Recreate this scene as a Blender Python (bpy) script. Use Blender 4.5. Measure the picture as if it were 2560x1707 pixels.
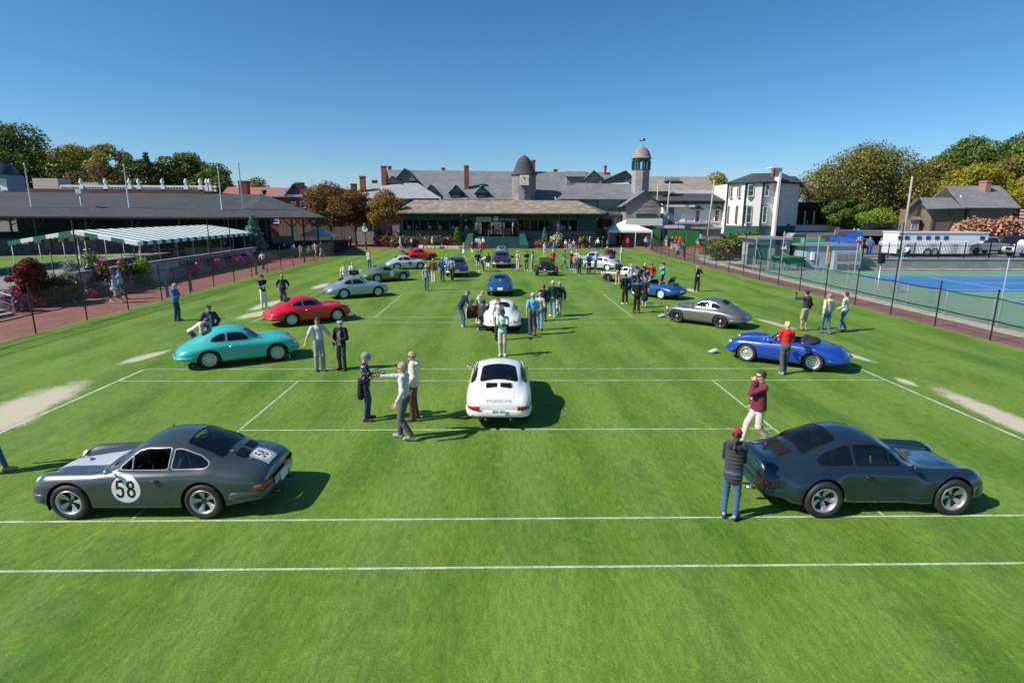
import bpy,math,random
import numpy as np
from mathutils import Vector,Matrix
# ------------------------------------------------------------------ camera, sky, sun, exposure
sc=bpy.context.scene
for o in list(bpy.data.objects):bpy.data.objects.remove(o)
COL=sc.collection
F_PX,TH,YA,RO=1436.93,0.219746,0.0205985,0.0042116
CAM=np.array([-0.198,-7.4906,5.0609])
fw=np.array([math.sin(YA)*math.cos(TH),math.cos(YA)*math.cos(TH),-math.sin(TH)])
rt=np.array([math.cos(YA),-math.sin(YA),0.0]);up=np.cross(rt,fw)
rt2=math.cos(RO)*rt+math.sin(RO)*up;up2=-math.sin(RO)*rt+math.cos(RO)*up
cd=bpy.data.cameras.new('camera');cam=bpy.data.objects.new('camera',cd);COL.objects.link(cam)
cd.sensor_width=36.0;cd.lens=F_PX/2560*36.0;cd.clip_start=0.1;cd.clip_end=4000
cam.matrix_world=Matrix(((rt2[0],up2[0],-fw[0],CAM[0]),(rt2[1],up2[1],-fw[1],CAM[1]),(rt2[2],up2[2],-fw[2],CAM[2]),(0,0,0,1)))
sc.camera=cam
SUN_EL,SHADOW_AZ=math.radians(42.0),math.radians(19.0)
W=bpy.data.worlds.new('World');sc.world=W;W.use_nodes=True
nt=W.node_tree;nt.nodes.clear()
sky=nt.nodes.new('ShaderNodeTexSky');sky.sky_type='NISHITA';sky.sun_disc=False
sky.sun_elevation=SUN_EL
sd=np.array([-math.cos(SHADOW_AZ)*math.cos(SUN_EL),-math.sin(SHADOW_AZ)*math.cos(SUN_EL),math.sin(SUN_EL)])  # towards the sun
sky.sun_rotation=math.atan2(sd[0],sd[1])
sky.altitude=1000;sky.air_density=1.0;sky.dust_density=0.7;sky.ozone_density=7.0
bg=nt.nodes.new('ShaderNodeBackground');bg.inputs['Strength'].default_value=0.092
wo=nt.nodes.new('ShaderNodeOutputWorld')
hs=nt.nodes.new('ShaderNodeHueSaturation');hs.inputs['Saturation'].default_value=1.15;hs.inputs['Hue'].default_value=0.493;nt.links.new(sky.outputs[0],hs.inputs['Color']);nt.links.new(hs.outputs[0],bg.inputs[0]);nt.links.new(bg.outputs[0],wo.inputs[0])
ld=bpy.data.lights.new('sun','SUN');ld.energy=4.6;ld.angle=math.radians(0.53);ld.color=(1.0,0.945,0.855)
sun=bpy.data.objects.new('sun',ld);COL.objects.link(sun);sun.location=(-30,-20,40)
sun.rotation_euler=Vector(tuple(-sd)).to_track_quat('-Z','Y').to_euler()
vs=sc.view_settings;vs.view_transform='Standard';vs.look='None';vs.gamma=1.0;vs.exposure=0.42;vs.use_curve_mapping=False
sc.render.resolution_x=1024;sc.render.resolution_y=682
# ------------------------------------------------------------------ pixel -> place (native 2560 px photo coordinates)
def ray(x,y):return fw*F_PX+rt2*(x-1280)-up2*(y-853.5)
def G(x,y,z=0.0):
    d=ray(x,y);return CAM+d*((z-CAM[2])/d[2])
def PY(x,y,Y):
    d=ray(x,y);return CAM+d*((Y-CAM[1])/d[1])
def PX(x,y,X):
    d=ray(x,y);return CAM+d*((X-CAM[0])/d[0])
# ------------------------------------------------------------------ materials
MATS={}
def mat(name,col,rough=0.6,metal=0.0,spec=0.5,noise=None,bump=None,coat=0.0,trans=0.0,alpha=1.0,emit=None,sheen=0.0,ior=None):
    """noise=(scale, amount[, detail]) varies the colour in object space, bump=(scale, strength)"""
    if name in MATS:return MATS[name]
    m=bpy.data.materials.new(name);m.use_nodes=True;t=m.node_tree;b=t.nodes['Principled BSDF']
    c=(col[0],col[1],col[2],1)
    b.inputs['Base Color'].default_value=c;b.inputs['Roughness'].default_value=rough
    b.inputs['Metallic'].default_value=metal;b.inputs['Specular IOR Level'].default_value=spec
    b.inputs['Coat Weight'].default_value=coat;b.inputs['Coat Roughness'].default_value=0.03
    b.inputs['Transmission Weight'].default_value=trans;b.inputs['Alpha'].default_value=alpha
    if ior:b.inputs['IOR'].default_value=ior
    if sheen:b.inputs['Sheen Weight'].default_value=sheen
    if emit:b.inputs['Emission Color'].default_value=(*emit[:3],1);b.inputs['Emission Strength'].default_value=emit[3]
    if noise or bump:
        tc=t.nodes.new('ShaderNodeTexCoord')
    if noise:
        n=t.nodes.new('ShaderNodeTexNoise');n.inputs['Scale'].default_value=noise[0];n.inputs['Detail'].default_value=noise[2]if len(noise)>2 else 4
        t.links.new(tc.outputs['Object'],n.inputs['Vector'])
        r=t.nodes.new('ShaderNodeMapRange');r.inputs[1].default_value=0.25;r.inputs[2].default_value=0.75
        r.inputs[3].default_value=1-noise[1];r.inputs[4].default_value=1+noise[1]
        mx=t.nodes.new('ShaderNodeVectorMath');mx.operation='SCALE';mx.inputs[0].default_value=col[:3]
        t.links.new(n.outputs['Fac'],r.inputs[0]);t.links.new(r.outputs[0],mx.inputs['Scale'])
        t.links.new(mx.outputs[0],b.inputs['Base Color'])
    if bump:
        n2=t.nodes.new('ShaderNodeTexNoise');n2.inputs['Scale'].default_value=bump[0];n2.inputs['Detail'].default_value=5
        t.links.new(tc.outputs['Object'],n2.inputs['Vector'])
        bp=t.nodes.new('ShaderNodeBump');bp.inputs['Strength'].default_value=bump[1];bp.inputs['Distance'].default_value=0.02
        t.links.new(n2.outputs['Fac'],bp.inputs['Height']);t.links.new(bp.outputs[0],b.inputs['Normal'])
    MATS[name]=m;return m
def shingle_mat(name,c1,c2,row=0.14,wid=0.14,streak=0.35,rough=0.85,bumpk=0.5,grime=None):
    """rows of small shingles: brick texture over (horizontal run, height) of each face, weathered by noise"""
    if name in MATS:return MATS[name]
    m=bpy.data.materials.new(name);m.use_nodes=True;t=m.node_tree;b=t.nodes['Principled BSDF'];L=t.links
    tc=t.nodes.new('ShaderNodeTexCoord');uv=t.nodes.new('ShaderNodeUVMap')
    br=t.nodes.new('ShaderNodeTexBrick');br.inputs['Scale'].default_value=1.0
    br.inputs['Brick Width'].default_value=wid;br.inputs['Row Height'].default_value=row
    br.inputs['Mortar Size'].default_value=0.008;br.inputs['Mortar Smooth'].default_value=0.3;br.inputs['Bias'].default_value=0.0
    br.inputs['Color1'].default_value=(*c1,1);br.inputs['Color2'].default_value=(*c2,1)
    br.inputs['Mortar'].default_value=(c1[0]*.3,c1[1]*.3,c1[2]*.3,1)
    L.new(uv.outputs[0],br.inputs['Vector'])
    n=t.nodes.new('ShaderNodeTexNoise');n.inputs['Scale'].default_value=0.55;n.inputs['Detail'].default_value=7;n.inputs['Roughness'].default_value=0.65
    L.new(tc.outputs['Object'],n.inputs['Vector'])
    r=t.nodes.new('ShaderNodeMapRange');r.inputs[1].default_value=.3;r.inputs[2].default_value=.7;r.inputs[3].default_value=1-streak;r.inputs[4].default_value=1+streak
    L.new(n.outputs['Fac'],r.inputs[0])
    mx=t.nodes.new('ShaderNodeVectorMath');mx.operation='SCALE';L.new(br.outputs['Color'],mx.inputs[0]);L.new(r.outputs[0],mx.inputs['Scale'])
    out=mx.outputs[0]
    if grime:
        n3=t.nodes.new('ShaderNodeTexNoise');n3.inputs['Scale'].default_value=grime[1];n3.inputs['Detail'].default_value=6;L.new(tc.outputs['Object'],n3.inputs['Vector'])
        rr=t.nodes.new('ShaderNodeMapRange');rr.inputs[1].default_value=.52;rr.inputs[2].default_value=.62;L.new(n3.outputs['Fac'],rr.inputs[0])
        mm=t.nodes.new('ShaderNodeMixRGB');L.new(rr.outputs[0],mm.inputs[0]);L.new(out,mm.inputs[1]);mm.inputs[2].default_value=(*grime[0],1);out=mm.outputs[0]
    L.new(out,b.inputs['Base Color'])
    bp=t.nodes.new('ShaderNodeBump');bp.inputs['Strength'].default_value=bumpk;bp.inputs['Distance'].default_value=0.02
    L.new(br.outputs['Fac'],bp.inputs['Height']);bp.invert=True;L.new(bp.outputs[0],b.inputs['Normal'])
    b.inputs['Roughness'].default_value=rough;b.inputs['Specular IOR Level'].default_value=0.25
    MATS[name]=m;return m
# ------------------------------------------------------------------ object helpers
def raw(name,me,parent=None,m=None):
    o=bpy.data.objects.new(name,me);COL.objects.link(o)
    if parent is not None:o.parent=parent
    if m is not None and me is not None and len(me.materials)==0:me.materials.append(m)
    return o
def tag(o,label=None,cat=None,group=None,kind=None):
    if label:o['label']=label
    if cat:o['category']=cat
    if group:o['group']=group
    if kind:o['kind']=kind
    return o
def empty(name,loc=(0,0,0),rz=0.0,label=None,cat=None,group=None):
    o=bpy.data.objects.new(name,None);COL.objects.link(o);o.empty_display_size=0.2
    o.location=tuple(loc);o.rotation_euler=(0,0,rz);tag(o,label,cat,group);return o
def mesh(name,V,Fs,smooth=False,uv=False):
    used=sorted({int(i)for f in Fs for i in f})
    if len(used)<len(V):
        mp={k:i for i,k in enumerate(used)};V=[V[k]for k in used];Fs=[tuple(mp[int(i)]for i in f)for f in Fs]
    me=bpy.data.meshes.new(name);me.from_pydata([tuple(map(float,v))for v in V],[],[tuple(int(i)for i in f)for f in Fs]);me.update()
    if smooth:me.polygons.foreach_set('use_smooth',[True]*len(me.polygons))
    if uv:box_uv(me)
    return me
def box_uv(me):
    """u along the horizontal run of each face, v up its slope, in metres"""
    uvl=me.uv_layers.new(name='UVMap');vs_=me.vertices
    for p in me.polygons:
        n=p.normal
        if abs(n.z)>0.999:a=Vector((1,0,0));b=Vector((0,1,0))
        else:
            a=Vector((-n.y,n.x,0)).normalized();b=n.cross(a)
            if b.z<0:b=-b
        for li in p.loop_indices:
            co=vs_[me.loops[li].vertex_index].co;uvl.data[li].uv=(co.dot(a),co.dot(b))
class MB:
    """collects simple solids into one mesh"""
    def __init__(s):s.V=[];s.F=[]
    def add(s,V,Fs):
        k=len(s.V);s.V+=[tuple(v)for v in V];s.F+=[tuple(i+k for i in f)for f in Fs];return s
    def box(s,x0,x1,y0,y1,z0,z1):
        V=[(x0,y0,z0),(x1,y0,z0),(x1,y1,z0),(x0,y1,z0),(x0,y0,z1),(x1,y0,z1),(x1,y1,z1),(x0,y1,z1)]
        return s.add(V,[(0,3,2,1),(4,5,6,7),(0,1,5,4),(1,2,6,5),(2,3,7,6),(3,0,4,7)])
    def obox(s,c,ax,ay,az):
        """oriented box: centre, three half axis vectors"""
        c,ax,ay,az=map(np.asarray,(c,ax,ay,az));V=[]
        for k in(-1,1):
            for i,j in((-1,-1),(1,-1),(1,1),(-1,1)):V.append(tuple(c+i*ax+j*ay+k*az))
        return s.add(V,[(0,3,2,1),(4,5,6,7),(0,1,5,4),(1,2,6,5),(2,3,7,6),(3,0,4,7)])
    def tube(s,pts,r,n=6,cap=True):
        """round bar through points; r a number or one per point"""
        pts=[np.asarray(p,float)for p in pts];k=len(pts);rr=r if hasattr(r,'__len__')else[r]*k
        V=[];Fs=[];u=None
        for i,p in enumerate(pts):
            d=pts[min(i+1,k-1)]-pts[max(i-1,0)];d=d/(np.linalg.norm(d)+1e-12)
            if u is None:
                a=np.array([0,0,1.])if abs(d[2])<.9 else np.array([1.,0,0]);u=np.cross(d,a)
            u=u-d*np.dot(u,d);u=u/(np.linalg.norm(u)+1e-12);w=np.cross(d,u)
            for j in range(n):
                t=2*math.pi*j/n;V.append(tuple(p+rr[i]*(math.cos(t)*u+math.sin(t)*w)))
        for i in range(k-1):
            for j in range(n):Fs.append((i*n+j,i*n+(j+1)%n,(i+1)*n+(j+1)%n,(i+1)*n+j))
        if cap:Fs.append(tuple(range(n))[::-1]);Fs.append(tuple((k-1)*n+j for j in range(n)))
        return s.add(V,Fs)
    def lathe(s,prof,n=24,axis='z',c=(0,0,0),sx=1.0,sy=1.0):
        """prof: (radius, height) pairs"""
        V=[];Fs=[]
        for r_,h in prof:
            for j in range(n):
                t=2*math.pi*j/n;a,b=r_*math.cos(t)*sx,r_*math.sin(t)*sy
                p=(a,b,h)if axis=='z' else((a,h,b)if axis=='y' else(h,a,b))
                V.append((p[0]+c[0],p[1]+c[1],p[2]+c[2]))
        for i in range(len(prof)-1):
            for j in range(n):Fs.append((i*n+j,i*n+(j+1)%n,(i+1)*n+(j+1)%n,(i+1)*n+j))
        return s.add(V,Fs)
    def prism(s,poly,y0,y1,plane='xz'):
        """2-D polygon extruded along the third axis"""
        n=len(poly);f={'xz':lambda a,b,t:(a,t,b),'xy':lambda a,b,t:(a,b,t),'yz':lambda a,b,t:(t,a,b)}[plane]
        V=[f(a,b,y0)for a,b in poly]+[f(a,b,y1)for a,b in poly]
        Fs=[tuple(range(n)),tuple(range(2*n-1,n-1,-1))]+[(i,i+n,(i+1)%n+n,(i+1)%n)for i in range(n)]
        return s.add(V,Fs)
    def sheet(s,pts,th=0.05,n=None):
        """flat polygon given thickness th along its normal (downwards)"""
        P=[np.asarray(p,float)for p in pts]
        if n is None:
            nn=np.zeros(3)
            for i in range(len(P)):
                a,b=P[i],P[(i+1)%len(P)];nn+=np.cross(a,b)
            n=nn/(np.linalg.norm(nn)+1e-12)
            if n[2]<0:n=-n;P=P[::-1]
        k=len(P);V=[tuple(p)for p in P]+[tuple(p-n*th)for p in P]
        return s.add(V,[tuple(range(k)),tuple(range(2*k-1,k-1,-1))]+[(i,i+k,(i+1)%k+k,(i+1)%k)for i in range(k)])
    def build(s,name,m=None,parent=None,smooth=False,uv=False,loc=None):
        me=mesh(name,s.V,s.F,smooth,uv)
        o=raw(name,me,parent,m)
        if loc is not None:o.location=loc
        return o
def fix_normals(me):
    import bmesh
    b=bmesh.new();b.from_mesh(me);bmesh.ops.recalc_face_normals(b,faces=b.faces);b.to_mesh(me);b.free();me.update()
def copy_tree(o,parent=None,mats=None,shared=None):
    c=o.copy();COL.objects.link(c);c.parent=parent
    for ch in o.children:copy_tree(ch,c)
    return c
KIDS={}
def part(name,me,parent,m=None):
    o=raw(name,me,parent)
    if m is not None:
        if len(me.materials)==0:me.materials.append(m)
        if me.materials[0]!=m:
            o.material_slots[0].link='OBJECT';o.material_slots[0].material=m
    KIDS.setdefault(parent.name,[]).append(o);return o
R=math.radians
def text_mesh(s,size,font_ext=0.002):
    cu=bpy.data.curves.new('txt','FONT');cu.body=s;cu.size=size;cu.align_x='CENTER';cu.align_y='CENTER';cu.extrude=font_ext;o=bpy.data.objects.new('txt',cu);COL.objects.link(o)
    dg=bpy.context.evaluated_depsgraph_get();me=bpy.data.meshes.new_from_object(o.evaluated_get(dg));bpy.data.objects.remove(o);me.materials.clear();return me
# ================================================================== GROUND, LAWN, PATHS, COURTS, FENCES
def node_mat(name):
    m=bpy.data.materials.new(name);m.use_nodes=True;MATS[name]=m;t=m.node_tree;return m,t,t.nodes['Principled BSDF'],t.links
def nd(t,typ,**kw):
    n=t.nodes.new('ShaderNode'+typ)
    for k,v in kw.items():
        if k=='op':n.operation=v
        else:n.inputs[k].default_value=v
    return n
def ramp(t,src,a,b,lo=0.0,hi=1.0):
    r=nd(t,'MapRange');r.inputs[1].default_value=a;r.inputs[2].default_value=b;r.inputs[3].default_value=lo;r.inputs[4].default_value=hi;t.links.new(src,r.inputs[0]);return r.outputs[0]
def noise(t,vec,scale,detail=4,rough=.55,dist=0.0):
    n=nd(t,'TexNoise',Scale=scale,Detail=detail,Roughness=rough,Distortion=dist);t.links.new(vec,n.inputs['Vector']);return n.outputs['Fac']
def mixc(t,fac,a,b):
    m=t.nodes.new('ShaderNodeMixRGB')
    if isinstance(fac,(int,float)):m.inputs[0].default_value=fac
    else:t.links.new(fac,m.inputs[0])
    for i,c in((1,a),(2,b)):
        if isinstance(c,tuple):m.inputs[i].default_value=(*c,1)
        else:t.links.new(c,m.inputs[i])
    return m.outputs[0]
def math2(t,op,a,b):
    m=nd(t,'Math',op=op)
    for i,c in((0,a),(1,b)):
        if isinstance(c,(int,float)):m.inputs[i].default_value=c
        else:t.links.new(c,m.inputs[i])
    return m.outputs[0]
def grass_material(name,dirt=()):
    m,t,b,L=node_mat(name);tc=nd(t,'TexCoord');v=tc.outputs['Object']
    sx=nd(t,'SeparateXYZ');L.new(v,sx.inputs[0]);X,Y=sx.outputs[0],sx.outputs[1]
    st=nd(t,'VectorMath',op='MULTIPLY');st.inputs[1].default_value=(1,.25,1);L.new(v,st.inputs[0])
    n_big=noise(t,v,.16,3);n_mid=noise(t,st.outputs[0],.9,5,.6);n_sm=noise(t,v,7.0,4,.7);n_fine=noise(t,v,95,3,.7)
    # mowing lanes along the courts
    wob=math2(t,'ADD',X,math2(t,'MULTIPLY',noise(t,v,.35,2),.5));sn=math2(t,'SINE',math2(t,'MULTIPLY',wob,2*math.pi/2.2),0.0);lane=ramp(t,sn,-.35,.35)
    wob2=math2(t,'ADD',Y,math2(t,'MULTIPLY',noise(t,v,.3,2),.6));lane2=ramp(t,math2(t,'SINE',math2(t,'MULTIPLY',wob2,2*math.pi/3.1),0.0),-.3,.3)
    c=mixc(t,ramp(t,n_big,.36,.64),(0.068,0.163,0.008),(0.121,0.217,0.021))
    c=mixc(t,math2(t,'MULTIPLY',lane,.46),c,(0.174,0.266,0.053));c=mixc(t,math2(t,'MULTIPLY',lane2,.12),c,(0.056,0.146,0.008))
    c=mixc(t,math2(t,'MULTIPLY',ramp(t,n_mid,.42,.72),.60),c,(0.186,0.284,0.037));c=mixc(t,math2(t,'MULTIPLY',ramp(t,n_mid,.50,.26),.60),c,(0.039,0.117,0.006))
    nsp=noise(t,v,1.9,6,.72);c=mixc(t,math2(t,'MULTIPLY',ramp(t,nsp,.58,.70),.60),c,(0.242,0.326,0.015));nsp2=noise(t,v,4.5,5,.75);c=mixc(t,math2(t,'MULTIPLY',ramp(t,nsp2,.56,.74),.45),c,(0.045,0.119,0.010))
    c=mixc(t,math2(t,'MULTIPLY',ramp(t,n_sm,.35,.7),.34),c,(0.164,0.255,0.064))
    mul=nd(t,'VectorMath',op='SCALE');L.new(c,mul.inputs[0]);L.new(math2(t,'MULTIPLY',ramp(t,n_fine,.25,.75,.50,1.5),math2(t,'MULTIPLY',ramp(t,noise(t,v,30,4,.75),.3,.7,.66,1.34),ramp(t,noise(t,st.outputs[0],13,4,.7),.32,.68,.76,1.24))),mul.inputs['Scale']);c=mul.outputs[0]
    if dirt:  # bare worn soil
        nz=noise(t,v,1.3,6,.7);nz2=noise(t,v,22,4,.7);acc=None
        for cx,cy,rx,ry,ang in dirt:
            ca,sa=math.cos(ang),math.sin(ang);dx=math2(t,'SUBTRACT',X,cx);dy=math2(t,'SUBTRACT',Y,cy)
            u=math2(t,'DIVIDE',math2(t,'ADD',math2(t,'MULTIPLY',dx,ca),math2(t,'MULTIPLY',dy,sa)),rx);w=math2(t,'DIVIDE',math2(t,'SUBTRACT',math2(t,'MULTIPLY',dy,ca),math2(t,'MULTIPLY',dx,sa)),ry)
            d=math2(t,'SUBTRACT',1.0,math2(t,'SQRT',math2(t,'ADD',math2(t,'MULTIPLY',u,u),math2(t,'MULTIPLY',w,w)),0.0));acc=d if acc is None else math2(t,'MAXIMUM',acc,d)
        acc=math2(t,'ADD',acc,math2(t,'MULTIPLY',math2(t,'SUBTRACT',nz,.5),1.1));acc=math2(t,'ADD',acc,math2(t,'MULTIPLY',math2(t,'SUBTRACT',nz2,.5),.9))
        soil=mixc(t,nz2,(.44,.385,.27),(.60,.545,.42));c=mixc(t,ramp(t,acc,.05,.40),c,soil)
    L.new(c,b.inputs['Base Color']);b.inputs['Roughness'].default_value=.75;b.inputs['Specular IOR Level'].default_value=.18
    bp=nd(t,'Bump',Strength=.55,Distance=.02);L.new(math2(t,'ADD',n_fine,math2(t,'MULTIPLY',noise(t,v,30,4,.6),1.2)),bp.inputs['Height']);L.new(bp.outputs[0],b.inputs['Normal'])
    return m
def brick_ground(name,c1,c2,mort,w=.2,h=.1,big=.25):
    m,t,b,L=node_mat(name);tc=nd(t,'TexCoord');v=tc.outputs['Object']
    br=nd(t,'TexBrick',Scale=1.0);br.inputs['Brick Width'].default_value=w;br.inputs['Row Height'].default_value=h;br.inputs['Mortar Size'].default_value=.006
    for k,c in(('Color1',c1),('Color2',c2),('Mortar',mort)):br.inputs[k].default_value=(*c,1)
    L.new(v,br.inputs['Vector']);mul=nd(t,'VectorMath',op='SCALE');L.new(br.outputs[0],mul.inputs[0]);L.new(ramp(t,noise(t,v,.7,6,.65),.3,.7,1-big,1+big),mul.inputs['Scale']);L.new(mul.outputs[0],b.inputs['Base Color'])
    b.inputs['Roughness'].default_value=.85;bp=nd(t,'Bump',Strength=.4,Distance=.01);bp.invert=True;L.new(br.outputs['Fac'],bp.inputs['Height']);L.new(bp.outputs[0],b.inputs['Normal']);return m
def struct(o):o['kind']='structure';return o
def flat(name,poly,z,m,parent=None):
    """a level sheet; its mesh keeps world coordinates"""
    me=mesh(name,[(x,y,z)for x,y in poly],[tuple(range(len(poly)))])
    if me.polygons[0].normal.z<0:me.flip_normals()
    o=raw(name,me,parent,m);return o
earth=mat('earth',(.10,.095,.075),.95,noise=(.4,.3));struct(flat('ground',[(-900,-300),(900,-300),(900,1500),(-900,1500)],-.03,earth))
DIRT=[(-12.75,6.6,1.05,3.3,.10),(-12.3,3.6,.7,2.0,0.0),(-12.9,12.6,.35,1.2,-.25),(-12.6,21.5,.6,1.4,-.2),(-13.2,24.6,.55,2.3,-.1),(-12.8,33.0,.5,2.0,0),(-12.9,43,.5,2,0),
        (12.65,5.4,.55,4.2,-.05),(13.0,1.0,.7,2.5,0.0),(12.4,9.4,.22,.6,0),(12.7,12.9,.28,1.3,.2),(12.8,19.0,.25,1.6,.2),(12.9,25.5,.5,1.8,0),(12.8,31,.4,1.2,0)]
lawn_m=grass_material('lawn_grass',DIRT)
arc=[(-12.5-7.4*math.cos(a),68.8+7.5*math.sin(a))for a in np.linspace(0,math.pi/2,9)]
lawn=struct(flat('lawn',[(-19.9,-25),(20.0,-25),(20.0,75.2),(20.6,77.2)]+[(x,y)for x,y in arc[::-1]],0.0,lawn_m))
# chalk lines of three grass courts
lm,t,b,L=node_mat('chalk_line');v=nd(t,'TexCoord').outputs['Object'];nf=math2(t,'ADD',math2(t,'MULTIPLY',noise(t,v,38,4,.75),.6),math2(t,'MULTIPLY',noise(t,v,2.2,3,.6),.4))
L.new(mixc(t,ramp(t,nf,.40,.58),(.17,.27,.07),(.58,.62,.52)),b.inputs['Base Color']);b.inputs['Roughness'].default_value=.9
def line(x0,y0,x1,y1,w=.05):
    dx,dy=x1-x0,y1-y0;l=math.hypot(dx,dy);nx_,ny_=-dy/l*w/2,dx/l*w/2
    o=flat('court_line',[(x0+nx_,y0+ny_),(x1+nx_,y1+ny_),(x1-nx_,y1-ny_),(x0-nx_,y0-ny_)],.004,lm,lawn);return o
SV,BL=6.40,11.885
for k,y0 in enumerate((0.0,19.27,38.54)):
    for yy,x in((0,BL),(1.372,BL),(9.601,BL),(10.973,BL)):
        e=BL if k or yy>5 else 17.0;line(-e,y0+yy,e,y0+yy)
    line(-SV,y0+5.486,SV,y0+5.486)
    for s_ in(-1,1):
        line(s_*SV,y0+1.372+.03,s_*SV,y0+9.601-.03)
        if k:line(s_*BL,y0+.03,s_*BL,y0+10.973-.03,.06)
        else:line(s_*BL,y0+1.40,s_*BL,y0+10.973-.03,.09)
# brick paths
bp_m=brick_ground('brick_paving',(.30,.115,.085),(.24,.085,.065),(.20,.12,.10));bp_d=brick_ground('brick_paving_right',(.26,.13,.105),(.22,.10,.085),(.24,.17,.14))
struct(flat('brick_path',[(-27,-8),(-19.9,-8),(-19.9,68.8)]+arc[1:]+[(20.6,77.2),(36,77.2),(36,92),(-46,92),(-46,56),(-27,56)],-.004,bp_m))
struct(flat('fence_path',[(20.0,-20),(21.75,-20),(22.0,56),(24.5,66),(30,77.2),(20.6,77.2),(20.0,75.2)],-.008,bp_d))
gr_m=mat('pale_gravel',(.42,.37,.31),.95,noise=(3,.25),bump=(60,.5));struct(flat('gravel_strip',[(21.75,-20),(23.0,-20),(23.0,52),(27.5,52),(27.5,62),(24.5,66),(22.0,56)],-.012,gr_m))
# hard tennis courts beyond the right fence
gm_=mat('court_green',(.125,.26,.16),.8,noise=(.5,.12,6));bm__=mat('court_blue',(.035,.16,.36),.8,noise=(.6,.12,6));wl=mat('court_white',(.62,.66,.68),.8)
struct(flat('tennis_court',[(22.95,-20),(95,-20),(95,45.1),(23.0,45.1)],-.006,gm_))
p1=G(2138,688);p2=G(2347,730);court_o=bpy.data.objects['tennis_court']
yn,yf=p2[1]-.2,p1[1]-.3;xl=(p1[0]+p2[0])/2
flat('blue_court',[(xl,yn),(95,yn),(95,yf),(xl,yf)],0.0,bm__,court_o)
p3=G(2477,751);flat('blue_court',[(p3[0]+1,-6),(95,-6),(95,p3[1]),(p3[0]+1,p3[1])],0.0,bm__,court_o)
def cline(x0,x1,y0,y1):flat('court_line',[(x0,y0),(x1,y0),(x1,y1),(x0,y1)],.004,wl,court_o)
for yy in(yn,yn+1.4,(yn+yf)/2,yf-1.4,yf):cline(xl if yy!=(yn+yf)/2 else xl+5.5,95,yy-.04,yy+.04)
cline(xl-.04,xl+.04,yn,yf);cline(xl+5.45,xl+5.53,yn+1.4,yf-1.4);cline(p3[0]+.96,p3[0]+1.04,-6,p3[1]);cline(p3[0]+1,95,p3[1]-.04,p3[1]+.04);cline(p3[0]+1,95,p3[1]-1.44,p3[1]-1.36)
# ------------------------------------------------------------------ chain link fences
blk=mat('fence_black',(.016,.015,.015),.5,.3);galv=mat('galvanised',(.50,.53,.56),.4,.75);wire_b=mat('wire_black',(.012,.012,.012),.6);wire_g=mat('wire_grey',(.34,.36,.38),.5,.5)
def chain_mesh(name,w,h,step=.085,r=.0022):
    """crossing diagonal wires as thin flat-sided bars in the yz plane"""
    V=[];Fs=[]
    def bar(y0,z0,y1,z1):
        d=math.hypot(y1-y0,z1-z0);ny_,nz_=-(z1-z0)/d*r,(y1-y0)/d*r;k=len(V)
        V.extend([(-r,y0,z0),(r,y0+ny_,z0+nz_),(r,y0-ny_,z0-nz_),(-r,y1,z1),(r,y1+ny_,z1+nz_),(r,y1-ny_,z1-nz_)]);Fs.extend([(k,k+1,k+4,k+3),(k+1,k+2,k+5,k+4),(k+2,k,k+3,k+5)])
    n=int((w+h)/step)
    for i in range(n+1):
        c=i*step-h
        for sg in(0,1):
            a,b_=max(c,0),min(c+h,w)
            if b_-a<.02:continue
            if sg==0:bar(a,a-c,b_,b_-c)
            else:bar(a,h-(a-c),b_,h-(b_-c))
    return mesh(name,V,Fs)
def post_mesh(name,hgt,r=.032,cap=True):
    b_=MB().lathe([(r,0),(r,hgt),(r*.9,hgt+.01),(r*1.25,hgt+.015),(r*1.2,hgt+.05),(.001,hgt+.085)]if cap else[(r,0),(r,hgt),(.001,hgt)],10);return mesh(name,b_.V,b_.F,True)
PM={}
def fence(name,label,X,ys,hgt,tall,tallh,m,wm,rails=(1.75,.83),low=None,x_of=None,meshh=1.7,r=.030):
    root=empty(name,(X,ys[0],0),0,label,'fence');K=lambda y:(x_of(y)if x_of else X)-X
    for i,y in enumerate(ys):
        hh=tallh if i in tall else hgt;key=(round(hh,2),r)
        if key not in PM:PM[key]=post_mesh('post',hh,r)
        o=part('post',PM[key],root,m);o.location=(K(y),y-ys[0],0)
    for z in rails:
        pts=[]
        for y0,y1 in zip(ys[:-1],ys[1:]):
            for q in(0,.25,.5,.75):yy=y0+(y1-y0)*q;pts.append((K(yy),yy-ys[0],z-.06*math.sin(math.pi*q)*(1 if z>1 else.5)))
        pts.append((K(ys[-1]),ys[-1]-ys[0],z));mb=MB().tube(pts,.020 if z>1 else.026,6);part('rail',mesh('rail',mb.V,mb.F,True),root,m)
    cm={}
    for y0,y1 in zip(ys[:-1],ys[1:]):
        w=round(y1-y0,2)
        if w not in cm:cm[w]=chain_mesh('wire_mesh',w,meshh)
        o=part('wire_mesh',cm[w],root,wm);o.location=(K(y0),y0-ys[0],.04);o['kind']='stuff'
        dx=K(y1)-K(y0);o.rotation_euler=(0,0,-math.atan2(dx,y1-y0))
    return root
ysL=[4.3+3.1*i for i in range(21)]
fence('chain_link_fence','black chain link fence between lawn and brick path beside the terrace',-19.84,ysL,2.05,(5,9,10),4.55,blk,wire_b)
ysR=[2.9+3.1*i for i in range(24)]
fence('chain_link_fence','black chain link fence between lawn and hard tennis courts',20.02,ysR,2.05,(6,9,12,15,18,20),4.6,blk,wire_b,x_of=lambda y:20.02 if y<66 else 20.02+(y-66)*.12)
ysG=[4.0+2.9*i for i in range(15)]
fence('court_fence','low galvanised chain link fence along the hard courts',22.75,ysG,1.15,(),3,galv,wire_g,rails=(1.1,),meshh=1.05)
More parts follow.
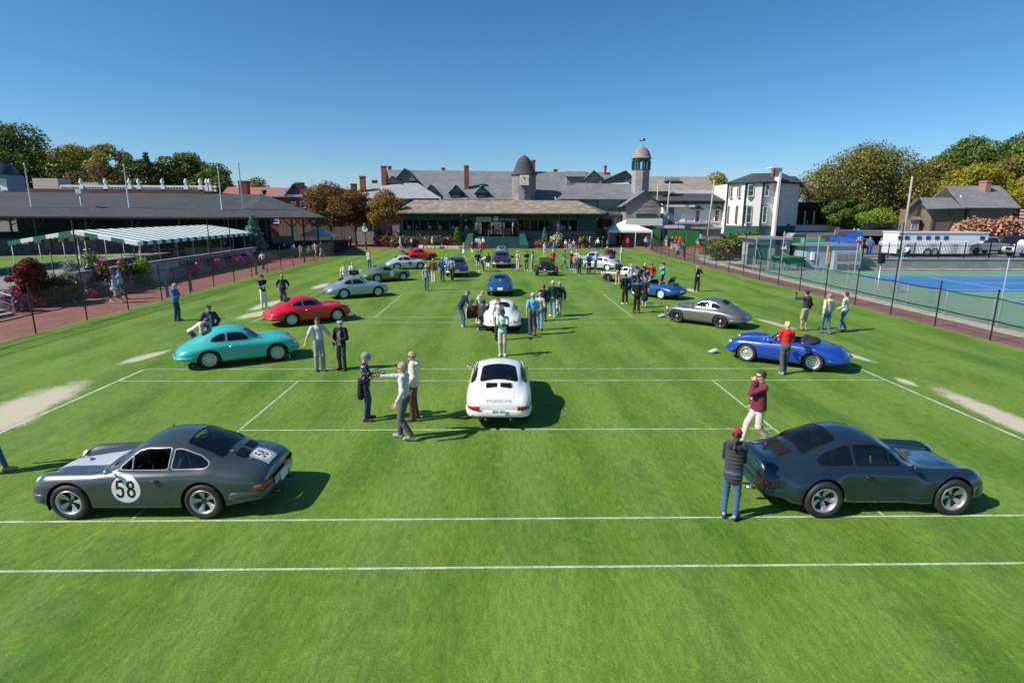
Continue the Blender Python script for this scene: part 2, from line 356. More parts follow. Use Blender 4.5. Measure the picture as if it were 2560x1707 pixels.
for x,y,hh in((22.6,18.0,3.1),(22.6,25.0,3.3),(22.8,29.5,3.2),(23.0,34.5,3.4),(23.2,40.2,3.6)):
    o=raw('steel_pole',post_mesh('steel_pole',hh,.035),None,galv);o.location=(x,y,0);tag(o,'tall slim galvanised pole rising beside the hard court fence','pole','galvanised poles by the hard courts')
def speaker(px,py0,py1,X,label,mm=blk):
    a=PX(px,py0,X);b_=PX(px,py1,X);root=empty('loudspeaker',(a[0],a[1],0),0,label,'loudspeaker')
    mb=MB().box(-.17,.17,-.12,.12,b_[2],a[2]);part('cabinet',mesh('cabinet',mb.V,mb.F),root,blk);part('pole',post_mesh('pole',b_[2],.03,False),root,mm)
speaker(120,597,623,-27.2,'slim black loudspeaker on a pole beside the striped canopy');speaker(2206,634,659,24.6,'slim black loudspeaker on a grey pole beside the blue hard court',galv)
# wooden posts standing along the left path
for y in(27.5,30.2,40.5,52.5):
    q=MB().box(-.06,.06,-.06,.06,0,.95).box(-.07,.07,-.07,.07,.95,1.0);o=q.build('bollard',mat('green_paint_dark',(.015,.06,.045),.5));o.location=(-20.35,y,0);tag(o,'square dark green post on the brick path behind the lawn fence','bollard','square posts behind the lawn fence')
# ================================================================== BUILDINGS
SH_W=shingle_mat('wall_shingle',(0.304,0.268,0.254),(0.181,0.157,0.157),.13,.15,.45,grime=((.38,.345,.33),5.5))
SH_D=shingle_mat('dark_shingle',(0.135,0.115,0.108),(0.074,0.065,0.068),.13,.16,.4,grime=((.18,.16,.15),6.0))
RF_G=shingle_mat('grey_roof',(0.225,0.225,0.232),(0.174,0.174,0.183),.16,.3,.18);RF_B=shingle_mat('brown_roof',(0.320,0.256,0.200),(0.240,0.192,0.152),.14,.2,.28,grime=((.36,.31,.24),1.2))
RF_D=shingle_mat('charcoal_roof',(0.086,0.090,0.098),(0.065,0.068,0.075),.16,.3,.16);RF_R=shingle_mat('red_roof',(.42,.17,.125),(.36,.14,.105),.2,.3,.12);RF_T=shingle_mat('tan_roof',(0.336,0.294,0.252),(0.280,0.245,0.210),.16,.3,.2);RF_L=shingle_mat('pale_roof',(0.375,0.388,0.400),(0.312,0.325,0.344),.16,.3,.15)
BRK=shingle_mat('red_brick',(.30,.10,.07),(.24,.075,.055),.075,.22,.2);CHB=shingle_mat('chimney_brick',(.36,.125,.075),(.28,.095,.06),.08,.22,.3)
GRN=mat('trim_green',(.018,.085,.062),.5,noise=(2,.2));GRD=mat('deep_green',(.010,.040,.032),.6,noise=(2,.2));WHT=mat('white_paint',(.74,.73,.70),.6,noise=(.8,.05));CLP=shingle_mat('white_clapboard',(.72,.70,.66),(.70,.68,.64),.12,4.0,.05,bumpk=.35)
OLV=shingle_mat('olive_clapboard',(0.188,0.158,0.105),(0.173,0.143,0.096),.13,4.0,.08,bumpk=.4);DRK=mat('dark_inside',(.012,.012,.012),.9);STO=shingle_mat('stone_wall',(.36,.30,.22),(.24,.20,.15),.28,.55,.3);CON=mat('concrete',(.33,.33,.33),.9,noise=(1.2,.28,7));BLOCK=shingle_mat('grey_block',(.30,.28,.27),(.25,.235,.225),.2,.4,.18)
WGL=mat('window_glass',(.045,.055,.065),.08,spec=.8,coat=.4);WOOD=mat('brown_fence_wood',(.11,.085,.065),.85,noise=(3,.25))
def bxp(x0,x1,yt,yb,Y,dep):
    """box whose front face fills a photo rectangle at depth Y: returns x0 x1 y0 y1 z0 z1"""
    a=PY(x0,yb,Y);b_=PY(x1,yt,Y);return a[0],b_[0],Y,Y+dep,a[2],b_[2]
def boxp(name,m,parent,x0,x1,yt,yb,Y,dep,uv=True,zmin=None):
    q=list(bxp(x0,x1,yt,yb,Y,dep));
    if zmin is not None:q[4]=zmin
    mb=MB().box(*q);o=part(name,mesh(name,mb.V,mb.F,uv=uv),parent,m);return o
def polyp(name,m,parent,pts,th=.12,uv=True):
    """sheet through (px, py, Y) photo corners"""
    mb=MB().sheet([PY(x,y,Y)for x,y,Y in pts],th);me=mesh(name,mb.V,mb.F,uv=uv);fix_normals(me);
    if uv and me.uv_layers:me.uv_layers.remove(me.uv_layers[0]);box_uv(me)
    return part(name,me,parent,m)
def prismp(name,m,parent,pts,Y,dep):
    """photo polygon at depth Y pushed back by dep"""
    P3=[PY(x,y,Y)for x,y in pts];n=len(P3);V=[tuple(p)for p in P3]+[(p[0],p[1]+dep,p[2])for p in P3]
    Fs=[tuple(range(n)),tuple(range(2*n-1,n-1,-1))]+[(i,i+n,(i+1)%n+n,(i+1)%n)for i in range(n)]
    me=mesh(name,V,Fs);fix_normals(me);box_uv(me);return part(name,me,parent,m)
def window(parent,x0,x1,yt,yb,Y,frame=WHT,panes=(1,2),th=.12,fw_=.09,glass=WGL,sill=True):
    """frame (part) with pane and bar sub-parts, standing proud of the wall at depth Y"""
    X0,X1,_,_,Z0,Z1=bxp(x0,x1,yt,yb,Y,0);y=Y-th
    mb=MB().box(X0,X0+fw_,y,Y,Z0,Z1).box(X1-fw_,X1,y,Y,Z0,Z1).box(X0+fw_,X1-fw_,y,Y,Z1-fw_,Z1).box(X0+fw_,X1-fw_,y,Y,Z0,Z0+fw_)
    f=part('window',mesh('window',mb.V,mb.F),parent,frame)
    nx_,nz_=panes;w=(X1-X0-2*fw_)/nx_;h_=(Z1-Z0-2*fw_)/nz_;gme=mesh('pane',*(lambda q:(q.V,q.F))(MB().box(-w/2+.02,w/2-.02,-.01,.01,-h_/2+.02,h_/2-.02)))
    for i in range(nx_):
        for j in range(nz_):o=part('pane',gme,f,glass);o.location=(X0+fw_+w*(i+.5),y+.06,Z0+fw_+h_*(j+.5))
    mb=MB()
    for i in range(1,nx_):mb.box(X0+fw_+w*i-.025,X0+fw_+w*i+.025,y+.03,y+.07,Z0+fw_,Z1-fw_)
    for j in range(1,nz_):mb.box(X0+fw_,X1-fw_,y+.028,y+.072,Z0+fw_+h_*j-.025,Z0+fw_+h_*j+.025)
    if mb.V:part('glazing_bars',mesh('glazing_bars',mb.V,mb.F),f,frame)
    if sill:mb=MB().box(X0-.06,X1+.06,y-.06,Y,Z0-.06,Z0-.002);part('sill',mesh('sill',mb.V,mb.F),f,frame)
    return f
def chimney(parent,x0,x1,yt,yb,Y,dep=None,m=None):
    X0,X1,_,_,Z0,Z1=bxp(x0,x1,yt,yb,Y,0);d=dep or max(X1-X0,.5);z0=Z0-1.2;mb=MB().box(X0,X1,Y,Y+d,z0,Z1-.25);c=part('chimney',mesh('chimney',mb.V,mb.F,uv=True),parent,m or CHB)
    mb=MB().box(X0-.07,X1+.07,Y-.07,Y+d+.07,Z1-.25,Z1-.1).box(X0-.02,X1+.02,Y-.02,Y+d+.02,Z1-.1,Z1);part('chimney_cap',mesh('chimney_cap',mb.V,mb.F,uv=True),c,m or CHB)
def bld(name,label,x,Y,cat='building',z=0):
    o=empty(name,(0,0,0),0,label,cat);return o
# ------------------------------------------------------------------ the piazza pavilion in front
YP=80.0
pv=bld('pavilion','long low green pavilion with brown shingle roof, open front and wide green stairs',1250,YP)
Xa,Xb=PY(1004,560,YP)[0],PY(1492,560,YP)[0];ZD=PY(1240,591,YP)[2];ZH=PY(1100,576.5,YP)[2];ZT=PY(1100,549,YP)[2];ZE=PY(1100,533,YP)[2]+.15
XS0,XS1=PY(1186,591,YP)[0],PY(1296,591,YP)[0];DEP=9.0
def solid(name,m,parent,*q,uv=True):mb=MB().box(*q);return part(name,mesh(name,mb.V,mb.F,uv=uv),parent,m)
solid('deck',WOOD,pv,Xa,Xb,YP+.05,YP+DEP,ZD-.2,ZD)
solid('stone_base',STO,pv,Xa,XS0-.35,YP+.12,YP+.5,-.1,ZD-.62);solid('stone_base',STO,pv,XS1+.35,Xb,YP+.12,YP+.5,-.1,ZD-.62)
solid('shingle_skirt',SH_D,pv,Xa,XS0-.1,YP-.02,YP+.3,ZD-.62,ZH-.06);solid('shingle_skirt',SH_D,pv,XS1+.1,Xb,YP-.02,YP+.3,ZD-.62,ZH-.06)
solid('rail_cap',GRN,pv,Xa,XS0-.1,YP-.1,YP+.32,ZH-.06,ZH,uv=False);solid('rail_cap',GRN,pv,XS1+.1,Xb,YP-.1,YP+.32,ZH-.06,ZH,uv=False)
for x in(1007,1017,1032.6,1049,1070,1094,1124,1152.5,1325,1345,1362,1385,1398,1421,1444):
    X=PY(x,560,YP)[0];solid('post',GRN,pv,X-.06,X+.06,YP+.02,YP+.16,ZH,ZT,uv=False)
for x in(1186,1256.5,1295):X=PY(x,560,YP)[0];solid('post',GRN,pv,X-.11,X+.11,YP-.05,YP+.2,ZD,ZT,uv=False)
xs_=[Xa]+[PY(x,560,YP)[0]for x in(1032.6,1070,1094,1124,1152.5)]+[XS0,XS1]+[PY(x,560,YP)[0]for x in(1325,1362,1398,1444)]+[Xb]
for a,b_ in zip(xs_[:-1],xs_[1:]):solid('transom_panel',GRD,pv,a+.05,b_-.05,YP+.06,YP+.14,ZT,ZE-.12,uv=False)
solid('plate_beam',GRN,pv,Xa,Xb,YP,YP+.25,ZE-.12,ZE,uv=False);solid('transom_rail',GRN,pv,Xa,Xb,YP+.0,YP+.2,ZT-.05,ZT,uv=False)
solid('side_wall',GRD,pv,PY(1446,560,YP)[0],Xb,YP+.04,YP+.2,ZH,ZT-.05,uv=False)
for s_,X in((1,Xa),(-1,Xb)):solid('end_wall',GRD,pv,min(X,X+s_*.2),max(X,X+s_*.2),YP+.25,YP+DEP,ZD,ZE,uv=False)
# back wall with doorways to a sunlit court behind
bw=[(1004,1022),(1056,1068),(1096,1102),(1120,1146),(1166,1186),(1204,1226),(1262,1280),(1292,1308),(1338,1372),(1400,1492)]
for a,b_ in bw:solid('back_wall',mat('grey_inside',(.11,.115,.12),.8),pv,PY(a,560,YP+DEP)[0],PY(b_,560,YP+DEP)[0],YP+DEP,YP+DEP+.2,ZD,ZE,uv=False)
ro_pts=[(991,532,YP-1.4),(1504,533.5,YP-1.4),(1445,501.6,YP+6.5),(1036,500,YP+6.5)]
polyp('roof',RF_B,pv,ro_pts,.18)
polyp('roof',RF_B,pv,[(1504,533.5,YP-1.4),(1520,531,YP+10),(1445,501.6,YP+6.5)],.18);polyp('roof',RF_B,pv,[(991,532,YP-1.4),(1036,500,YP+6.5),(985,531,YP+10)],.18)
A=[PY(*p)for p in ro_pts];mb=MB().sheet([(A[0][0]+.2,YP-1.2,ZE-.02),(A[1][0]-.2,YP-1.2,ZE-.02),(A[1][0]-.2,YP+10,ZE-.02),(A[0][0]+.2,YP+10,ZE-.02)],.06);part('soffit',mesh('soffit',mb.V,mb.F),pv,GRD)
mb=MB().tube([A[0]+np.array([0,-.06,-.1]),A[1]+np.array([0,-.06,-.1])],.07,6);part('gutter',mesh('gutter',mb.V,mb.F),pv,GRN)
for x in(1120,1186,1295,1400,1444,1490):
    X=PY(x,560,YP)[0];mb=MB().obox((X,YP-.5,ZE-.45),(.05,0,0),(0,.55,.35),(0,-.04,.05));part('bracket',mesh('bracket',mb.V,mb.F),pv,GRD)
# stairs
NS=9;Y0=YP-2.7;zs=ZD/NS;SP=[(1187,591)]
st_l,st_r=XS0-.15,XS1+.15
for i in range(NS):
    z1=zs*(i+1);y0=Y0+(YP-Y0)*i/NS;o=solid('stair_tread',mat('stair_green',(.030,.085,.068),.55,noise=(3,.25)),pv,st_l,st_r,y0-.05,y0+(YP-Y0)/NS+.02,z1-.06,z1,uv=False)
    solid('stair_riser',mat('riser_grey',(.20,.21,.20),.7),pv,st_l,st_r,y0+.02,y0+.06,z1-zs,z1-.06,uv=False)
for s_,X in((-1,st_l),(1,st_r)):
    mb=MB();V=[(X,Y0-.35,0),(X,YP,0),(X,YP,ZD+.45),(X,YP-.5,ZD+.45),(X,Y0-.35,.55)];V2=[(v[0]+s_*.75+(s_*.5 if v[1]<YP-1 else 0),v[1],v[2])for v in V]
    me_=mesh('stair_cheek',V+V2,[(0,1,2,3,4),(9,8,7,6,5)]+[(i,i+5,(i+1)%5+5,(i+1)%5)for i in range(5)]);fix_normals(me_);part('stair_cheek',me_,pv,GRN)
for x in(1221,1258):
    X=PY(x,600,YP)[0];mb=MB().tube([(X,Y0,0),(X,Y0,.9),(X,YP-.1,ZD+.9),(X,YP-.1,ZD)],.03,6);part('handrail',mesh('handrail',mb.V,mb.F),pv,GRN)
# name board over the stairs
X0,X1,_,_,Z0,Z1=bxp(1187,1294.5,541,556,YP-.16,0);sb=MB().box(X0,X1,YP-.22,YP-.16,Z0,Z1).build('name_board',mat('board_black',(.012,.013,.016),.4));tag(sb,'black board with silver badge, round eagle emblem and the word reunion','sign')
silver=mat('sign_silver',(.62,.64,.66),.35);ZC=(Z0+Z1)/2
def sign_part(nm,me,x,m,sx=1,sz=1,dy=0):
    o=part(nm,me,sb,m);o.location=(x,YP-.235-dy,ZC);o.rotation_euler=(math.pi/2,0,0);o.scale=(sx,sz,1);return o
bx0,bx1=PY(1191,548,YP-.2)[0],PY(1228,548,YP-.2)[0];cx=(bx0+bx1)/2;hw_=(bx1-bx0)/2
def rrect(w,h,r,n=5):return[(sx*(w-r)+r*math.cos(a),sy*(h-r)+r*math.sin(a))for sx,sy,a0 in((1,1,0),(-1,1,math.pi/2),(-1,-1,math.pi),(1,-1,1.5*math.pi))for a in np.linspace(a0,a0+math.pi/2,n)]
pl=rrect(hw_,.31,.08);sign_part('badge_plate',mesh('badge_plate',[(x,y,0)for x,y in pl]+[(x,y,.015)for x,y in pl],[tuple(range(len(pl)))[::-1],tuple(range(len(pl),2*len(pl)))]+[(i,(i+1)%len(pl),(i+1)%len(pl)+len(pl),i+len(pl))for i in range(len(pl))]),cx,silver)
pl2=rrect(hw_-.06,.25,.06);sign_part('badge_field',mesh('badge_field',[(x,y,.02)for x,y in pl2],[tuple(range(len(pl2)))]),cx,mat('badge_grey',(.16,.18,.20),.4))
sign_part('badge_lettering',text_mesh('EMORY',.42,.006),cx,silver,1.38,.95,.03)
ex=PY(1240.5,548,YP-.2)[0];mb=MB().lathe([(.36,0),(.40,.02),(.42,.0)],28);sign_part('emblem_ring',mesh('emblem_ring',mb.V,mb.F),ex,silver)
mb=MB();E_=[(0,.28),(.05,.24),(.03,.17),(.08,.15),(.22,.25),(.27,.12),(.25,-.02),(.16,-.14),(.07,-.1),(.1,-.24),(0,-.2)];E2=E_+[(-x,y)for x,y in E_[-2:0:-1]]
mb.add([(x,y,.01)for x,y in E2],[tuple(range(len(E2)))]);sign_part('eagle_emblem',mesh('eagle_emblem',mb.V,mb.F),ex,silver)
wx0,wx1=PY(1251.5,548,YP-.2)[0],PY(1290.5,548,YP-.2)[0];tm=text_mesh('R E U N I O N',.36,.006);w_=max(v.co.x for v in tm.vertices)-min(v.co.x for v in tm.vertices);sign_part('word_lettering',tm,(wx0+wx1)/2,mat('sign_white',(.8,.8,.8),.5),(wx1-wx0)/w_,1.0)
# furniture inside
cloth=mat('table_cloth',(.70,.70,.70),.8)
for k,(x,d)in enumerate(((1038,2.5),(1062,3.5),(1090,2),(1112,3.2),(1142,2.2),(1345,2.6),(1412,2.0),(1432,3.2))):
    a=PY(x,575,YP+d);g=MB().lathe([(.001,.74),(.62,.74),(.66,.70),(.70,.05)],14);o=g.build('dining_table',cloth,None,True);o.location=(a[0],a[1],ZD);tag(o,'round table under a white cloth inside the pavilion','table','cloth covered tables in the pavilion')
# ------------------------------------------------------------------ main clubhouse behind
cb_=bld('clubhouse','large grey shingled clubhouse with steep roofs, dormers and tall brick chimneys',1250,92)
YM,YR=91.0,101.0
solid('wall',SH_W,cb_,PY(975,520,YM)[0],PY(1535,520,YM)[0],YM+.4,YM+14,0,PY(1250,499,YM)[2])
polyp('roof',RF_G,cb_,[(985,499,YM),(1532,500,YM),(1526,431,YR),(967,425,YR)],.25)
mb=MB().sheet([PY(967,425,YR),PY(1526,431,YR),PY(1530,470,YR+11),PY(960,470,YR+11)],.2);part('roof',mesh('roof',mb.V,mb.F,uv=True),cb_,RF_G)
prismp('gable_wall',SH_W,cb_,[(969,427),(985,498),(1000,498),(975,430)],YR-.5,.3)
def gable(parent,apex,bl,br,Y,dep,roofm=RF_G,wallm=SH_W,trim=GRN,below=None,ov=3):
    """small gable: shingled triangle, two roof planes, green barge boards"""
    prismp('gable_face',wallm,parent,[apex,br,bl],Y,.15);d2=dep
    for s_,e in((-1,bl),(1,br)):
        a,b_=PY(apex[0],apex[1],Y),PY(e[0],e[1],Y);v=b_-a;v=v/np.linalg.norm(v);b_=b_+v*.25
        mb=MB().sheet([a+np.array([0,-.3,.08]),b_+np.array([0,-.3,.08]),b_+np.array([0,d2,.08]),a+np.array([0,d2,.08])],.12);me_=mesh('roof',mb.V,mb.F);fix_normals(me_);box_uv(me_);part('roof',me_,parent,roofm)
        mb=MB().tube([a+np.array([0,-.34,.0]),b_+np.array([0,-.34,.0])],.09,4);part('barge_board',mesh('barge_board',mb.V,mb.F),parent,trim)
    if below:
        x0,x1,yb=below;boxp('gable_body',trim,parent,x0,x1,bl[1],yb,Y+.02,dep)
for ax,ay,hw2,yb in((1076,462.5,15,481),(1139.6,463,17.5,481.5),(1205,464,17.5,482)):
    gable(cb_,(ax,ay),(ax-hw2,yb),(ax+hw2,yb),91.5,6)
    boxp('dormer_body',GRN,cb_,ax-hw2+3,ax+hw2-3,yb,498,91.6,4);window(cb_,ax-hw2+7,ax+hw2-7,yb+5,497,91.6,GRD,(2,1),.1,.08,WGL,False)
gable(cb_,(1011.7,422),(985,452),(1045,452.5),95.0,8);boxp('gable_trim',GRN,cb_,1002,1032,450,455,94.8,.2)
gable(cb_,(980,441),(962,458),(1004,458),93.5,6)
boxp('dormer_body',SH_W,cb_,1416,1466,441,474,96,5);polyp('roof',RF_G,cb_,[(1414,441,95.6),(1468,441,95.6),(1465,428,101),(1416,428,101)],.15)
gable(cb_,(1484,427),(1462,447),(1507,447.5),95.5,5);boxp('gable_body',SH_W,cb_,1464,1505,447,470,95.6,3)
for q in((954,964,414.5,460,93),(1161,1171.5,413.6,471,94.5),(1329,1338.5,400,433,100),(900,911,440,472,90),(1104,1112,419,430,101),(970,977,415,428,101),(1385,1394,423,433,101),(1511,1517,414,431,100),(930,941,450,460,96)):chimney(cb_,*q)
# wings of the clubhouse
polyp('roof',RF_L,cb_,[(884,496,87.5),(1102,496,87.5),(1044,457.5,94),(925,458.5,94)],.2);polyp('roof',RF_L,cb_,[(1102,496,87.5),(1108,494,96),(1044,457.5,94)],.2)
boxp('wing_wall',SH_W,cb_,890,1098,499,600,88.2,6,zmin=0);boxp('eave_board',GRN,cb_,888,1098,497,502,87.8,.4)
for x0,x1 in((935,975),(1000,1008)):boxp('doorway',DRK,cb_,x0,x1,540,600,88.1,.2,zmin=0)
window(cb_,905,925,545,570,88.2,GRD,(2,2))
polyp('roof',RF_G,cb_,[(1398,497.5,89),(1602,498,89),(1577,461,95),(1441,457,95)],.2);boxp('wing_wall',SH_W,cb_,1402,1560,500,610,89.6,6,zmin=0)
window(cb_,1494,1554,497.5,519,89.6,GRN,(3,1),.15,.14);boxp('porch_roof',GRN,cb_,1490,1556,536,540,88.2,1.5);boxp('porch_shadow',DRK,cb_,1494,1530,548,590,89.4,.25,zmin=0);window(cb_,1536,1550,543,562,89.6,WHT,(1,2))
gable(cb_,(1563,427.6),(1490,460),(1594,455),97,6)
boxp('gable_body',SH_W,cb_,1560,1653,515,612,86.4,6,zmin=0);gable(cb_,(1611,478),(1555,515.5),(1655,515.5),86.35,8);window(cb_,1590.6,1642,535,545,86.4,GRN,(6,1),.12,.08,mat('green_shutter',(.03,.07,.055),.5),False)
polyp('awning',mat('grey_canvas',(.26,.27,.25),.85),cb_,[(1563,564,84.6),(1657,564,84.6),(1656,546,86.3),(1566,546,86.3)],.05)
for x in(1102,1391):
    a=PY(x,500,87);b_=PY(x-4,492,87);mb=MB().tube([a,b_],.12,6);part('vent_pipe',mesh('vent_pipe',mb.V,mb.F),cb_,WHT)
# clock tower
ct=bld('clock_tower','round shingled clock tower with bell shaped slate roof',1310,90,'tower')
c=PY(1310,470,91.5);rr_=(PY(1340,470,90)[0]-PY(1280,470,90)[0])/2;zt=PY(1310,436,90)[2];ztop=PY(1310,388,91.5)[2]
mb=MB().lathe([(rr_,2.0),(rr_,zt)],12,c=(c[0],c[1],0));part('drum',mesh('drum',mb.V,mb.F,uv=True),ct,SH_W)
H_=ztop-zt;mb=MB().lathe([(rr_*1.10,zt-.05),(rr_*1.12,zt+.02),(rr_*.96,zt+H_*.10),(rr_*.84,zt+H_*.25),(rr_*.76,zt+H_*.42),(rr_*.66,zt+H_*.60),(rr_*.50,zt+H_*.77),(rr_*.30,zt+H_*.90),(rr_*.10,zt+H_*.97),(.001,ztop)],24,c=(c[0],c[1],0));part('bell_roof',mesh('bell_roof',mb.V,mb.F,True,uv=True),ct,RF_D)
mb=MB().lathe([(.12,0),(.10,.2),(.03,.5),(.001,.55)],8,c=(c[0],c[1],ztop-.1));part('finial',mesh('finial',mb.V,mb.F,True),ct,mat('copper_green',(.25,.36,.30),.6))
X0,X1,_,_,Z0,Z1=bxp(1300,1322.5,438,463,89.3,0);mb=MB().box(X0,X1,89.25,90.2,Z0,Z1);cf=part('clock_face',mesh('clock_face',mb.V,mb.F),ct,mat('clock_cream',(.72,.68,.52),.6,noise=(2,.15)))
mb=MB().box(X0-.08,X1+.08,89.2,89.24,Z0-.14,Z0-.02);part('clock_ledge',mesh('clock_ledge',mb.V,mb.F),cf,GRN)
cxm,czm=(X0+X1)/2,(Z0+Z1)/2;gold=mat('clock_gold',(.45,.34,.12),.4,.5)
for k in range(12):
    t_=k*math.pi/6;p0=np.array([cxm+.50*math.sin(t_),89.22,czm+.50*math.cos(t_)]);p1=np.array([cxm+.64*math.sin(t_),89.22,czm+.64*math.cos(t_)]);mb=MB().tube([p0,p1],.035,4);part('hour_mark',mesh('hour_mark',mb.V,mb.F),cf,gold)
for ang,l in((R(-8),.58),(R(-28),.38)):mb=MB().tube([(cxm,89.2,czm),(cxm+l*math.sin(ang),89.2,czm+l*math.cos(ang))],.03,4);part('clock_hand',mesh('clock_hand',mb.V,mb.F),cf,blk)
# belfry
bf=bld('belfry','slim octagonal shingled belfry with green arches, grey dome and weathervane',1600,90,'tower')
c=PY(1600,470,92);r_=(PY(1622.5,450,91)[0]-PY(1578,450,91)[0])/2;za,zb_,zc_,zd=[PY(1600,q,91)[2]for q in(425,395,365,476)]
def octo(name,prof,m,par,n=8,smooth=False):mb=MB().lathe(prof,n,c=(c[0],c[1],0));return part(name,mesh(name,mb.V,mb.F,smooth,uv=True),par,m)
octo('shaft',[(r_,zd-5),(r_,za)],shingle_mat('pale_shingle',(.36,.34,.34),(.28,.26,.27),.13,.15,.3),bf);octo('arcade_floor',[(r_*1.04,za),(r_*1.04,za+.12),(.01,za+.12)],GRN,bf);octo('arcade_lintel',[(r_*.9,zb_-.45),(r_*1.02,zb_-.45),(r_*1.02,zb_),(.01,zb_)],GRN,bf)
for k in range(8):
    for off in(0,.5):
        t_=(k+off)*math.pi/4;rad=r_*.95 if off==0 else r_*.88;x,y=c[0]+rad*math.cos(t_),c[1]+rad*math.sin(t_);w_=.16 if off==0 else.06;mb=MB().box(x-w_,x+w_,y-w_,y+w_,za+.1,zb_-.4);part('arcade_post',mesh('arcade_post',mb.V,mb.F),bf,GRN)
Hd=zc_-zb_;octo('dome',[(r_*1.16,zb_-.02),(r_*1.06,zb_+.12),(r_*.98,zb_+Hd*.25),(r_*.86,zb_+Hd*.5),(r_*.64,zb_+Hd*.75),(r_*.35,zb_+Hd*.93),(.05,zc_)],shingle_mat('dome_shingle',(.34,.31,.27),(.25,.22,.2),.13,.15,.4),bf,16,True)
zv=PY(1600,343,91)[2];mb=MB().lathe([(.16,zc_-.05),(.08,zc_+.3),(.03,zc_+.5),(.025,zv)],8,c=(c[0],c[1],0));part('finial',mesh('finial',mb.V,mb.F),bf,MATS['copper_green'])
mb=MB().box(c[0]-.45,c[0]+.45,c[1]-.02,c[1]+.02,zv-.5,zv-.42).box(c[0]+.1,c[0]+.45,c[1]-.02,c[1]+.02,zv-.42,zv-.1).box(c[0]-.45,c[0]-.2,c[1]-.02,c[1]+.02,zv-.55,zv-.35);part('weathervane',mesh('weathervane',mb.V,mb.F),bf,blk)
# tan roofed hall behind the belfry
hb_=bld('hall','low hall with tan shingle roof and rooftop ventilation units',1690,104);polyp('roof',RF_T,hb_,[(1600,478,99),(1790,478,99),(1770,442,108),(1610,441,108)],.2);boxp('wall',SH_W,hb_,1604,1786,480,540,99.3,9,zmin=0)
for x in(1661,1673,1682,1691):boxp('roof_vent',galv,hb_,x,x+9,444,452.5,104,1)
boxp('vent_base',DRK,hb_,1664,1706,453,461,103.5,1)
# ================================================================== CARS
def pchip(x,y,q):
    """monotone cubic through columns y at x (ascending)"""
    x=np.asarray(x,float);y=np.asarray(y,float);q=np.asarray(q,float)
    h=np.diff(x)[:,None];d=np.diff(y,axis=0)/h
    m=np.zeros_like(y);w1=2*h[1:]+h[:-1];w2=h[1:]+2*h[:-1]
    a,b=d[:-1],d[1:];ok=(a*b)>0
    with np.errstate(divide='ignore',invalid='ignore'):hm=(w1+w2)/(w1/a+w2/b)
    m[1:-1]=np.where(ok,hm,0);m[0]=d[0];m[-1]=d[-1]
    i=np.clip(np.searchsorted(x,q)-1,0,len(x)-2);hh=(x[i+1]-x[i])[:,None];t=((q-x[i])[:,None])/hh
    t2,t3=t*t,t*t*t
    return(2*t3-3*t2+1)*y[i]+(t3-2*t2+t)*hh*m[i]+(-2*t3+3*t2)*y[i+1]+(t3-t2)*hh*m[i+1]
def sdpoly(P,poly):
    """signed distance (negative inside) of points P (n,2) to a polygon"""
    poly=np.asarray(poly,float);n=len(poly);d=np.full(len(P),1e9);ins=np.zeros(len(P),bool)
    for i in range(n):
        a=poly[i];b=poly[(i+1)%n];e=b-a;w=P-a;t=np.clip((w@e)/(e@e+1e-12),0,1)
        d=np.minimum(d,np.linalg.norm(w-t[:,None]*e,axis=1))
        c=((a[1]>P[:,1])!=(b[1]>P[:,1]));xs=(b[0]-a[0])*(P[:,1]-a[1])/((b[1]-a[1])+1e-12)+a[0]
        ins^=c&(P[:,0]<xs)
    return np.where(ins,-d,d)
def rpoly(P,poly,r=0.0):
    """polygon whose corners are rounded by r (polygon given at full size)"""
    if r<=0:return sdpoly(P,poly)
    q=np.asarray(poly,float);c=q.mean(0);n=len(q)
    if 0.5*sum(q[i][0]*q[(i+1)%n][1]-q[(i+1)%n][0]*q[i][1]for i in range(n))<0:q=q[::-1]
    # inset every edge by r
    out=[]
    for i in range(n):
        a,b,cc=q[i-1],q[i],q[(i+1)%n]
        e1=(b-a)/np.linalg.norm(b-a);e2=(cc-b)/np.linalg.norm(cc-b)
        n1=np.array([-e1[1],e1[0]]);n2=np.array([-e2[1],e2[0]])
        M=np.array([n1,n2]);rhs=np.array([n1@(b+n1*r),n2@(b+n2*r)])
        out.append(np.linalg.solve(M,rhs)if abs(np.linalg.det(M))>1e-3 else b+n1*r)
    return sdpoly(P,out)-r
def seg_d(P,pts,w):
    """distance to a poly-line of half width w"""
    d=np.full(len(P),1e9)
    for a,b in zip(pts[:-1],pts[1:]):
        a=np.asarray(a,float);b=np.asarray(b,float);e=b-a;q=P-a;t=np.clip((q@e)/(e@e+1e-12),0,1)
        d=np.minimum(d,np.linalg.norm(q-t[:,None]*e,axis=1))
    return d-w
def num58(P,h=1.0):
    """distance field of the digits 58; P in units where the digits are h tall, centred"""
    P=P/h
    five=[(.02,.44),(-.2,.44),(-.22,.06),(-.14,.10),(-.05,.10),(.04,.02),(.05,-.18),(.02,-.36),(-.08,-.43),(-.18,-.41),(-.25,-.3)]
    t=np.linspace(0,2*math.pi,15)
    up_=[(.15*math.sin(a),.225+.195*math.cos(a))for a in t];lo=[(.17*math.sin(a),-.205+.225*math.cos(a))for a in t]
    return np.minimum(seg_d(P+np.array([.22,0]),[(a*1.05,b)for a,b in five],.072),np.minimum(seg_d(P-np.array([.26,0]),up_,.07),seg_d(P-np.array([.26,0]),lo,.072)))*h
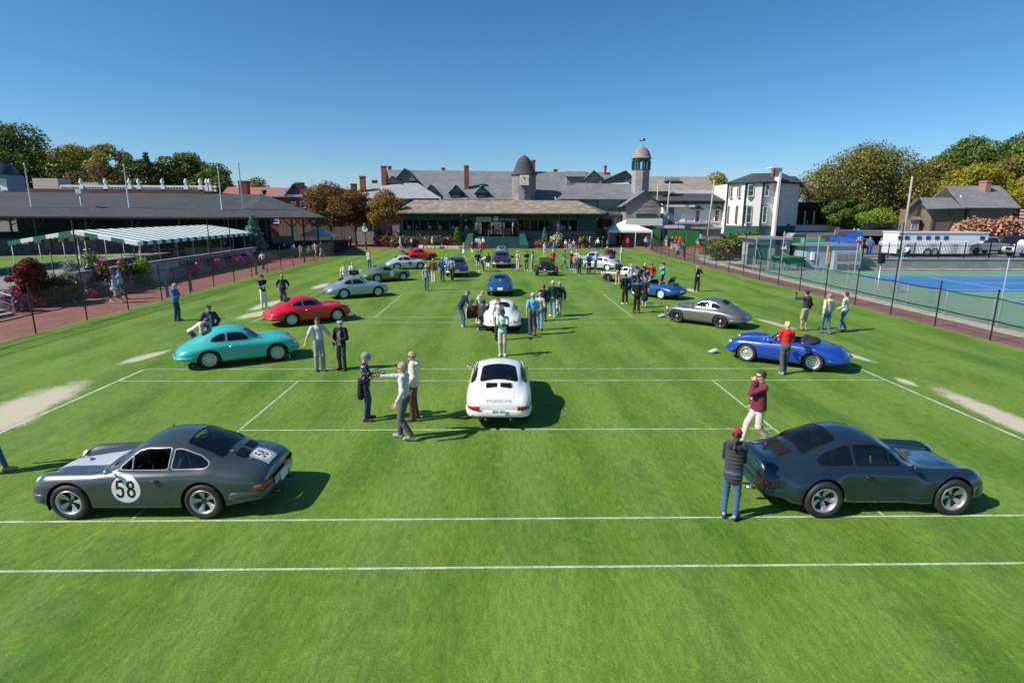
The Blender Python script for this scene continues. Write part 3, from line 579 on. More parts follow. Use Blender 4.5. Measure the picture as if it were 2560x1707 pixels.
class Surf:
    def __init__(s,tab,nx=104,nv=7,flare=None):
        xs=np.array([t[0]for t in tab]);pts=np.array([np.array(t[1]).ravel()for t in tab]);o=np.argsort(xs);xs=xs[o];pts=pts[o]
        u=np.linspace(0,1,nx);q=xs[0]+(xs[-1]-xs[0])*(0.5-0.5*np.cos(math.pi*(0.12+0.76*u))-0.5+0.5*math.cos(math.pi*.12))/(math.cos(math.pi*.12))
        q=np.clip(q,xs[0],xs[-1]);q[0]=xs[0];q[-1]=xs[-1]
        C=pchip(xs,pts,q).reshape(nx,-1,2);K=C.shape[1]
        ext=np.concatenate([2*C[:,:1]-C[:,1:2],C,C[:,-2:-1]*np.array([-1,1])],1)
        rows=[];vv=[]
        for k in range(K-1):
            p0,p1,p2,p3=ext[:,k],ext[:,k+1],ext[:,k+2],ext[:,k+3]
            for j in range(nv):
                t=j/nv;rows.append(0.5*(2*p1+(p2-p0)*t+(2*p0-5*p1+4*p2-p3)*t*t+(3*p1-p0-3*p2+p3)*t**3));vv.append(k+t)
        rows.append(C[:,-1]);vv.append(K-1)
        H=np.stack(rows,1);vv=np.array(vv);H[:,-1,0]=0
        full=np.concatenate([H*np.array([-1,1]),H[:,-2::-1]],1);va=np.concatenate([vv,vv[-2::-1]])
        nx_,m=full.shape[:2]
        P=np.zeros((nx_,m,3));P[:,:,0]=q[:,None];P[:,:,1]=full[:,:,0];P[:,:,2]=full[:,:,1]
        if flare is not None:P=flare(P,va)
        P=P.reshape(-1,3);va=np.tile(va,nx_)
        idx=np.arange(nx_*m).reshape(nx_,m);a,b,c,d=idx[:-1,:-1].ravel(),idx[1:,:-1].ravel(),idx[1:,1:].ravel(),idx[:-1,1:].ravel()
        T=np.concatenate([np.stack([a,b,c],1),np.stack([a,c,d],1)])
        # end caps
        n0=len(P);ends=[]
        for row,flip in((idx[0],False),(idx[-1],True)):
            cpt=P[row].mean(0);P=np.vstack([P,cpt]);va=np.append(va,3.0);ci=len(P)-1
            f=np.stack([np.full(m-1,ci),row[:-1],row[1:]],1);ends.append(f[:,::-1]if flip else f)
        T=np.concatenate([T]+ends)
        s.P=P;s.va=va;s.T=T;s.reg=np.zeros(len(T),int);s.names={'body':0}
        fn=np.cross(P[T[:,1]]-P[T[:,0]],P[T[:,2]]-P[T[:,0]])
        if(fn[:,2]*(P[T].mean(1)[:,2]-.6)).sum()<0:s.T=T[:,::-1];fn=-fn
        N=np.zeros_like(P)
        for k in range(3):np.add.at(N,s.T[:,k],fn)
        s.N=N/(np.linalg.norm(N,axis=1,keepdims=True)+1e-12)
    def cut(s,f,sel):
        pos=f[s.T]>0;cnt=pos.sum(1);mix=sel&(cnt>0)&(cnt<3)
        if not mix.any():return
        Tm=s.T[mix];pm=pos[mix];rm=s.reg[mix];lone_pos=pm.sum(1)==1
        li=np.where(lone_pos,np.argmax(pm,1),np.argmin(pm,1));ar=np.arange(len(Tm))
        a=Tm[ar,li];b=Tm[ar,(li+1)%3];c=Tm[ar,(li+2)%3]
        e=np.concatenate([np.stack([np.minimum(a,b),np.maximum(a,b)],1),np.stack([np.minimum(a,c),np.maximum(a,c)],1)])
        ue,inv=np.unique(e,axis=0,return_inverse=True);inv=inv.ravel()
        fa,fb=f[ue[:,0]],f[ue[:,1]];t=(fa/(fa-fb))[:,None];base=len(s.P)
        s.P=np.vstack([s.P,s.P[ue[:,0]]*(1-t)+s.P[ue[:,1]]*t]);nn=s.N[ue[:,0]]*(1-t)+s.N[ue[:,1]]*t
        s.N=np.vstack([s.N,nn/(np.linalg.norm(nn,axis=1,keepdims=True)+1e-12)]);s.va=np.append(s.va,s.va[ue[:,0]]*(1-t[:,0])+s.va[ue[:,1]]*t[:,0])
        ab=inv[:len(a)]+base;ac=inv[len(a):]+base
        new=np.concatenate([np.stack([a,ab,ac],1),np.stack([ab,b,c],1),np.stack([ab,c,ac],1)])
        s.T=np.concatenate([s.T[~mix],new]);s.reg=np.concatenate([s.reg[~mix],rm,rm,rm])
    def refine(s,cond):
        """split the chosen triangles into four"""
        sel=cond(s.P[s.T].mean(1),s.va[s.T].mean(1),s.N[s.T].mean(1));Ts=s.T[sel];n=len(Ts)
        e=np.sort(np.concatenate([Ts[:,[0,1]],Ts[:,[1,2]],Ts[:,[2,0]]]),1);ue,inv=np.unique(e,axis=0,return_inverse=True);inv=inv.ravel()+len(s.P)
        s.P=np.vstack([s.P,s.P[ue].mean(1)]);nn=s.N[ue].mean(1);s.N=np.vstack([s.N,nn/np.linalg.norm(nn,axis=1,keepdims=True)]);s.va=np.append(s.va,s.va[ue].mean(1))
        ab,bc,ca=inv[:n],inv[n:2*n],inv[2*n:];a,b,c=Ts.T;r=s.reg[sel]
        s.T=np.concatenate([s.T[~sel],np.stack([a,ab,ca],1),np.stack([ab,b,bc],1),np.stack([ca,bc,c],1),np.stack([ab,bc,ca],1)]);s.reg=np.concatenate([s.reg[~sel],r,r,r,r])
    def pieces(s,name,regs,offset=0.0,side=None):
        """one mesh for each separate piece"""
        ids=[s.names[k]for k in regs if k in s.names];m=np.isin(s.reg,ids)
        if side:m&=(s.P[s.T].mean(1)[:,1]*side)>0
        T=s.T[m]
        if len(T)==0:return[]
        u,inv=np.unique(T,return_inverse=True);T2=inv.reshape(-1,3);lab=np.arange(len(u))
        while True:
            mn=lab[T2].min(1);new=lab.copy()
            for k in range(3):np.minimum.at(new,T2[:,k],mn)
            new=new[new]
            if(new==lab).all():break
            lab=new
        tl=lab[T2[:,0]];out=[];old=s.reg.copy();idx=np.nonzero(m)[0]
        for c in np.unique(tl):
            q=idx[tl==c]
            if len(q)<8:continue
            s.reg=np.full(len(old),-5);s.reg[q]=99;s.names['_tmp']=99;out.append(s.mesh(name,['_tmp'],offset));s.reg=old
        return out
    def region(s,name,ff,cond,src=('body',)):
        """faces of the src regions where ff < 0 and cond holds become region name"""
        rid=s.names.setdefault(name,len(s.names));ids=[s.names[k]for k in src if k in s.names]
        def sel():
            c=s.P[s.T].mean(1);return np.isin(s.reg,ids)&cond(c,s.va[s.T].mean(1),s.N[s.T].mean(1))
        f=ff(s.P);f=np.where(np.abs(f)<1e-7,1e-7,f);s.cut(f,sel())
        f=ff(s.P);f=np.where(np.abs(f)<1e-6,0,f);ins=f[s.T].mean(1)<0
        s.reg[sel()&ins]=rid
    def mesh(s,name,regs,offset=0.0,side=None,flip=False):
        ids=[s.names[k]for k in regs if k in s.names];m=np.isin(s.reg,ids)
        if side:m&=(s.P[s.T].mean(1)[:,1]*side)>0
        T=s.T[m]
        if len(T)==0:return None
        u,inv=np.unique(T,return_inverse=True);T=inv.reshape(-1,3)
        if flip:T=T[:,::-1]
        V=s.P[u]+s.N[u]*offset;Nn=s.N[u]*(-1 if flip else 1)
        me=bpy.data.meshes.new(name);me.vertices.add(len(V));me.vertices.foreach_set('co',V.astype(np.float32).ravel())
        me.loops.add(T.size);me.loops.foreach_set('vertex_index',T.astype(np.int32).ravel())
        me.polygons.add(len(T));me.polygons.foreach_set('loop_start',np.arange(0,T.size,3,dtype=np.int32));me.polygons.foreach_set('loop_total',np.full(len(T),3,np.int32))
        me.polygons.foreach_set('use_smooth',np.ones(len(T),bool));me.update();me.validate()
        try:me.normals_split_custom_set_from_vertices([tuple(map(float,n))for n in Nn])
        except Exception:pass
        return me
# half sections: P0 floor, P1 sill, P2 widest, P3 upper flank, P4 crest or belt, P5 valley or glass, P6 roof edge, P7 centre
def rows(tab):
    out=[]
    for x,*p in tab:out.append((x,p))
    return out
T911=rows([
 (1.97,(.25,.33),(.46,.34),(.53,.42),(.52,.48),(.47,.52),(.36,.525),(.20,.53),(0,.53)),
 (1.91,(.30,.26),(.60,.27),(.665,.42),(.66,.51),(.57,.585),(.42,.565),(.22,.58),(0,.58)),
 (1.80,(.35,.22),(.68,.24),(.735,.44),(.72,.59),(.60,.68),(.44,.615),(.23,.632),(0,.634)),
 (1.60,(.40,.20),(.73,.22),(.785,.46),(.76,.655),(.625,.765),(.46,.675),(.24,.692),(0,.695)),
 (1.20,(.40,.19),(.755,.21),(.80,.50),(.78,.70),(.65,.825),(.49,.748),(.25,.766),(0,.77)),
 (.88,(.40,.19),(.765,.20),(.805,.54),(.788,.73),(.675,.852),(.53,.80),(.27,.826),(0,.835)),
 (.72,(.40,.19),(.765,.20),(.805,.55),(.79,.745),(.69,.868),(.585,.85),(.32,.873),(0,.895)),
 (.56,(.40,.19),(.765,.20),(.805,.55),(.79,.75),(.70,.876),(.625,.905),(.42,.975),(0,1.005)),
 (.36,(.40,.19),(.765,.20),(.805,.56),(.79,.755),(.71,.882),(.645,1.0),(.495,1.115),(0,1.155)),
 (.12,(.40,.19),(.765,.20),(.805,.56),(.79,.76),(.716,.887),(.647,1.06),(.51,1.21),(0,1.275)),
 (-.20,(.40,.19),(.765,.20),(.805,.56),(.79,.765),(.72,.893),(.645,1.075),(.51,1.235),(0,1.315)),
 (-.55,(.40,.19),(.765,.20),(.805,.56),(.792,.77),(.727,.90),(.64,1.06),(.495,1.21),(0,1.288)),
 (-.90,(.40,.19),(.765,.20),(.808,.56),(.795,.77),(.73,.90),(.61,1.0),(.455,1.115),(0,1.19)),
 (-1.25,(.40,.19),(.76,.21),(.808,.55),(.788,.75),(.705,.88),(.57,.938),(.40,.995),(0,1.04)),
 (-1.60,(.40,.22),(.73,.25),(.793,.53),(.77,.725),(.67,.832),(.53,.866),(.36,.894),(0,.912)),
 (-1.90,(.38,.26),(.68,.28),(.755,.50),(.735,.67),(.63,.752),(.50,.776),(.34,.792),(0,.802)),
 (-2.06,(.35,.28),(.63,.30),(.71,.48),(.695,.61),(.60,.69),(.48,.708),(.32,.718),(0,.724)),
 (-2.13,(.32,.30),(.58,.32),(.67,.46),(.655,.565),(.575,.63),(.46,.648),(.3,.656),(0,.66)),
 (-2.165,(.28,.34),(.52,.35),(.61,.44),(.60,.51),(.53,.555),(.42,.57),(.27,.575),(0,.577))])
T356=rows([
 (1.92,(.15,.37),(.34,.38),(.40,.45),(.385,.50),(.33,.53),(.25,.54),(.13,.545),(0,.545)),
 (1.85,(.25,.30),(.54,.31),(.61,.44),(.595,.535),(.51,.595),(.38,.588),(.2,.60),(0,.60)),
 (1.71,(.33,.25),(.655,.26),(.73,.46),(.71,.61),(.595,.70),(.43,.652),(.22,.67),(0,.672)),
 (1.50,(.38,.22),(.71,.24),(.79,.48),(.772,.67),(.62,.782),(.44,.708),(.23,.725),(0,.73)),
 (1.15,(.40,.20),(.74,.22),(.82,.50),(.805,.71),(.645,.842),(.47,.77),(.25,.787),(0,.795)),
 (.80,(.40,.19),(.755,.21),(.828,.52),(.812,.73),(.67,.865),(.50,.82),(.27,.847),(0,.86)),
 (.63,(.40,.19),(.755,.21),(.83,.52),(.815,.735),(.69,.873),(.56,.86),(.31,.90),(0,.93)),
 (.46,(.40,.19),(.755,.21),(.83,.52),(.815,.735),(.70,.88),(.60,.925),(.41,1.015),(0,1.06)),
 (.25,(.40,.19),(.755,.21),(.83,.52),(.815,.735),(.71,.885),(.615,1.02),(.47,1.14),(0,1.185)),
 (0,(.40,.19),(.755,.21),(.83,.52),(.815,.735),(.712,.89),(.615,1.06),(.478,1.208),(0,1.272)),
 (-.30,(.40,.19),(.755,.21),(.83,.52),(.815,.735),(.71,.895),(.608,1.07),(.478,1.225),(0,1.302)),
 (-.65,(.40,.19),(.755,.21),(.832,.52),(.816,.735),(.705,.895),(.59,1.05),(.452,1.19),(0,1.268)),
 (-1.0,(.40,.20),(.75,.22),(.832,.515),(.81,.73),(.68,.868),(.55,.97),(.40,1.08),(0,1.147)),
 (-1.35,(.38,.23),(.73,.25),(.81,.50),(.778,.695),(.635,.81),(.49,.875),(.33,.94),(0,.98)),
 (-1.65,(.35,.27),(.67,.29),(.76,.47),(.72,.63),(.575,.72),(.43,.765),(.28,.80),(0,.82)),
 (-1.88,(.28,.31),(.56,.33),(.655,.44),(.62,.55),(.49,.62),(.37,.648),(.24,.667),(0,.676)),
 (-2.01,(.18,.36),(.38,.37),(.46,.44),(.44,.49),(.355,.53),(.27,.547),(.17,.553),(0,.557))])
def belt(tab,dz,x0,x1):
    """lower the waistline (and the flank under it) between the axles, keeping the roof"""
    out=[]
    for x,p in tab:
        k=float(np.clip((x0-x)/.5,0,1)*np.clip((x-x1)/.5,0,1));q=[]
        for i,(y,z)in enumerate(p):q.append((y,z-dz*k*(0,0,.15,.6,1,.75,.30,.12)[i]if not(i>=5 and z<.9)else z-dz*k*.8))
        out.append((x,q))
    return out
T911=belt(T911,.055,1.55,-1.9);T356=belt(T356,.060,1.25,-1.75)
def remap(is9):
    a,b=([-2.2,-1.57,-1.23,-1.0,-.6,-.4,.2,.49,.88,1.105,2.0],[-2.12,-1.64,-1.36,-1.20,-.76,-.55,-.04,.29,.72,1.04,1.85])if is9 else([-2.05,-1.2,-.9,-.4,.1,.35,.8,1.05,1.95],[-2.03,-1.22,-.95,-.47,-.01,.24,.69,.97,1.84])
    return lambda x:np.interp(x,a,b)
def lower_cabin(tab,dz,zb=.86):
    """same car with a lower roof"""
    out=[]
    for x,p in tab:
        q=[]
        for i,(y,z)in enumerate(p):q.append((y,zb+(z-zb)*(1-dz)if i>=5 and z>zb and-1.3<x<.6 else z))
        out.append((x,q))
    return out
def open_cabin(tab):
    """same car without roof: cowl, cockpit rim and rear deck at belt height"""
    out=[]
    for x,p in tab:
        q=list(p)
        if-1.5<x<.7:
            zb=p[4][1];k=np.interp(x,[-1.5,-1.0,-.2,.3,.7],[-.005,.015,.005,.02,.03])
            q[5]=(.57,zb+.012+k*.5);q[6]=(.33,zb+.028+k);q[7]=(0,zb+.035+k)
        elif x<=-1.35:pass
        out.append((x,q))
    return out
def flare911(P,va):
    """wide wheel arches"""
    x=P[:,:,0];y=P[:,:,1];z=P[:,:,2];Q=P.copy()
    for cx,amp,w in((1.136,.058,.25),(-1.136,.105,.31)):
        d=np.hypot(x-cx,np.maximum(z-.33,0)*.95+np.maximum(.33-z,0)*.3);k=np.clip(1-(d-.36)/w,0,1);k=k*k*(3-2*k)
        k*=np.clip((.90-z)/.34,0,1)**.7*np.clip((va-0.4)*3,0,1)*np.clip((4.5-va)*.8,0,1)
        Q[:,:,1]+=np.sign(y)*amp*k
    return Q
def lathe_mesh(name,prof,n=28,axis='y'):
    me=mesh(name,*(lambda b:(b.V,b.F))(MB().lathe(prof,n,axis)),smooth=True);return me
WHEEL={}
def wheel_meshes(kind,r=.315,w=.19):
    key=(kind,r,w)
    if key in WHEEL:return WHEEL[key]
    h=w/2;ri=r*.66;out=[]
    tyre=[(ri,h*.82),(ri+.012,h*.95),(r*.86,h*1.06),(r*.96,h*.92),(r,h*.66),(r,-h*.66),(r*.96,-h*.92),(r*.86,-h*1.06),(ri,-h*.9)]
    out.append(('tyre',lathe_mesh('tyre',tyre,36),'rubber',False))
    rim=[(ri+.004,h*.80),(ri+.012,h*.93),(ri-.002,h*.99),(ri-.018,h*.90),(ri-.028,h*.45),(ri-.03,-h*.3),(ri-.05,-h*.5)]
    b=MB().lathe(rim,36,'y')
    rim_me=mesh('wheel',b.V,b.F,True);rimcol={'fuchs':'alloy','disc':'wheel_silver','black':'wheel_black','white':'wheel_white'}[kind]
    dark=MB().lathe([(0.001,h*.02),(ri-.03,h*.02)],24,'y');out.append(('dark_backing',mesh('dark_backing',dark.V,dark.F),'wheel_dark',False))  # plain dark backing disc, coloured as the shade behind spokes and holes
    if kind=='fuchs':
        for k in range(5):
            sp=MB()
            t=2*math.pi*k/5+.31;ct,st=math.cos(t),math.sin(t)
            prof=[(.045,.022),(.09,.030),(.14,.045),(ri-.035,.055),(ri-.02,.05)]
            V=[];Fs=[]
            for rr,hw in prof:
                yy=h*(.30+.45*((rr-.05)/(ri-.05))**2)if rr>.05 else h*.32
                for sgn,dy in((-1,0),(-.45,.012),(.45,.012),(1,0)):V.append((rr*ct-sgn*hw*st,yy+dy,rr*st+sgn*hw*ct))
            for i in range(len(prof)-1):
                for j in range(3):Fs.append((i*4+j,i*4+j+1,(i+1)*4+j+1,(i+1)*4+j))
            sp.add(V,Fs);out.append(('spoke',mesh('spoke',sp.V,sp.F,True),'alloy',False))
        hub=MB().lathe([(.052,h*.1),(.050,h*.36),(.03,h*.44),(.001,h*.45)],16,'y');out.append(('hub_cap',mesh('hub_cap',hub.V,hub.F,True),'alloy_dark',False))
    else:
        n=40;rings=[(.001,.42),(.05,.42),(.07,.50),(.105,.58),(.128,.52),(.158,.56),(ri-.03,.62),(ri-.018,.85)]
        V=[];Fs=[]
        for rr,hh in rings:
            for j in range(n):t=2*math.pi*j/n;V.append((rr*math.cos(t),h*hh,rr*math.sin(t)))
        for i in range(len(rings)-1):
            for j in range(n):
                if i==4 and kind!='white' and(j%4)in(0,1):continue
                Fs.append((i*n+j,i*n+(j+1)%n,(i+1)*n+(j+1)%n,(i+1)*n+j))
        out.append(('wheel_face',mesh('wheel_face',V,Fs,True),rimcol,False))
        hub=MB().lathe([(.062,h*.55),(.055,h*.75),(.035,h*.82),(.001,h*.83)],16,'y');out.append(('hub_cap',mesh('hub_cap',hub.V,hub.F,True),'chrome',False))
    WHEEL[key]=(rim_me,rimcol,out);return WHEEL[key]
def paint(name,col,metal=0.0,rough=0.32):
    return mat('paint_'+name,col,rough=rough,metal=metal,coat=1.0,spec=0.5,noise=(300,.05,2)if metal else None)
def cmats():
    mat('chrome',(.70,.70,.70),.22,.9);mat('alloy',(.50,.50,.49),.42,.75);mat('trim_cream',(.46,.43,.40),.4,.3);mat('alloy_dark',(.12,.11,.10),.35,.8)
    mat('rubber',(.022,.021,.021),.62,noise=(9,.25));mat('wheel_silver',(.60,.61,.60),.38,.55);mat('wheel_black',(.012,.012,.013),.25,coat=.5)
    mat('wheel_white',(.72,.72,.70),.35);mat('wheel_dark',(.03,.026,.024),.6);mat('seam',(.006,.006,.006),.7);mat('underbody',(.012,.012,.012),.8)
    mat('black_trim',(.012,.012,.013),.45);mat('interior_black',(.018,.017,.016),.65);mat('interior_tan',(.34,.15,.05),.55,noise=(20,.15));mat('interior_red',(.25,.03,.03),.55)
    mat('interior_grey',(.10,.10,.11),.6);mat('lens_red',(.42,.012,.01),.12,coat=1);mat('lens_amber',(.62,.17,.02),.12,coat=1);mat('plate_white',(.72,.72,.70),.4)
    mat('grille_black',(.012,.012,.012),.5);mat('tin',(.55,.55,.53),.3,.8)
    for nm,tint,a in(('glass_clear',(.012,.018,.022),.35),('glass_dark',(.010,.016,.022),.62)):
        if nm in MATS:continue
        m=bpy.data.materials.new(nm);m.use_nodes=True;t=m.node_tree;t.nodes.clear()
        o=t.nodes.new('ShaderNodeOutputMaterial');g=t.nodes.new('ShaderNodeBsdfGlossy');g.inputs['Roughness'].default_value=.02;g.inputs['Color'].default_value=(.5,.54,.58,1)
        tr=t.nodes.new('ShaderNodeBsdfTransparent');tr.inputs[0].default_value=(.50,.56,.55,1);df=t.nodes.new('ShaderNodeBsdfDiffuse');df.inputs[0].default_value=(*tint,1)
        m1=t.nodes.new('ShaderNodeMixShader');m1.inputs[0].default_value=a;t.links.new(tr.outputs[0],m1.inputs[1]);t.links.new(df.outputs[0],m1.inputs[2])
        fr=t.nodes.new('ShaderNodeFresnel');fr.inputs[0].default_value=1.5;m2=t.nodes.new('ShaderNodeMixShader')
        ad=t.nodes.new('ShaderNodeMath');ad.operation='MULTIPLY_ADD';ad.inputs[1].default_value=1.0;ad.inputs[2].default_value=.05;t.links.new(fr.outputs[0],ad.inputs[0])
        t.links.new(ad.outputs[0],m2.inputs[0]);t.links.new(m1.outputs[0],m2.inputs[1]);t.links.new(g.outputs[0],m2.inputs[2]);t.links.new(m2.outputs[0],o.inputs[0]);MATS[nm]=m
    m=bpy.data.materials.new('headlamp_glass');m.use_nodes=True;b=m.node_tree.nodes['Principled BSDF'];b.inputs['Base Color'].default_value=(.75,.78,.8,1);b.inputs['Roughness'].default_value=.06;b.inputs['Metallic'].default_value=.75;MATS['headlamp_glass']=m
cmats()
def oriented(mb,d):
    """rotate a mesh built around +z so that +z becomes d"""
    M=Vector((0,0,1)).rotation_difference(Vector(d)).to_matrix();mb.V=[tuple(M@Vector(v))for v in mb.V];return mb
def shift(mb,p):mb.V=[(v[0]+p[0],v[1]+p[1],v[2]+p[2])for v in mb.V];return mb
def tri_extrude_text():pass
def car(name,label,kind,loc,rz,color,wheel='disc',inter='interior_black',wheel_r=.315,wheel_w=.19,decals=(),plate=True,bumper=None,opts=(),trim='chrome',group='show cars parked on the lawn',y_off=0):
    root=empty(name,(loc[0],loc[1],0),rz,label,'car',group)
    is9=kind.startswith('911');wide=kind=='911w';opn=kind in('356o','356s');hard=kind=='356h'
    tab=T911 if is9 else T356
    if opn:tab=open_cabin(tab)
    if hard:tab=lower_cabin(tab,.12)
    wb=2.272 if wide else(2.211 if is9 else 2.10);fx,rx=wb/2,-wb/2
    if kind=='356r':  # wide-arched racing body
        def fl(P,va):
            x,y,z=P[:,:,0],P[:,:,1],P[:,:,2];Q=P.copy()
            for cx in(fx,rx):
                d=np.hypot(x-cx,(z-.34)*.9);k=np.clip(1-(d-.3)/.26,0,1);k=k*k*(3-2*k)*np.clip((.85-z)/.2,0,1)*np.clip((np.abs(va)-.4)*3,0,1)*np.clip((4.4-np.abs(va))*1.2,0,1);Q[:,:,1]+=np.sign(y)*.09*k
            return Q
        S=Surf(tab,flare=fl)
    else:S=Surf(tab,flare=flare911 if wide else None)
    RM=remap(is9);S.P[:,0]=RM(S.P[:,0]);M2=lambda poly:[(float(RM(x)),z)for x,z in poly];tab=[(float(RM(x)),p)for x,p in tab]
    # wheel openings
    wr=wheel_r+(.052 if is9 else.045)
    for cx in(fx,rx):
        S.region('void',lambda P,cx=cx:np.hypot(P[:,0]-cx,(P[:,2]-wheel_r)*(1.0 if is9 else(1.06 if cx<0 else 1.0)))-wr,lambda c,v,n:(v<3.7)&(c[:,2]<.82)&(np.abs(c[:,1])>.3))
    S.region('void',lambda P:np.full(len(P),-1.0),lambda c,v,n:v<.55)
    side=lambda c,v,n:(v>3.6)&(v<6.6)&(np.abs(n[:,1])>.3)
    tw=.017 if not is9 else.014
    XZ=lambda P:P[:,[0,2]];XY=lambda P:P[:,[0,1]];YZ=lambda P:P[:,[1,2]]
    def window(nm,f,cond,t=tw):
        S.region('trim_'+nm,lambda P:f(P)-t,cond);S.region(nm,f,cond,('trim_'+nm,))
    rs=.12 if hard else 0
    def lz(poly):
        return[(x,.86+(z-.86)*(1-rs))for x,z in poly]
    if not opn:
        if is9:
            window('door_glass',lambda P:rpoly(XZ(P),M2([(.49,.862),(.20,1.14),(.02,1.178),(-.42,1.182),(-.385,.868)]),.025),side)
            window('quarter_glass',lambda P:rpoly(XZ(P),M2([(-.45,.875),(-.485,1.17),(-.62,1.145),(-.86,1.04),(-1.0,.92),(-.95,.88)]),.03),side)
            window('windscreen',lambda P:rpoly(YZ(P),[(-.575,.868),(-.485,1.19),(.485,1.19),(.575,.868)],.05),lambda c,v,n:(c[:,0]>.15)&(v>4.9)&(n[:,0]>.3))
            window('rear_window',lambda P:rpoly(XY(P),M2([(-.60,-.41),(-.60,.41),(-1.23,.47),(-1.23,-.47)]),.07),lambda c,v,n:(v>5.2))
        else:
            window('door_glass',lambda P:rpoly(XZ(P),M2(lz([(.35,.868),(.11,1.085),(-.08,1.115),(-.37,1.122),(-.385,.868)])),.03),side)
            if not hard:window('quarter_glass',lambda P:rpoly(XZ(P),M2([(-.455,.872),(-.445,1.115),(-.62,1.085),(-.82,.985),(-.91,.90),(-.86,.874)]),.035),side)
            window('windscreen',lambda P:rpoly(YZ(P),lz([(-.53,.885),(-.44,1.165),(.44,1.165),(.53,.885)]),.07),lambda c,v,n:(c[:,0]>0)&(v>4.9)&(n[:,0]>.3))
            window('rear_window',lambda P:rpoly(XY(P),M2([(-.80,-.30),(-.80,.30),(-1.14,.37),(-1.14,-.37)]if not hard else[(-.70,-.26),(-.70,.26),(-.98,.30),(-.98,-.30)]),.12),lambda c,v,n:(v>5.2))
    else:
        S.region('void',lambda P:rpoly(XY(P),M2([(.47,-.56),(.47,.56),(-.66,.58),(-.66,-.58)]),.2),lambda c,v,n:v>3.9)
    seam=.0045
    def panel(nm,f,cond):
        S.region('seam',lambda P:np.abs(f(P))-seam,cond);S.region(nm,f,cond)
    flank=lambda c,v,n:(v>1.0)&(v<4.35)
    dpoly=[(.64,.30),(.66,.60),(.60,.80),(.52,.838),(-.42,.852),(-.455,.72),(-.40,.36),(-.34,.275),(.56,.275)]if is9 else[(.50,.30),(.53,.60),(.47,.80),(.40,.838),(-.40,.848),(-.445,.70),(-.40,.36),(-.34,.27),(.42,.27)]
    for dec in decals:
        if dec[0]=='door58':
            for _ in range(2):S.refine(lambda c,v,n:(v>1)&(v<4.35)&(np.hypot(c[:,0]-.13,c[:,2]-.56)<.27))
            cx,cz,r=.13,.56,.235
            S.region('roundel',lambda P:np.hypot(P[:,0]-cx,P[:,2]-cz)-r,flank)
            S.region('numeral',lambda P:num58(np.stack([np.where(P[:,1]>0,-1,1)*(P[:,0]-cx),P[:,2]-cz],1),.31),flank,('roundel',))
        if dec[0]=='roundel':S.region('roundel',lambda P:np.hypot(P[:,0]-dec[1],P[:,2]-dec[2])-dec[3],flank)
        if dec[0]=='lid58':
            for _ in range(2):S.refine(lambda c,v,n:(v>4.2)&(c[:,0]<-1.58)&(np.abs(c[:,1])<.24))
            S.region('stripe',lambda P:rpoly(XY(P),M2([(-1.62,-.21),(-1.62,.21),(-2.04,.21),(-2.04,-.21)]),.01),lambda c,v,n:v>4.2)
            S.region('roundel',lambda P:np.hypot((P[:,0]+1.81)*1.06,P[:,1])-.155,lambda c,v,n:v>4.2,('stripe',))
            S.region('numeral',lambda P:num58(np.stack([P[:,1]*-1,(P[:,0]+1.81)*1.06],1),.20),lambda c,v,n:v>4.2,('roundel',))
        if dec[0]=='hood_stripe':
            S.region('stripe',lambda P:rpoly(XY(P),M2([(1.90,-.13),(1.90,.13),(.83,.33),(.83,-.33)]),.01),lambda c,v,n:(v>4.2)&(c[:,0]>.5))
    panel('door',lambda P:rpoly(XZ(P),M2(dpoly),.05),flank)
    if is9:
        panel('bonnet',lambda P:rpoly(XY(P),M2([(.80,-.52),(.80,.52),(1.5,.46),(1.86,.38),(1.86,-.38),(1.5,-.46)]),.08),lambda c,v,n:(v>4.2)&(c[:,0]>.5))
        panel('engine_lid',lambda P:rpoly(XY(P),M2([(-1.31,-.40),(-1.31,.40),(-2.06,.36),(-2.06,-.36)]),.06),lambda c,v,n:(v>4.2)&(c[:,0]<-1))
        if not wide:
            for s_ in(-1,1):S.region('grille',lambda P,s_=s_:rpoly(XY(P),M2([(-1.37,s_*.035),(-1.37,s_*.32),(-1.57,s_*.315),(-1.57,s_*.035)]),.01),lambda c,v,n:(v>4.2),('engine_lid','body'))
        else:S.region('grille',lambda P:rpoly(XY(P),M2([(-1.36,-.33),(-1.36,.33),(-1.66,.32),(-1.66,-.32)]),.02),lambda c,v,n:(v>4.2),('engine_lid','body'))
    else:
        panel('bonnet',lambda P:rpoly(XY(P),M2([(.72,-.44),(.72,.44),(1.35,.40),(1.78,.26),(1.78,-.26),(1.35,-.40)]),.10),lambda c,v,n:(v>4.2)&(c[:,0]>.4))
        panel('engine_lid',lambda P:rpoly(XY(P),M2([(-1.18,-.34),(-1.18,.34),(-1.72,.30),(-1.72,-.30)]),.12),lambda c,v,n:(v>4.2)&(c[:,0]<-1))
        if 'two_grilles' in opts:
            for s_ in(-1,1):S.region('grille',lambda P,s_=s_:rpoly(XY(P),M2([(-1.24,s_*.06),(-1.24,s_*.17),(-1.50,s_*.16),(-1.50,s_*.06)]),.03),lambda c,v,n:(v>4.2),('engine_lid','body'))
        else:S.region('grille',lambda P:rpoly(XY(P),M2([(-1.24,-.085),(-1.24,.085),(-1.50,.08),(-1.50,-.08)]),.03),lambda c,v,n:(v>4.2),('engine_lid','body'))
    pm=color;roof_m=None
    part('body',S.mesh('body',['body']),root,pm)
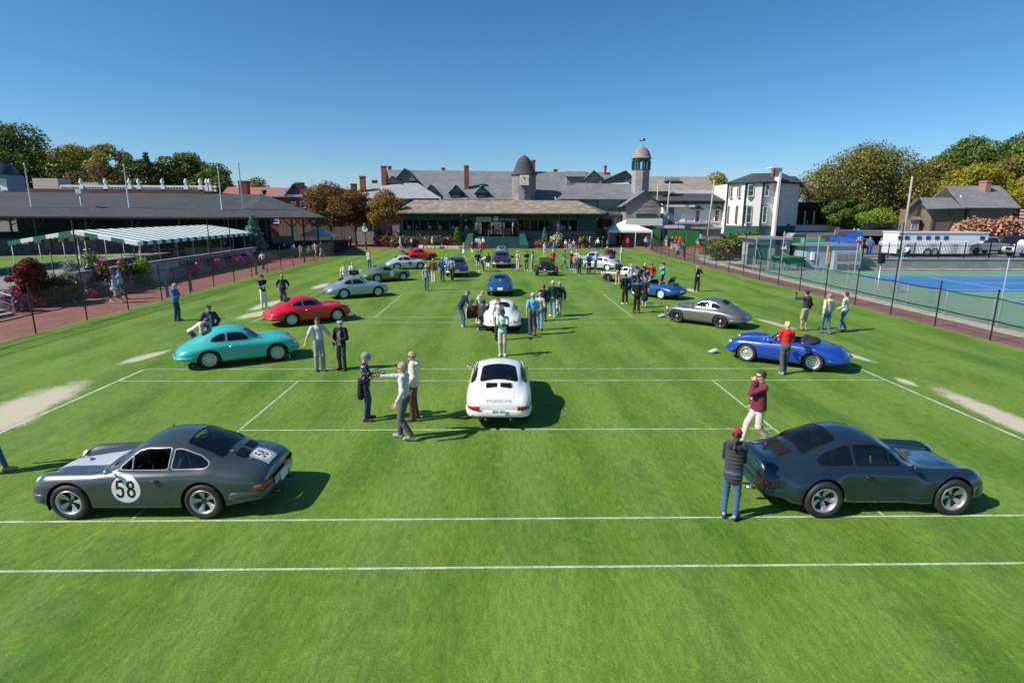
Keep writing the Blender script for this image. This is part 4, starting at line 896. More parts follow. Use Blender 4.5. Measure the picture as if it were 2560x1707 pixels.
    for sd_ in(1,-1):
        dm=S.mesh('door',['door'],.001,sd_)
        d_o=part('door',dm,root,pm)
        hb=MB().tube([(-.42,sd_*.825,.70),(-.30,sd_*.838,.705)],[.014,.019],6).tube([(-.40,sd_*.79,.70),(-.40,sd_*.83,.70)],.011,5)
        part('door_handle',mesh('door_handle',hb.V,hb.F,True),d_o,MATS['chrome']if trim=='chrome' else MATS['black_trim'])
        if not opn:
            if not(is9 and 'open_window' in opts):
                part('door_window',S.mesh('door_window',['door_glass'],-.008,sd_),root,MATS['glass_clear'])
            qm=S.mesh('quarter_window',['quarter_glass'],-.008,sd_)
            if qm:part('quarter_window',qm,root,MATS['glass_clear'])
            for tm in S.pieces('window_frame',['trim_door_glass'],.003,sd_)+S.pieces('window_frame',['trim_quarter_glass'],.003,sd_):part('window_frame',tm,root,MATS[trim])
            if is9:  # vent pane post
                vb=MB().obox((.03,sd_*.672,.985),(.008,0,0),(0,.008,0),(-.01,-sd_*.035,.12));part('vent_post',mesh('vent_post',vb.V,vb.F),root,MATS[trim])
        # mirror
        if 'no_mirror' not in opts and(sd_==1 or wide):
            mb=MB().lathe([(.001,-.03),(.04,-.028),(.058,0),(.055,.02),(.001,.022)],14,'x',c=(.36,sd_*.86,.90),sy=.8).tube([(.36,sd_*.74,.83),(.37,sd_*.84,.88)],.011,6)
            part('wing_mirror',mesh('wing_mirror',mb.V,mb.F,True),root,MATS['chrome']if not wide else pm)
    part('bonnet',S.mesh('bonnet',['bonnet'],.001),root,pm)
    part('engine_lid',S.mesh('engine_lid',['engine_lid'],.001),root,pm)
    part('panel_gap',S.mesh('panel_gap',['seam'],-.004),root,MATS['seam'])['kind']='stuff'
    for gr in S.pieces('engine_grille',['grille'],.002):part('engine_grille',gr,root,MATS['grille_black']if 'chrome_grille' not in opts else MATS['tin'])
    if 'grille' in S.names:  # slats over the louvre
        sl=MB();gy=((.035,.32),(-.32,-.035))if is9 and not wide else(((-.32,.32),)if wide else(((.06,.165),(-.165,-.06))if 'two_grilles' in opts else((-.08,.08),)))
        gx=(-1.38,-1.56)if is9 and not wide else((-1.38,-1.64)if wide else(-1.26,-1.48));xs_=np.array([t[0]for t in tab]);zs_=np.array([t[1][7][1]for t in tab]);zo=np.argsort(xs_)
        for k in range(6):
            gxx=gx[0]+(gx[1]-gx[0])*(k+.5)/6;gxx=float(RM(gxx));gz=np.interp(gxx,xs_[zo],zs_[zo])
            for a,b in gy:sl.box(gxx-.006,gxx+.006,a+.01,b-.01,gz-.012,gz+.006)
        part('grille_slats',mesh('grille_slats',sl.V,sl.F),root,MATS['black_trim']if is9 else MATS['tin'])['kind']='stuff'
    if not opn:
        part('windscreen',S.mesh('windscreen',['windscreen'],-.008),root,MATS['glass_clear'])
        part('rear_window',S.mesh('rear_window',['rear_window'],-.008),root,MATS['glass_clear'])
        for tm in S.pieces('screen_seal',['trim_windscreen'],.003)+S.pieces('screen_seal',['trim_rear_window'],.003):part('screen_seal',tm,root,MATS[trim]if is9 and trim=='chrome' else MATS['black_trim' if trim!='chrome' else 'chrome'])
        # lining
        lin=S.mesh('headlining',['body','door','trim_door_glass','trim_quarter_glass','trim_windscreen','trim_rear_window'],-.02,None,True)
        import bmesh
        bm=bmesh.new();bm.from_mesh(lin);bmesh.ops.delete(bm,geom=[f for f in bm.faces if f.calc_center_median().z<.80 or not-1.35<f.calc_center_median().x<.52],context='FACES');bm.to_mesh(lin);bm.free()
        part('headlining',lin,root,MATS['interior_black']if inter!='interior_tan' else MATS['interior_tan'])
    for nm,dm in(('roundel',None),('numeral',None),('stripe',None)):
        for me in S.pieces(nm,[nm],.0015):
            mm={'roundel':mat('decal_white',(.75,.75,.73),.4),'numeral':mat('decal_black',(.012,.012,.012),.4),'stripe':mat('decal_silver',(.42,.44,.47),.4)}[nm]
            for dec in decals:
                if dec[0]=='roundel' and nm=='roundel':mm=dec[4]
            part(nm,me,root,mm)
    # floor, wheel wells
    fl=MB().box(rx+.40,fx-.40,-.70,.70,.17,.24).box(fx+.30,fx+.62,-.45,.45,.24,.30).box(rx-.75,rx-.30,-.50,.50,.26,.34)
    part('underbody',mesh('underbody',fl.V,fl.F),root,MATS['underbody'])['kind']='stuff'
    for cx in(fx,rx):
        for s_ in(-1,1):
            ww=MB()
            n=14;V=[];Fs=[]
            for j in range(n+1):
                t=math.pi*(-.12+1.24*j/n)
                for yy in(.40,.80):V.append((cx+(wr+.004)*math.cos(t),s_*yy,wheel_r+(wr+.004)*math.sin(t)*(.955 if(not is9 and cx<0)else 1)))
            for j in range(n):Fs.append((2*j,2*j+1,2*j+3,2*j+2)if s_>0 else(2*j,2*j+2,2*j+3,2*j+1))
            k0=len(V);V.append((cx,s_*.41,wheel_r+.1));
            for j in range(n):Fs.append((k0,2*j,2*j+2))
            ww.add(V,Fs);part('wheel_well',mesh('wheel_well',ww.V,ww.F),root,MATS['underbody'])
    # cabin
    im=MATS[inter]
    cb=MB().box(-1.0,.62,-.66,.66,.26,.32).box(-1.15,-.85,-.62,.62,.32,.80 if is9 else.74);part('cabin_floor',mesh('cabin_floor',cb.V,cb.F),root,MATS['interior_black']if not opn else im)
    dash=MB().lathe([(.001,-.60),(.09,-.60),(.10,-.3),(.10,.3),(.09,.60),(.001,.60)],12,'y',c=(.33,0,.76));part('dashboard',mesh('dashboard',dash.V,dash.F,True),root,MATS['interior_black']if inter=='interior_black' else(im if not is9 else MATS['interior_black']))
    for s_ in(-1,1):
        st=MB()
        prof=[(.14,.34,.22),(.16,.50,.24),(-.20,.46,.24),(-.32,.56,.23),(-.42,.80,.20),(-.47,1.0 if is9 else.95,.12),(-.54,.98 if is9 else.93,.12),(-.50,.76,.20),(-.44,.40,.22),(-.2,.34,.22)]
        n=len(prof);V=[]
        for px_,pz_,hw in prof:px_-=.17;V+=[(px_,s_*.36-hw,pz_),(px_,s_*.36-hw*.6,pz_+.02),(px_,s_*.36+hw*.6,pz_+.02),(px_,s_*.36+hw,pz_)]
        Fs=[]
        for i in range(n):
            for j in range(3):Fs.append((i*4+j,i*4+j+1,((i+1)%n)*4+j+1,((i+1)%n)*4+j))
        Fs+=[tuple(i*4 for i in range(n)),tuple(i*4+3 for i in range(n))[::-1]]
        st.add(V,Fs);me_=mesh('seat',st.V,st.F,True);fix_normals(me_);part('seat',me_,root,im)
    sw=MB();c0=np.array([.08,.36,.80]);ax=np.array([-.80,0,.6]);u_=np.array([0,1.,0]);w_=np.cross(ax,u_)
    sw.tube([tuple(c0+.19*(math.cos(t)*u_+math.sin(t)*w_))for t in np.linspace(0,2*math.pi,25)],.012,5)
    for t in(0,math.pi,-math.pi/2):sw.tube([tuple(c0),tuple(c0+.18*(math.cos(t)*u_+math.sin(t)*w_))],.009,4)
    sw.tube([tuple(c0),tuple(c0-ax*.25)],.02,6);part('steering_wheel',mesh('steering_wheel',sw.V,sw.F,True),root,MATS['black_trim'])
    # lamps
    hl=[(float(RM(1.80)),.565,.615),(.62,.28,.32)]if is9 else[(float(RM(1.755)),.575,.63),(.80,.25,.25)]
    for s_ in(-1,1):
        p=hl[0];d=Vector((.80,s_*.12,.42 if is9 else.30)).normalized()
        lens=oriented(MB().lathe([(.001,.05),(.05,.045),(.085,.022),(.098,0)],20),d);ring=oriented(MB().lathe([(.094,.004),(.102,.016),(.114,.006),(.118,-.04)],20),d)
        q=(p[0]+.03,s_*p[1],p[2])
        h_o=part('headlight',mesh('headlight',shift(lens,q).V,lens.F,True),root,MATS['headlamp_glass'])
        part('bezel',mesh('bezel',shift(ring,q).V,ring.F,True),h_o,MATS['chrome']if trim=='chrome' else MATS['alloy'])
    def outline(front):
        """plan outline at bumper height, from flank round the end to the other flank"""
        zz=.40;xs_=np.array([t[0]for t in tab]);ys_=np.array([t[1][2][0]for t in tab]);o_=np.argsort(xs_);xs_,ys_=xs_[o_],ys_[o_]
        if front:xq=np.concatenate([np.linspace(fx+.40,xs_[-1]-.05,9),[xs_[-1]-.005]])
        else:xq=np.concatenate([np.linspace(rx-.42,xs_[0]+.05,9),[xs_[0]+.005]])
        yq=np.interp(xq,xs_,ys_);e=1 if front else-1
        half=[(x,y)for x,y in zip(xq,yq)]+[(xs_[-1 if front else 0]+e*.015,yq[-1]*.6),(xs_[-1 if front else 0]+e*.02,0)]
        return half+[(x,-y)for x,y in half[-2::-1]]
    def bumper_mesh(front,zc,h,out,th):
        pl=outline(front);n=len(pl);V=[];Fs=[];pr=[(0,-h/2),(th*.8,-h/2+.012),(th,-h*.15),(th,h*.2),(th*.75,h/2-.01),(0,h/2)]
        for i,(x,y)in enumerate(pl):
            a=np.array(pl[max(i-1,0)]);b=np.array(pl[min(i+1,n-1)]);d=b-a;nn=np.array([d[1],-d[0]])/(np.linalg.norm(d)+1e-9)
            c=np.array([0.0,0.0]);
            if nn@(np.array([x,y])-np.array([fx-.3 if front else rx+.3,0]))<0:nn=-nn
            k=min(1,.35+i/3,.35+(n-1-i)/3)
            for o_,dz in pr:q=np.array([x,y])+nn*(out+o_*k-.02);V.append((q[0],q[1],zc+dz*(.75+.25*k)))
        m_=len(pr)
        for i in range(n-1):
            for j in range(m_-1):Fs.append((i*m_+j,i*m_+j+1,(i+1)*m_+j+1,(i+1)*m_+j))
        Fs+=[tuple(range(m_)),tuple((n-1)*m_+j for j in range(m_))[::-1]]
        me_=mesh('bumper',V,Fs,True);fix_normals(me_);return me_
    bm_=bumper if bumper is not None else pm
    if bumper!='none':
        if is9:
            fbm=part('front_bumper',bumper_mesh(True,.37,.17,.004,.04),root,bm_);rbm=part('rear_bumper',bumper_mesh(False,.40,.17,.004,.04),root,bm_)
        else:
            fbm=part('front_bumper',bumper_mesh(True,.38,.10,.03,.055),root,bm_);rbm=part('rear_bumper',bumper_mesh(False,.40,.10,.03,.055),root,bm_)
    for s_ in(-1,1):  # tail and front lamps
        if is9:
            V=[];Fs=[]
            path=[(-1.88,.752),(-1.97,.728),(-2.05,.69),(-2.105,.63),(-2.135,.54),(-2.145,.44)]
            tl=None
            for k,(x,y)in enumerate(path):
                for dz in(.485,.50,.575,.59):V.append((x,s_*(y+(.008 if dz in(.50,.575)else-.02)),dz))
            for k in range(len(path)-1):
                for j in range(3):Fs.append((k*4+j,k*4+j+1,k*4+5+j,k*4+4+j))
            me_=mesh('tail_light',V,Fs[3:],True);fix_normals(me_);t_o=part('tail_light',me_,root,MATS['lens_red'])
            me_=mesh('indicator_lens',V,Fs[:6],True);fix_normals(me_);part('indicator_lens',me_,t_o,MATS['lens_amber']if not wide else MATS['lens_red'])
            ind=MB().lathe([(.001,.02),(.035,.015),(.05,0)],12,c=(0,0,0),sx=1.6,sy=.7);oriented(ind,(.85,s_*.5,.1));shift(ind,(1.79,s_*.60,.48));part('indicator',mesh('indicator',ind.V,ind.F,True),root,MATS['lens_amber'])
        else:
            for yy,zz,mm in((.50,.545,'lens_red'),)+(((.40,.55,'lens_red'),)if 'twin_lamps' in opts else()):
                tl=oriented(MB().lathe([(.001,.028),(.026,.022),(.038,0)],12,sx=1.0,sy=1.35),(-.9,s_*.35,.25));shift(tl,(-1.935 if yy>.45 else-1.975,s_*yy,zz));part('tail_light',mesh('tail_light',tl.V,tl.F,True),root,MATS[mm])
            ind=oriented(MB().lathe([(.001,.03),(.025,.022),(.036,0)],12),(.9,s_*.3,.2));shift(ind,(1.765,s_*.50,.52));part('indicator',mesh('indicator',ind.V,ind.F,True),root,MATS['lens_amber']if 'clear_ind' not in opts else MATS['headlamp_glass'])
        ex=MB().lathe([(.028,0),(.036,0),(.036,.16),(.03,.16)],12,'x',c=(-2.22 if is9 else-2.06,s_*.30,.27 if is9 else.28));
        if s_==1 or 'twin_exhaust' in opts or wide:part('exhaust',mesh('exhaust',ex.V,ex.F,True),root,MATS['alloy_dark']if not wide else MATS['chrome'])
    # wipers and small trim
    for s_ in(-.30,.20):
        wp=MB().tube([(.47 if is9 else.55,s_,.885 if is9 else.91),(.37 if is9 else.45,s_+.22,.99 if is9 else 1.0)]if not opn else[(.60,s_,.93),(.58,s_+.2,.96)],.005,4)
        part('wiper',mesh('wiper',wp.V,wp.F),root,MATS['black_trim'])
    if plate:
        pb=MB().box(-.004,.004,-.155,.155,-.078,.078)
        V=[(v[0]*1,v[1],v[2])for v in pb.V];a=R(-8 if is9 else-20);V=[(v[0]*math.cos(a)-v[2]*math.sin(a)+(-2.175 if is9 else-2.0),v[1],v[0]*math.sin(a)+v[2]*math.cos(a)+(.47 if is9 else.52))for v in V]
        p_o=part('number_plate',mesh('number_plate',V,pb.F),root,MATS['plate_white'])
    # wheels
    for cx,wd in((fx,wheel_w),(rx,wheel_w*(1.25 if wide else 1.0))):
        for s_ in(-1,1):
            rim,rc,subs=wheel_meshes(wheel,wheel_r,wd)
            oy={True:.755,False:.71}[wide]+(.03 if wide and cx<0 else 0)if is9 else(.70 if kind!='356r' else.76)
            w_o=part('wheel',rim,root,MATS[rc]);w_o.location=(cx,s_*oy,wheel_r);w_o.rotation_euler=(0,0 if s_>0 else math.pi,0);w_o.scale=(1,s_,1)if False else(1,1,1)
            w_o.rotation_euler=(0,random.Random(cx*7+s_+loc[0]).uniform(0,1.2),0)if s_>0 else(0,random.Random(cx*7+s_+loc[0]).uniform(0,1.2),math.pi)
            for nm,me_,mm,_ in subs:part(nm,me_,w_o,MATS[mm])
    return root,S,tab
# ================================================================== LEFT: GRANDSTAND, TERRACE, AWNING
ZT_=.86
terr_m=mat('terrace_paving',(.22,.205,.18),.9,noise=(.8,.2,6));lawn2_m=grass_material('lawn_grass_far')
t_o=struct(MB().box(-95,-25.6,24.5,59.0,-.4,ZT_).build('terrace',terr_m));struct(flat('upper_lawn',[(-95,22),(-36.8,33.0),(-36.8,49.0),(-95,49)],ZT_+.006,lawn2_m));struct(MB().box(-95,-29.5,14,24.5,-.4,ZT_).build('terrace',terr_m))
# retaining wall with pierced brick panel
rw=empty('retaining_wall',(-25.4,27,0),0,'long concrete retaining wall with a row of slanted brick openings','wall')
mb=MB().box(-.2,.18,0,25.5,0,1.42);part('wall',mesh('wall',mb.V,mb.F),rw,CON);mb=MB().box(-.28,.26,-.1,25.6,1.42,1.54);part('coping',mesh('coping',mb.V,mb.F),rw,mat('coping_dark',(.16,.155,.15),.9,noise=(2,.3)))
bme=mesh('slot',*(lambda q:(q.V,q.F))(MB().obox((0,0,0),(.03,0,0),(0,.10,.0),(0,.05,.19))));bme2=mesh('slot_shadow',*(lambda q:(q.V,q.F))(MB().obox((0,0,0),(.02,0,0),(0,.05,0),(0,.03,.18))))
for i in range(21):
    y=11.0+i*.52;o=part('brick_slot',bme,rw,mat('slot_brick',(.30,.17,.13),.9));o.location=(.18,y,1.10);o=part('slot_shade',bme2,rw,DRK);o.location=(.195,y+.18,1.10)  # solid near-black blocks stand in for the shade inside the slots
# benches with flower pots against the wall
bench_m=mat('bench_grey',(.17,.20,.21),.7,noise=(3,.2))
def bench(y,label):
    r=empty('bench',(-24.75,y,0),0,label,'bench','grey benches along the retaining wall')
    for k in range(4):mb=MB().box(-.25+k*.13,-.25+k*.13+.11,-.95,.95,.43,.46);part('seat_slat',mesh('seat_slat',mb.V,mb.F),r,bench_m)
    for k in range(3):mb=MB().obox((-.30-.03*k,0,.56+.13*k),(.012,0,.0),(0,.95,0),(-.01,0,.05));part('back_slat',mesh('back_slat',mb.V,mb.F),r,bench_m)
    for s_ in(-.85,.85):mb=MB().tube([(.24,s_,0),(.22,s_,.43),(-.25,s_,.43),(-.38,s_,.92)],.025,5).tube([(-.25,s_,.43),(-.32,s_,0)],.025,5);part('leg',mesh('leg',mb.V,mb.F),r,blk)
for k,y in enumerate((37.6,40.9,44.4,47.6,50.6)):bench(y,('slatted grey bench at the near end of the retaining wall','slatted grey bench second along the retaining wall','slatted grey bench midway along the retaining wall','slatted grey bench fourth along the retaining wall','slatted grey bench at the far end of the retaining wall')[k])
# steps up to the terrace
sp_=empty('terrace_steps',(-24.4,21.2,0),0,'concrete steps with pale treads climbing to the terrace','steps')
for i in range(6):
    mb=MB().box(-.42*(i+1),-.42*i,-4.2,.0,0,.145*(i+1)-.04);part('riser',mesh('riser',mb.V,mb.F),sp_,mat('step_dark',(.14,.135,.13),.9));mb=MB().box(-.42*(i+1)-.02,-.42*i+.03,-4.2,.02,.145*(i+1)-.04,.145*(i+1));part('tread',mesh('tread',mb.V,mb.F),sp_,mat('step_pale',(.46,.43,.39),.9,noise=(3,.15)))
for y in(0.05,-2.0):
    mb=MB().tube([(0,y,0),(0,y,.95),(-2.5,y,1.8),(-2.5,y,.86)],.03,6).tube([(0,y,.5),(-2.5,y,1.35)],.02,5);part('handrail',mesh('handrail',mb.V,mb.F),sp_,galv)
rl=empty('terrace_railing',(-29,26,ZT_),0,'galvanised pipe railing with dark green screen on the terrace edge','railing')
for i in range(6):part('post',post_mesh('post',1.05,.025,False),rl,galv).location=(0.4,i*1.3-1,0)
for z in(.55,1.03):mb=MB().tube([(.4,-1,z),(.4,5.5,z)],.022,6);part('rail',mesh('rail',mb.V,mb.F),rl,galv)
mb=MB().box(.38,.40,-1,5.5,.58,1.0);part('screen',mesh('screen',mb.V,mb.F),rl,mat('screen_green',(.02,.10,.08),.8))
# striped canopy
aw=empty('striped_canopy',(-31.8,36.4,ZT_),0,'long green and white striped canopy on slim posts over the terrace','canopy');wS=mat('canvas_white',(.78,.79,.78),.8);gS=mat('canvas_green',(.02,.15,.12),.8)
LN,NST,zE,zR,xl,xr=21.0,34,2.86-ZT_,3.68-ZT_,-4.9,4.6
for i in range(NST):
    y0,y1=(LN*(i//2)/(NST/2)+(0 if i%2==0 else.56*2*LN/NST)),(LN*(i//2)/(NST/2)+(.56*2*LN/NST if i%2==0 else 2*LN/NST));m_=wS if i%2==0 else gS
    for s_,xe in((-1,xl),(1,xr)):
        mb=MB().sheet([(0,y0,zR),(xe,y0,zE),(xe,y1,zE),(0,y1,zR)],.02);part('stripe',mesh('stripe',mb.V,mb.F),aw,m_)
        V=[(xe,y0,zE),(xe,y1,zE)]+[(xe,y1-(y1-y0)*k/6,zE-.26-.05*math.sin(math.pi*(k%2))-(.05 if k%2 else 0))for k in range(7)];mb=MB().add(V,[tuple(range(9))]);part('valance',mesh('valance',mb.V,mb.F),aw,m_)
for k in range(10):  # gable end scallops
    x0,x1=xl+(xr-xl)*k/10,xl+(xr-xl)*(k+1)/10;zf=lambda x:zR+(zE-zR)*abs(x/(xl if x<0 else xr));V=[(x0,-.01,zf(x0)),(x1,-.01,zf(x1))]+[(x1-(x1-x0)*q/6,-.01,zf(x1-(x1-x0)*q/6)-.27-(.05 if q%2 else 0))for q in range(7)]
    mb=MB().add(V,[tuple(range(9))]);part('valance',mesh('valance',mb.V,mb.F),aw,wS if k%2 else gS)
pmw=post_mesh('post',zE,.035,False);frm=mat('canopy_frame',(.42,.44,.45),.5)
for i in range(9):
    for xe in(xl,xr):o=part('post',pmw,aw,frm);o.location=(xe*.985,.2+i*(LN-.4)/8,0)
for i in range(9):
    y=.2+i*(LN-.4)/8;mb=MB().tube([(xl*.98,y,zE-.03),(0,y,zR-.05),(xr*.98,y,zE-.03)],.02,5);part('rafter',mesh('rafter',mb.V,mb.F),aw,frm)
for i in range(4):o=part('post',post_mesh('post',zR-.05,.04,False),aw,frm);o.location=(0,.3+i*6.5,0)
for k,(x,y)in enumerate(((-29.5,40),(-31,43),(-29,46),(-33,42),(-29.6,50),(-32,48))):
    r=empty('folding_table',(x,y,ZT_),.2*k,'folding table with pale top standing under the striped canopy','table','tables under the striped canopy');mb=MB().box(-.9,.9,-.38,.38,.70,.74);part('table_top',mesh('table_top',mb.V,mb.F),r,mat('table_top_pale',(.42,.40,.36),.6))
    for sx in(-.75,.75):mb=MB().tube([(sx,-.3,0),(sx,-.3,.70)],.02,5).tube([(sx,.3,0),(sx,.3,.70)],.02,5).tube([(sx,-.3,.1),(sx,.3,.1)],.015,5);part('leg',mesh('leg',mb.V,mb.F),r,frm)
# grandstand
gs=empty('grandstand',(0,0,0),0,'long low grandstand with charcoal shingle roof and dark open front','building')
YL,YRr=50.0,61.5
def gsp(x,y,off=0.0):
    """photo pixel on the stand's front line, pushed back by off"""
    k=(x+60)/(816+60);return PY(x,y,YL-1.2+(YRr-YL+1.2)*k+off)
eL,eB,eR=gsp(-260,540.2),gsp(600,543),gsp(816,544);rL,rR=gsp(-260,478,10),gsp(657,486.5,10)
def sheet3(name,pts,m,par,th=.2):mb=MB().sheet(pts,th);me_=mesh(name,mb.V,mb.F);fix_normals(me_);box_uv(me_);return part(name,me_,par,m)
sheet3('roof',[eL,eR,rR,rL],RF_D,gs);eb=gsp(800,544,22);sheet3('roof',[eR,eb,rR],RF_D,gs);sheet3('roof',[rL,rR,eb,eL+np.array([2,22,0])],RF_D,gs)
up_c=gsp(650,507,5.5)+np.array([0,0,.28]);sheet3('roof_facet',[gsp(567,543,-.15)+np.array([0,0,.05]),gsp(601,543.4,-.35)+np.array([0,0,.05]),up_c,rR+np.array([-.2,-.3,.12])],RF_D,gs,.25)
sheet3('roof_facet',[gsp(601,543.4,-.35)+np.array([0,0,.05]),gsp(812,544.2,-.1)+np.array([0,0,.05]),rR+np.array([-.1,-.3,.1]),up_c],RF_D,gs,.25)
fl_=[eL+np.array([0,1.2,0]),eR+np.array([-1.0,1.0,0]),eR+np.array([-1.5,14,0]),eL+np.array([0,14,0])]
def slab(name,pts,z0,z1,m,par):V=[(p[0],p[1],z0)for p in pts]+[(p[0],p[1],z1)for p in pts];n=len(pts);me_=mesh(name,V,[tuple(range(n))[::-1],tuple(range(n,2*n))]+[(i,(i+1)%n,(i+1)%n+n,i+n)for i in range(n)]);fix_normals(me_);box_uv(me_);return part(name,me_,par,m)
wl_=[(p[0],p[1])for p in fl_[:2]];w0,w1=np.array(wl_[0]),np.array(wl_[1]);wm_=w0+(w1-w0)*.72
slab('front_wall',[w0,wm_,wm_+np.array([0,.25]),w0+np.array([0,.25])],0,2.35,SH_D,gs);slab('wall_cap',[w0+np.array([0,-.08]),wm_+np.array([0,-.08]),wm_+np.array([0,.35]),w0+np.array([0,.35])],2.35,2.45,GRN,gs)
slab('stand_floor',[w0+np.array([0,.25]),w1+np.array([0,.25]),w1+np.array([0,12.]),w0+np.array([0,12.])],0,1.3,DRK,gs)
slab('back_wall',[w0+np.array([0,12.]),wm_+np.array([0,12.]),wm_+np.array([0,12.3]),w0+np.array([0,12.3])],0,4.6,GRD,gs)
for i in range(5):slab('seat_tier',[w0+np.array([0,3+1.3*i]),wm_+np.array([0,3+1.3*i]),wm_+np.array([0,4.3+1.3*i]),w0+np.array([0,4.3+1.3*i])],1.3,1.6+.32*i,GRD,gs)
for x in(-40,85,213,329,448,560,590,612,664,728,757,792):
    p=gsp(x,545,1.5 if x<750 else 2.2);mb=MB().box(p[0]-.09,p[0]+.09,p[1]-.09,p[1]+.09,.0,4.5);part('column',mesh('column',mb.V,mb.F),gs,GRN)
    for s_ in(-1,1):mb=MB().tube([(p[0],p[1],3.2),(p[0]+s_*1.1,p[1],4.4)],.06,4);part('brace',mesh('brace',mb.V,mb.F),gs,GRN)
for k in range(18):
    p=gsp(560+k*4.5,546,.4)
    if k<5:mb=MB().box(p[0]-.04,p[0]+.04,p[1],p[1]+.5,p[2]-.0,p[2]+.12);part('rafter_tail',mesh('rafter_tail',mb.V,mb.F),gs,mat('rafter_pale',(.5,.4,.25),.7))
mb=MB().lathe([(.22,0),(.22,.25),(.34,.3),(.3,.55),(.001,.6)],10,c=tuple(rR+np.array([.2,0,0])));part('roof_vent',mesh('roof_vent',mb.V,mb.F),gs,blk)
for px,pyb,pyt,off in((81,529,410,2.2),(325,531,413,2.2),(556,533,419,2.2),(608,533,407,2.2)):
    b_=gsp(px,pyb,off);dist=b_[1];top=PY(px,pyt,b_[1]);o=raw('flagpole',mesh('flagpole',*(lambda q:(q.V,q.F))(MB().lathe([(.085,0),(.06,top[2]-b_[2]-.1),(.09,top[2]-b_[2]-.08),(.10,top[2]-b_[2]+.02),(.001,top[2]-b_[2]+.1)],10)),True),None,mat('pole_white',(.72,.73,.74),.5));o.location=b_;tag(o,'bare white flagpole fixed to the charcoal grandstand roof','flagpole','white flagpoles on the grandstand roof')
b_=gsp(206,530,2.3);fd=empty('floodlight',tuple(b_),0,'short roof floodlight with square pale head on the grandstand','floodlight');part('pole',post_mesh('pole',1.9,.06,False),fd,frm);mb=MB().box(-.28,.28,-.2,.2,1.85,2.3);part('lamp_head',mesh('lamp_head',mb.V,mb.F),fd,mat('lamp_grey',(.45,.47,.5),.5))
# cupola at the far left
cu=empty('cupola',(0,0,0),0,'small white trimmed cupola with arched louvre and dark dome','cupola');boxp('body',mat('cupola_grey',(.22,.26,.33),.6),cu,-10,18,437,480,66,2.5);boxp('louvre',WHT,cu,3,14,447,476,65.9,.1)
a=PY(4,437,67);mb=MB().lathe([(1.75,0),(1.5,.5),(.9,1.2),(.2,1.6),(.001,2.1)],16,c=tuple(a));part('dome',mesh('dome',mb.V,mb.F,True),cu,mat('cupola_roof',(.035,.05,.08),.5))
# white balustraded roof and brick building behind
bb_=empty('balustraded_building',(0,0,0),0,'brick building with white balustrade and urns on its flat roof','building');YB_=92
boxp('brick_wall',BRK,bb_,70,545,482.5,520,YB_,12,zmin=0);boxp('cornice',mat('cornice_dark',(.10,.03,.025),.7),bb_,66,510,474,483,YB_-.3,.5)
for x in range(150,540,7):
    boxp('baluster',WHT,bb_,x,x+2.6,467,474.5,YB_-.1,.2,False)
boxp('rail',WHT,bb_,150,540,464.5,467,YB_-.2,.4,False);boxp('rail',WHT,bb_,150,540,474.5,477,YB_-.2,.4,False)
for x in(203,264,324,347,406.5,465,501,517,524):
    boxp('pedestal',WHT,bb_,x-4,x+4,463,477,YB_-.3,.6,False);a=PY(x,463,YB_);s_=.9;mb=MB().lathe([(.18*s_,0),(.12*s_,.15),(.32*s_,.35),(.34*s_,.6),(.18*s_,.75),(.26*s_,.85),(.1*s_,1.0),(.001,1.05)],10,c=tuple(a));part('urn',mesh('urn',mb.V,mb.F,True),bb_,WHT)
for x0,x1,yt in((84,143,446),(166,181,462),(207,245,457),(263,278,463),(350,372,463)):
    boxp('air_unit',mat('unit_tan',(.45,.41,.33),.7)if yt==446 else galv,bb_,x0,x1,yt,472,YB_+3,3,False)
# red roofed brick building
rb=empty('brick_building',(0,0,0),0,'long red brick building with salmon red roof and gabled dormers','building');YQ=98
polyp('roof',RF_R,rb,[(550,489,YQ),(905,489,YQ),(890,473,YQ+9),(570,467,YQ+9)],.2);boxp('wall',BRK,rb,556,905,489,600,YQ+.4,9,zmin=0);boxp('gutter',galv,rb,660,905,487.5,492,YQ-.3,.3,False)
for x0,x1,yt,yb in((598,616,452,490),(740,755,456,488),(877,888,459,475)):chimney(rb,x0,x1,yt,yb,YQ+2 if x0>600 else YQ-1,1.2,BRK)
gable(rb,(735,460),(714,488),(760,488),YQ-.2,6,RF_R,SH_D,GRD);gable(rb,(803,462),(788,478),(822,478),YQ+1,6,RF_R,SH_D,GRD);boxp('roof_unit',galv,rb,698,713,476,486,YQ+2,1.5,False)
for x0,x1,yt,yb in((728,740,504,512),(751,763,503,520),(640,650,552,560),(684,698,548,558),(830,842,548,560)):window(rb,x0,x1,yt,yb,YQ+.4,WHT,(1,2),.1,.1,WGL)
# fence and shelter at the end of the path
wf=empty('board_fence',(0,0,0),0,'dark board fence behind the small tent beside the brick forecourt','fence')
for k in range(26):boxp('board',WOOD,wf,700+k*8,707.5+k*8,560,604,90+.02*(k%3),.1,False,zmin=0)
nb=empty('notice_board',(0,0,0),0,'large grey slatted notice board on two posts beside the grandstand','sign');
for k in range(8):boxp('slat',mat('board_slate',(.16,.17,.19),.7),nb,683.5,731,590+k*3,592.8+k*3,62.6,.06,False)
for x in(683,731):a=PY(x,600,62.6);part('post',post_mesh('post',2.6,.05,False),nb,frm).location=(a[0],a[1],0)
bn=MB().lathe([(.24,0),(.29,.85),(.30,.9),(.26,1.0),(.001,1.05)],12).build('recycling_bin',mat('bin_blue',(.02,.10,.42),.45),None,True);bn.location=G(715,637);tag(bn,'blue recycling bin in front of the slatted notice board','bin')
bn=MB().lathe([(.24,0),(.29,.85),(.30,.9),(.26,1.0),(.001,1.05)],12).build('litter_bin',mat('bin_grey',(.25,.27,.26),.5),None,True);bn.location=G(727,637);tag(bn,'grey litter bin beside the blue recycling bin','bin')
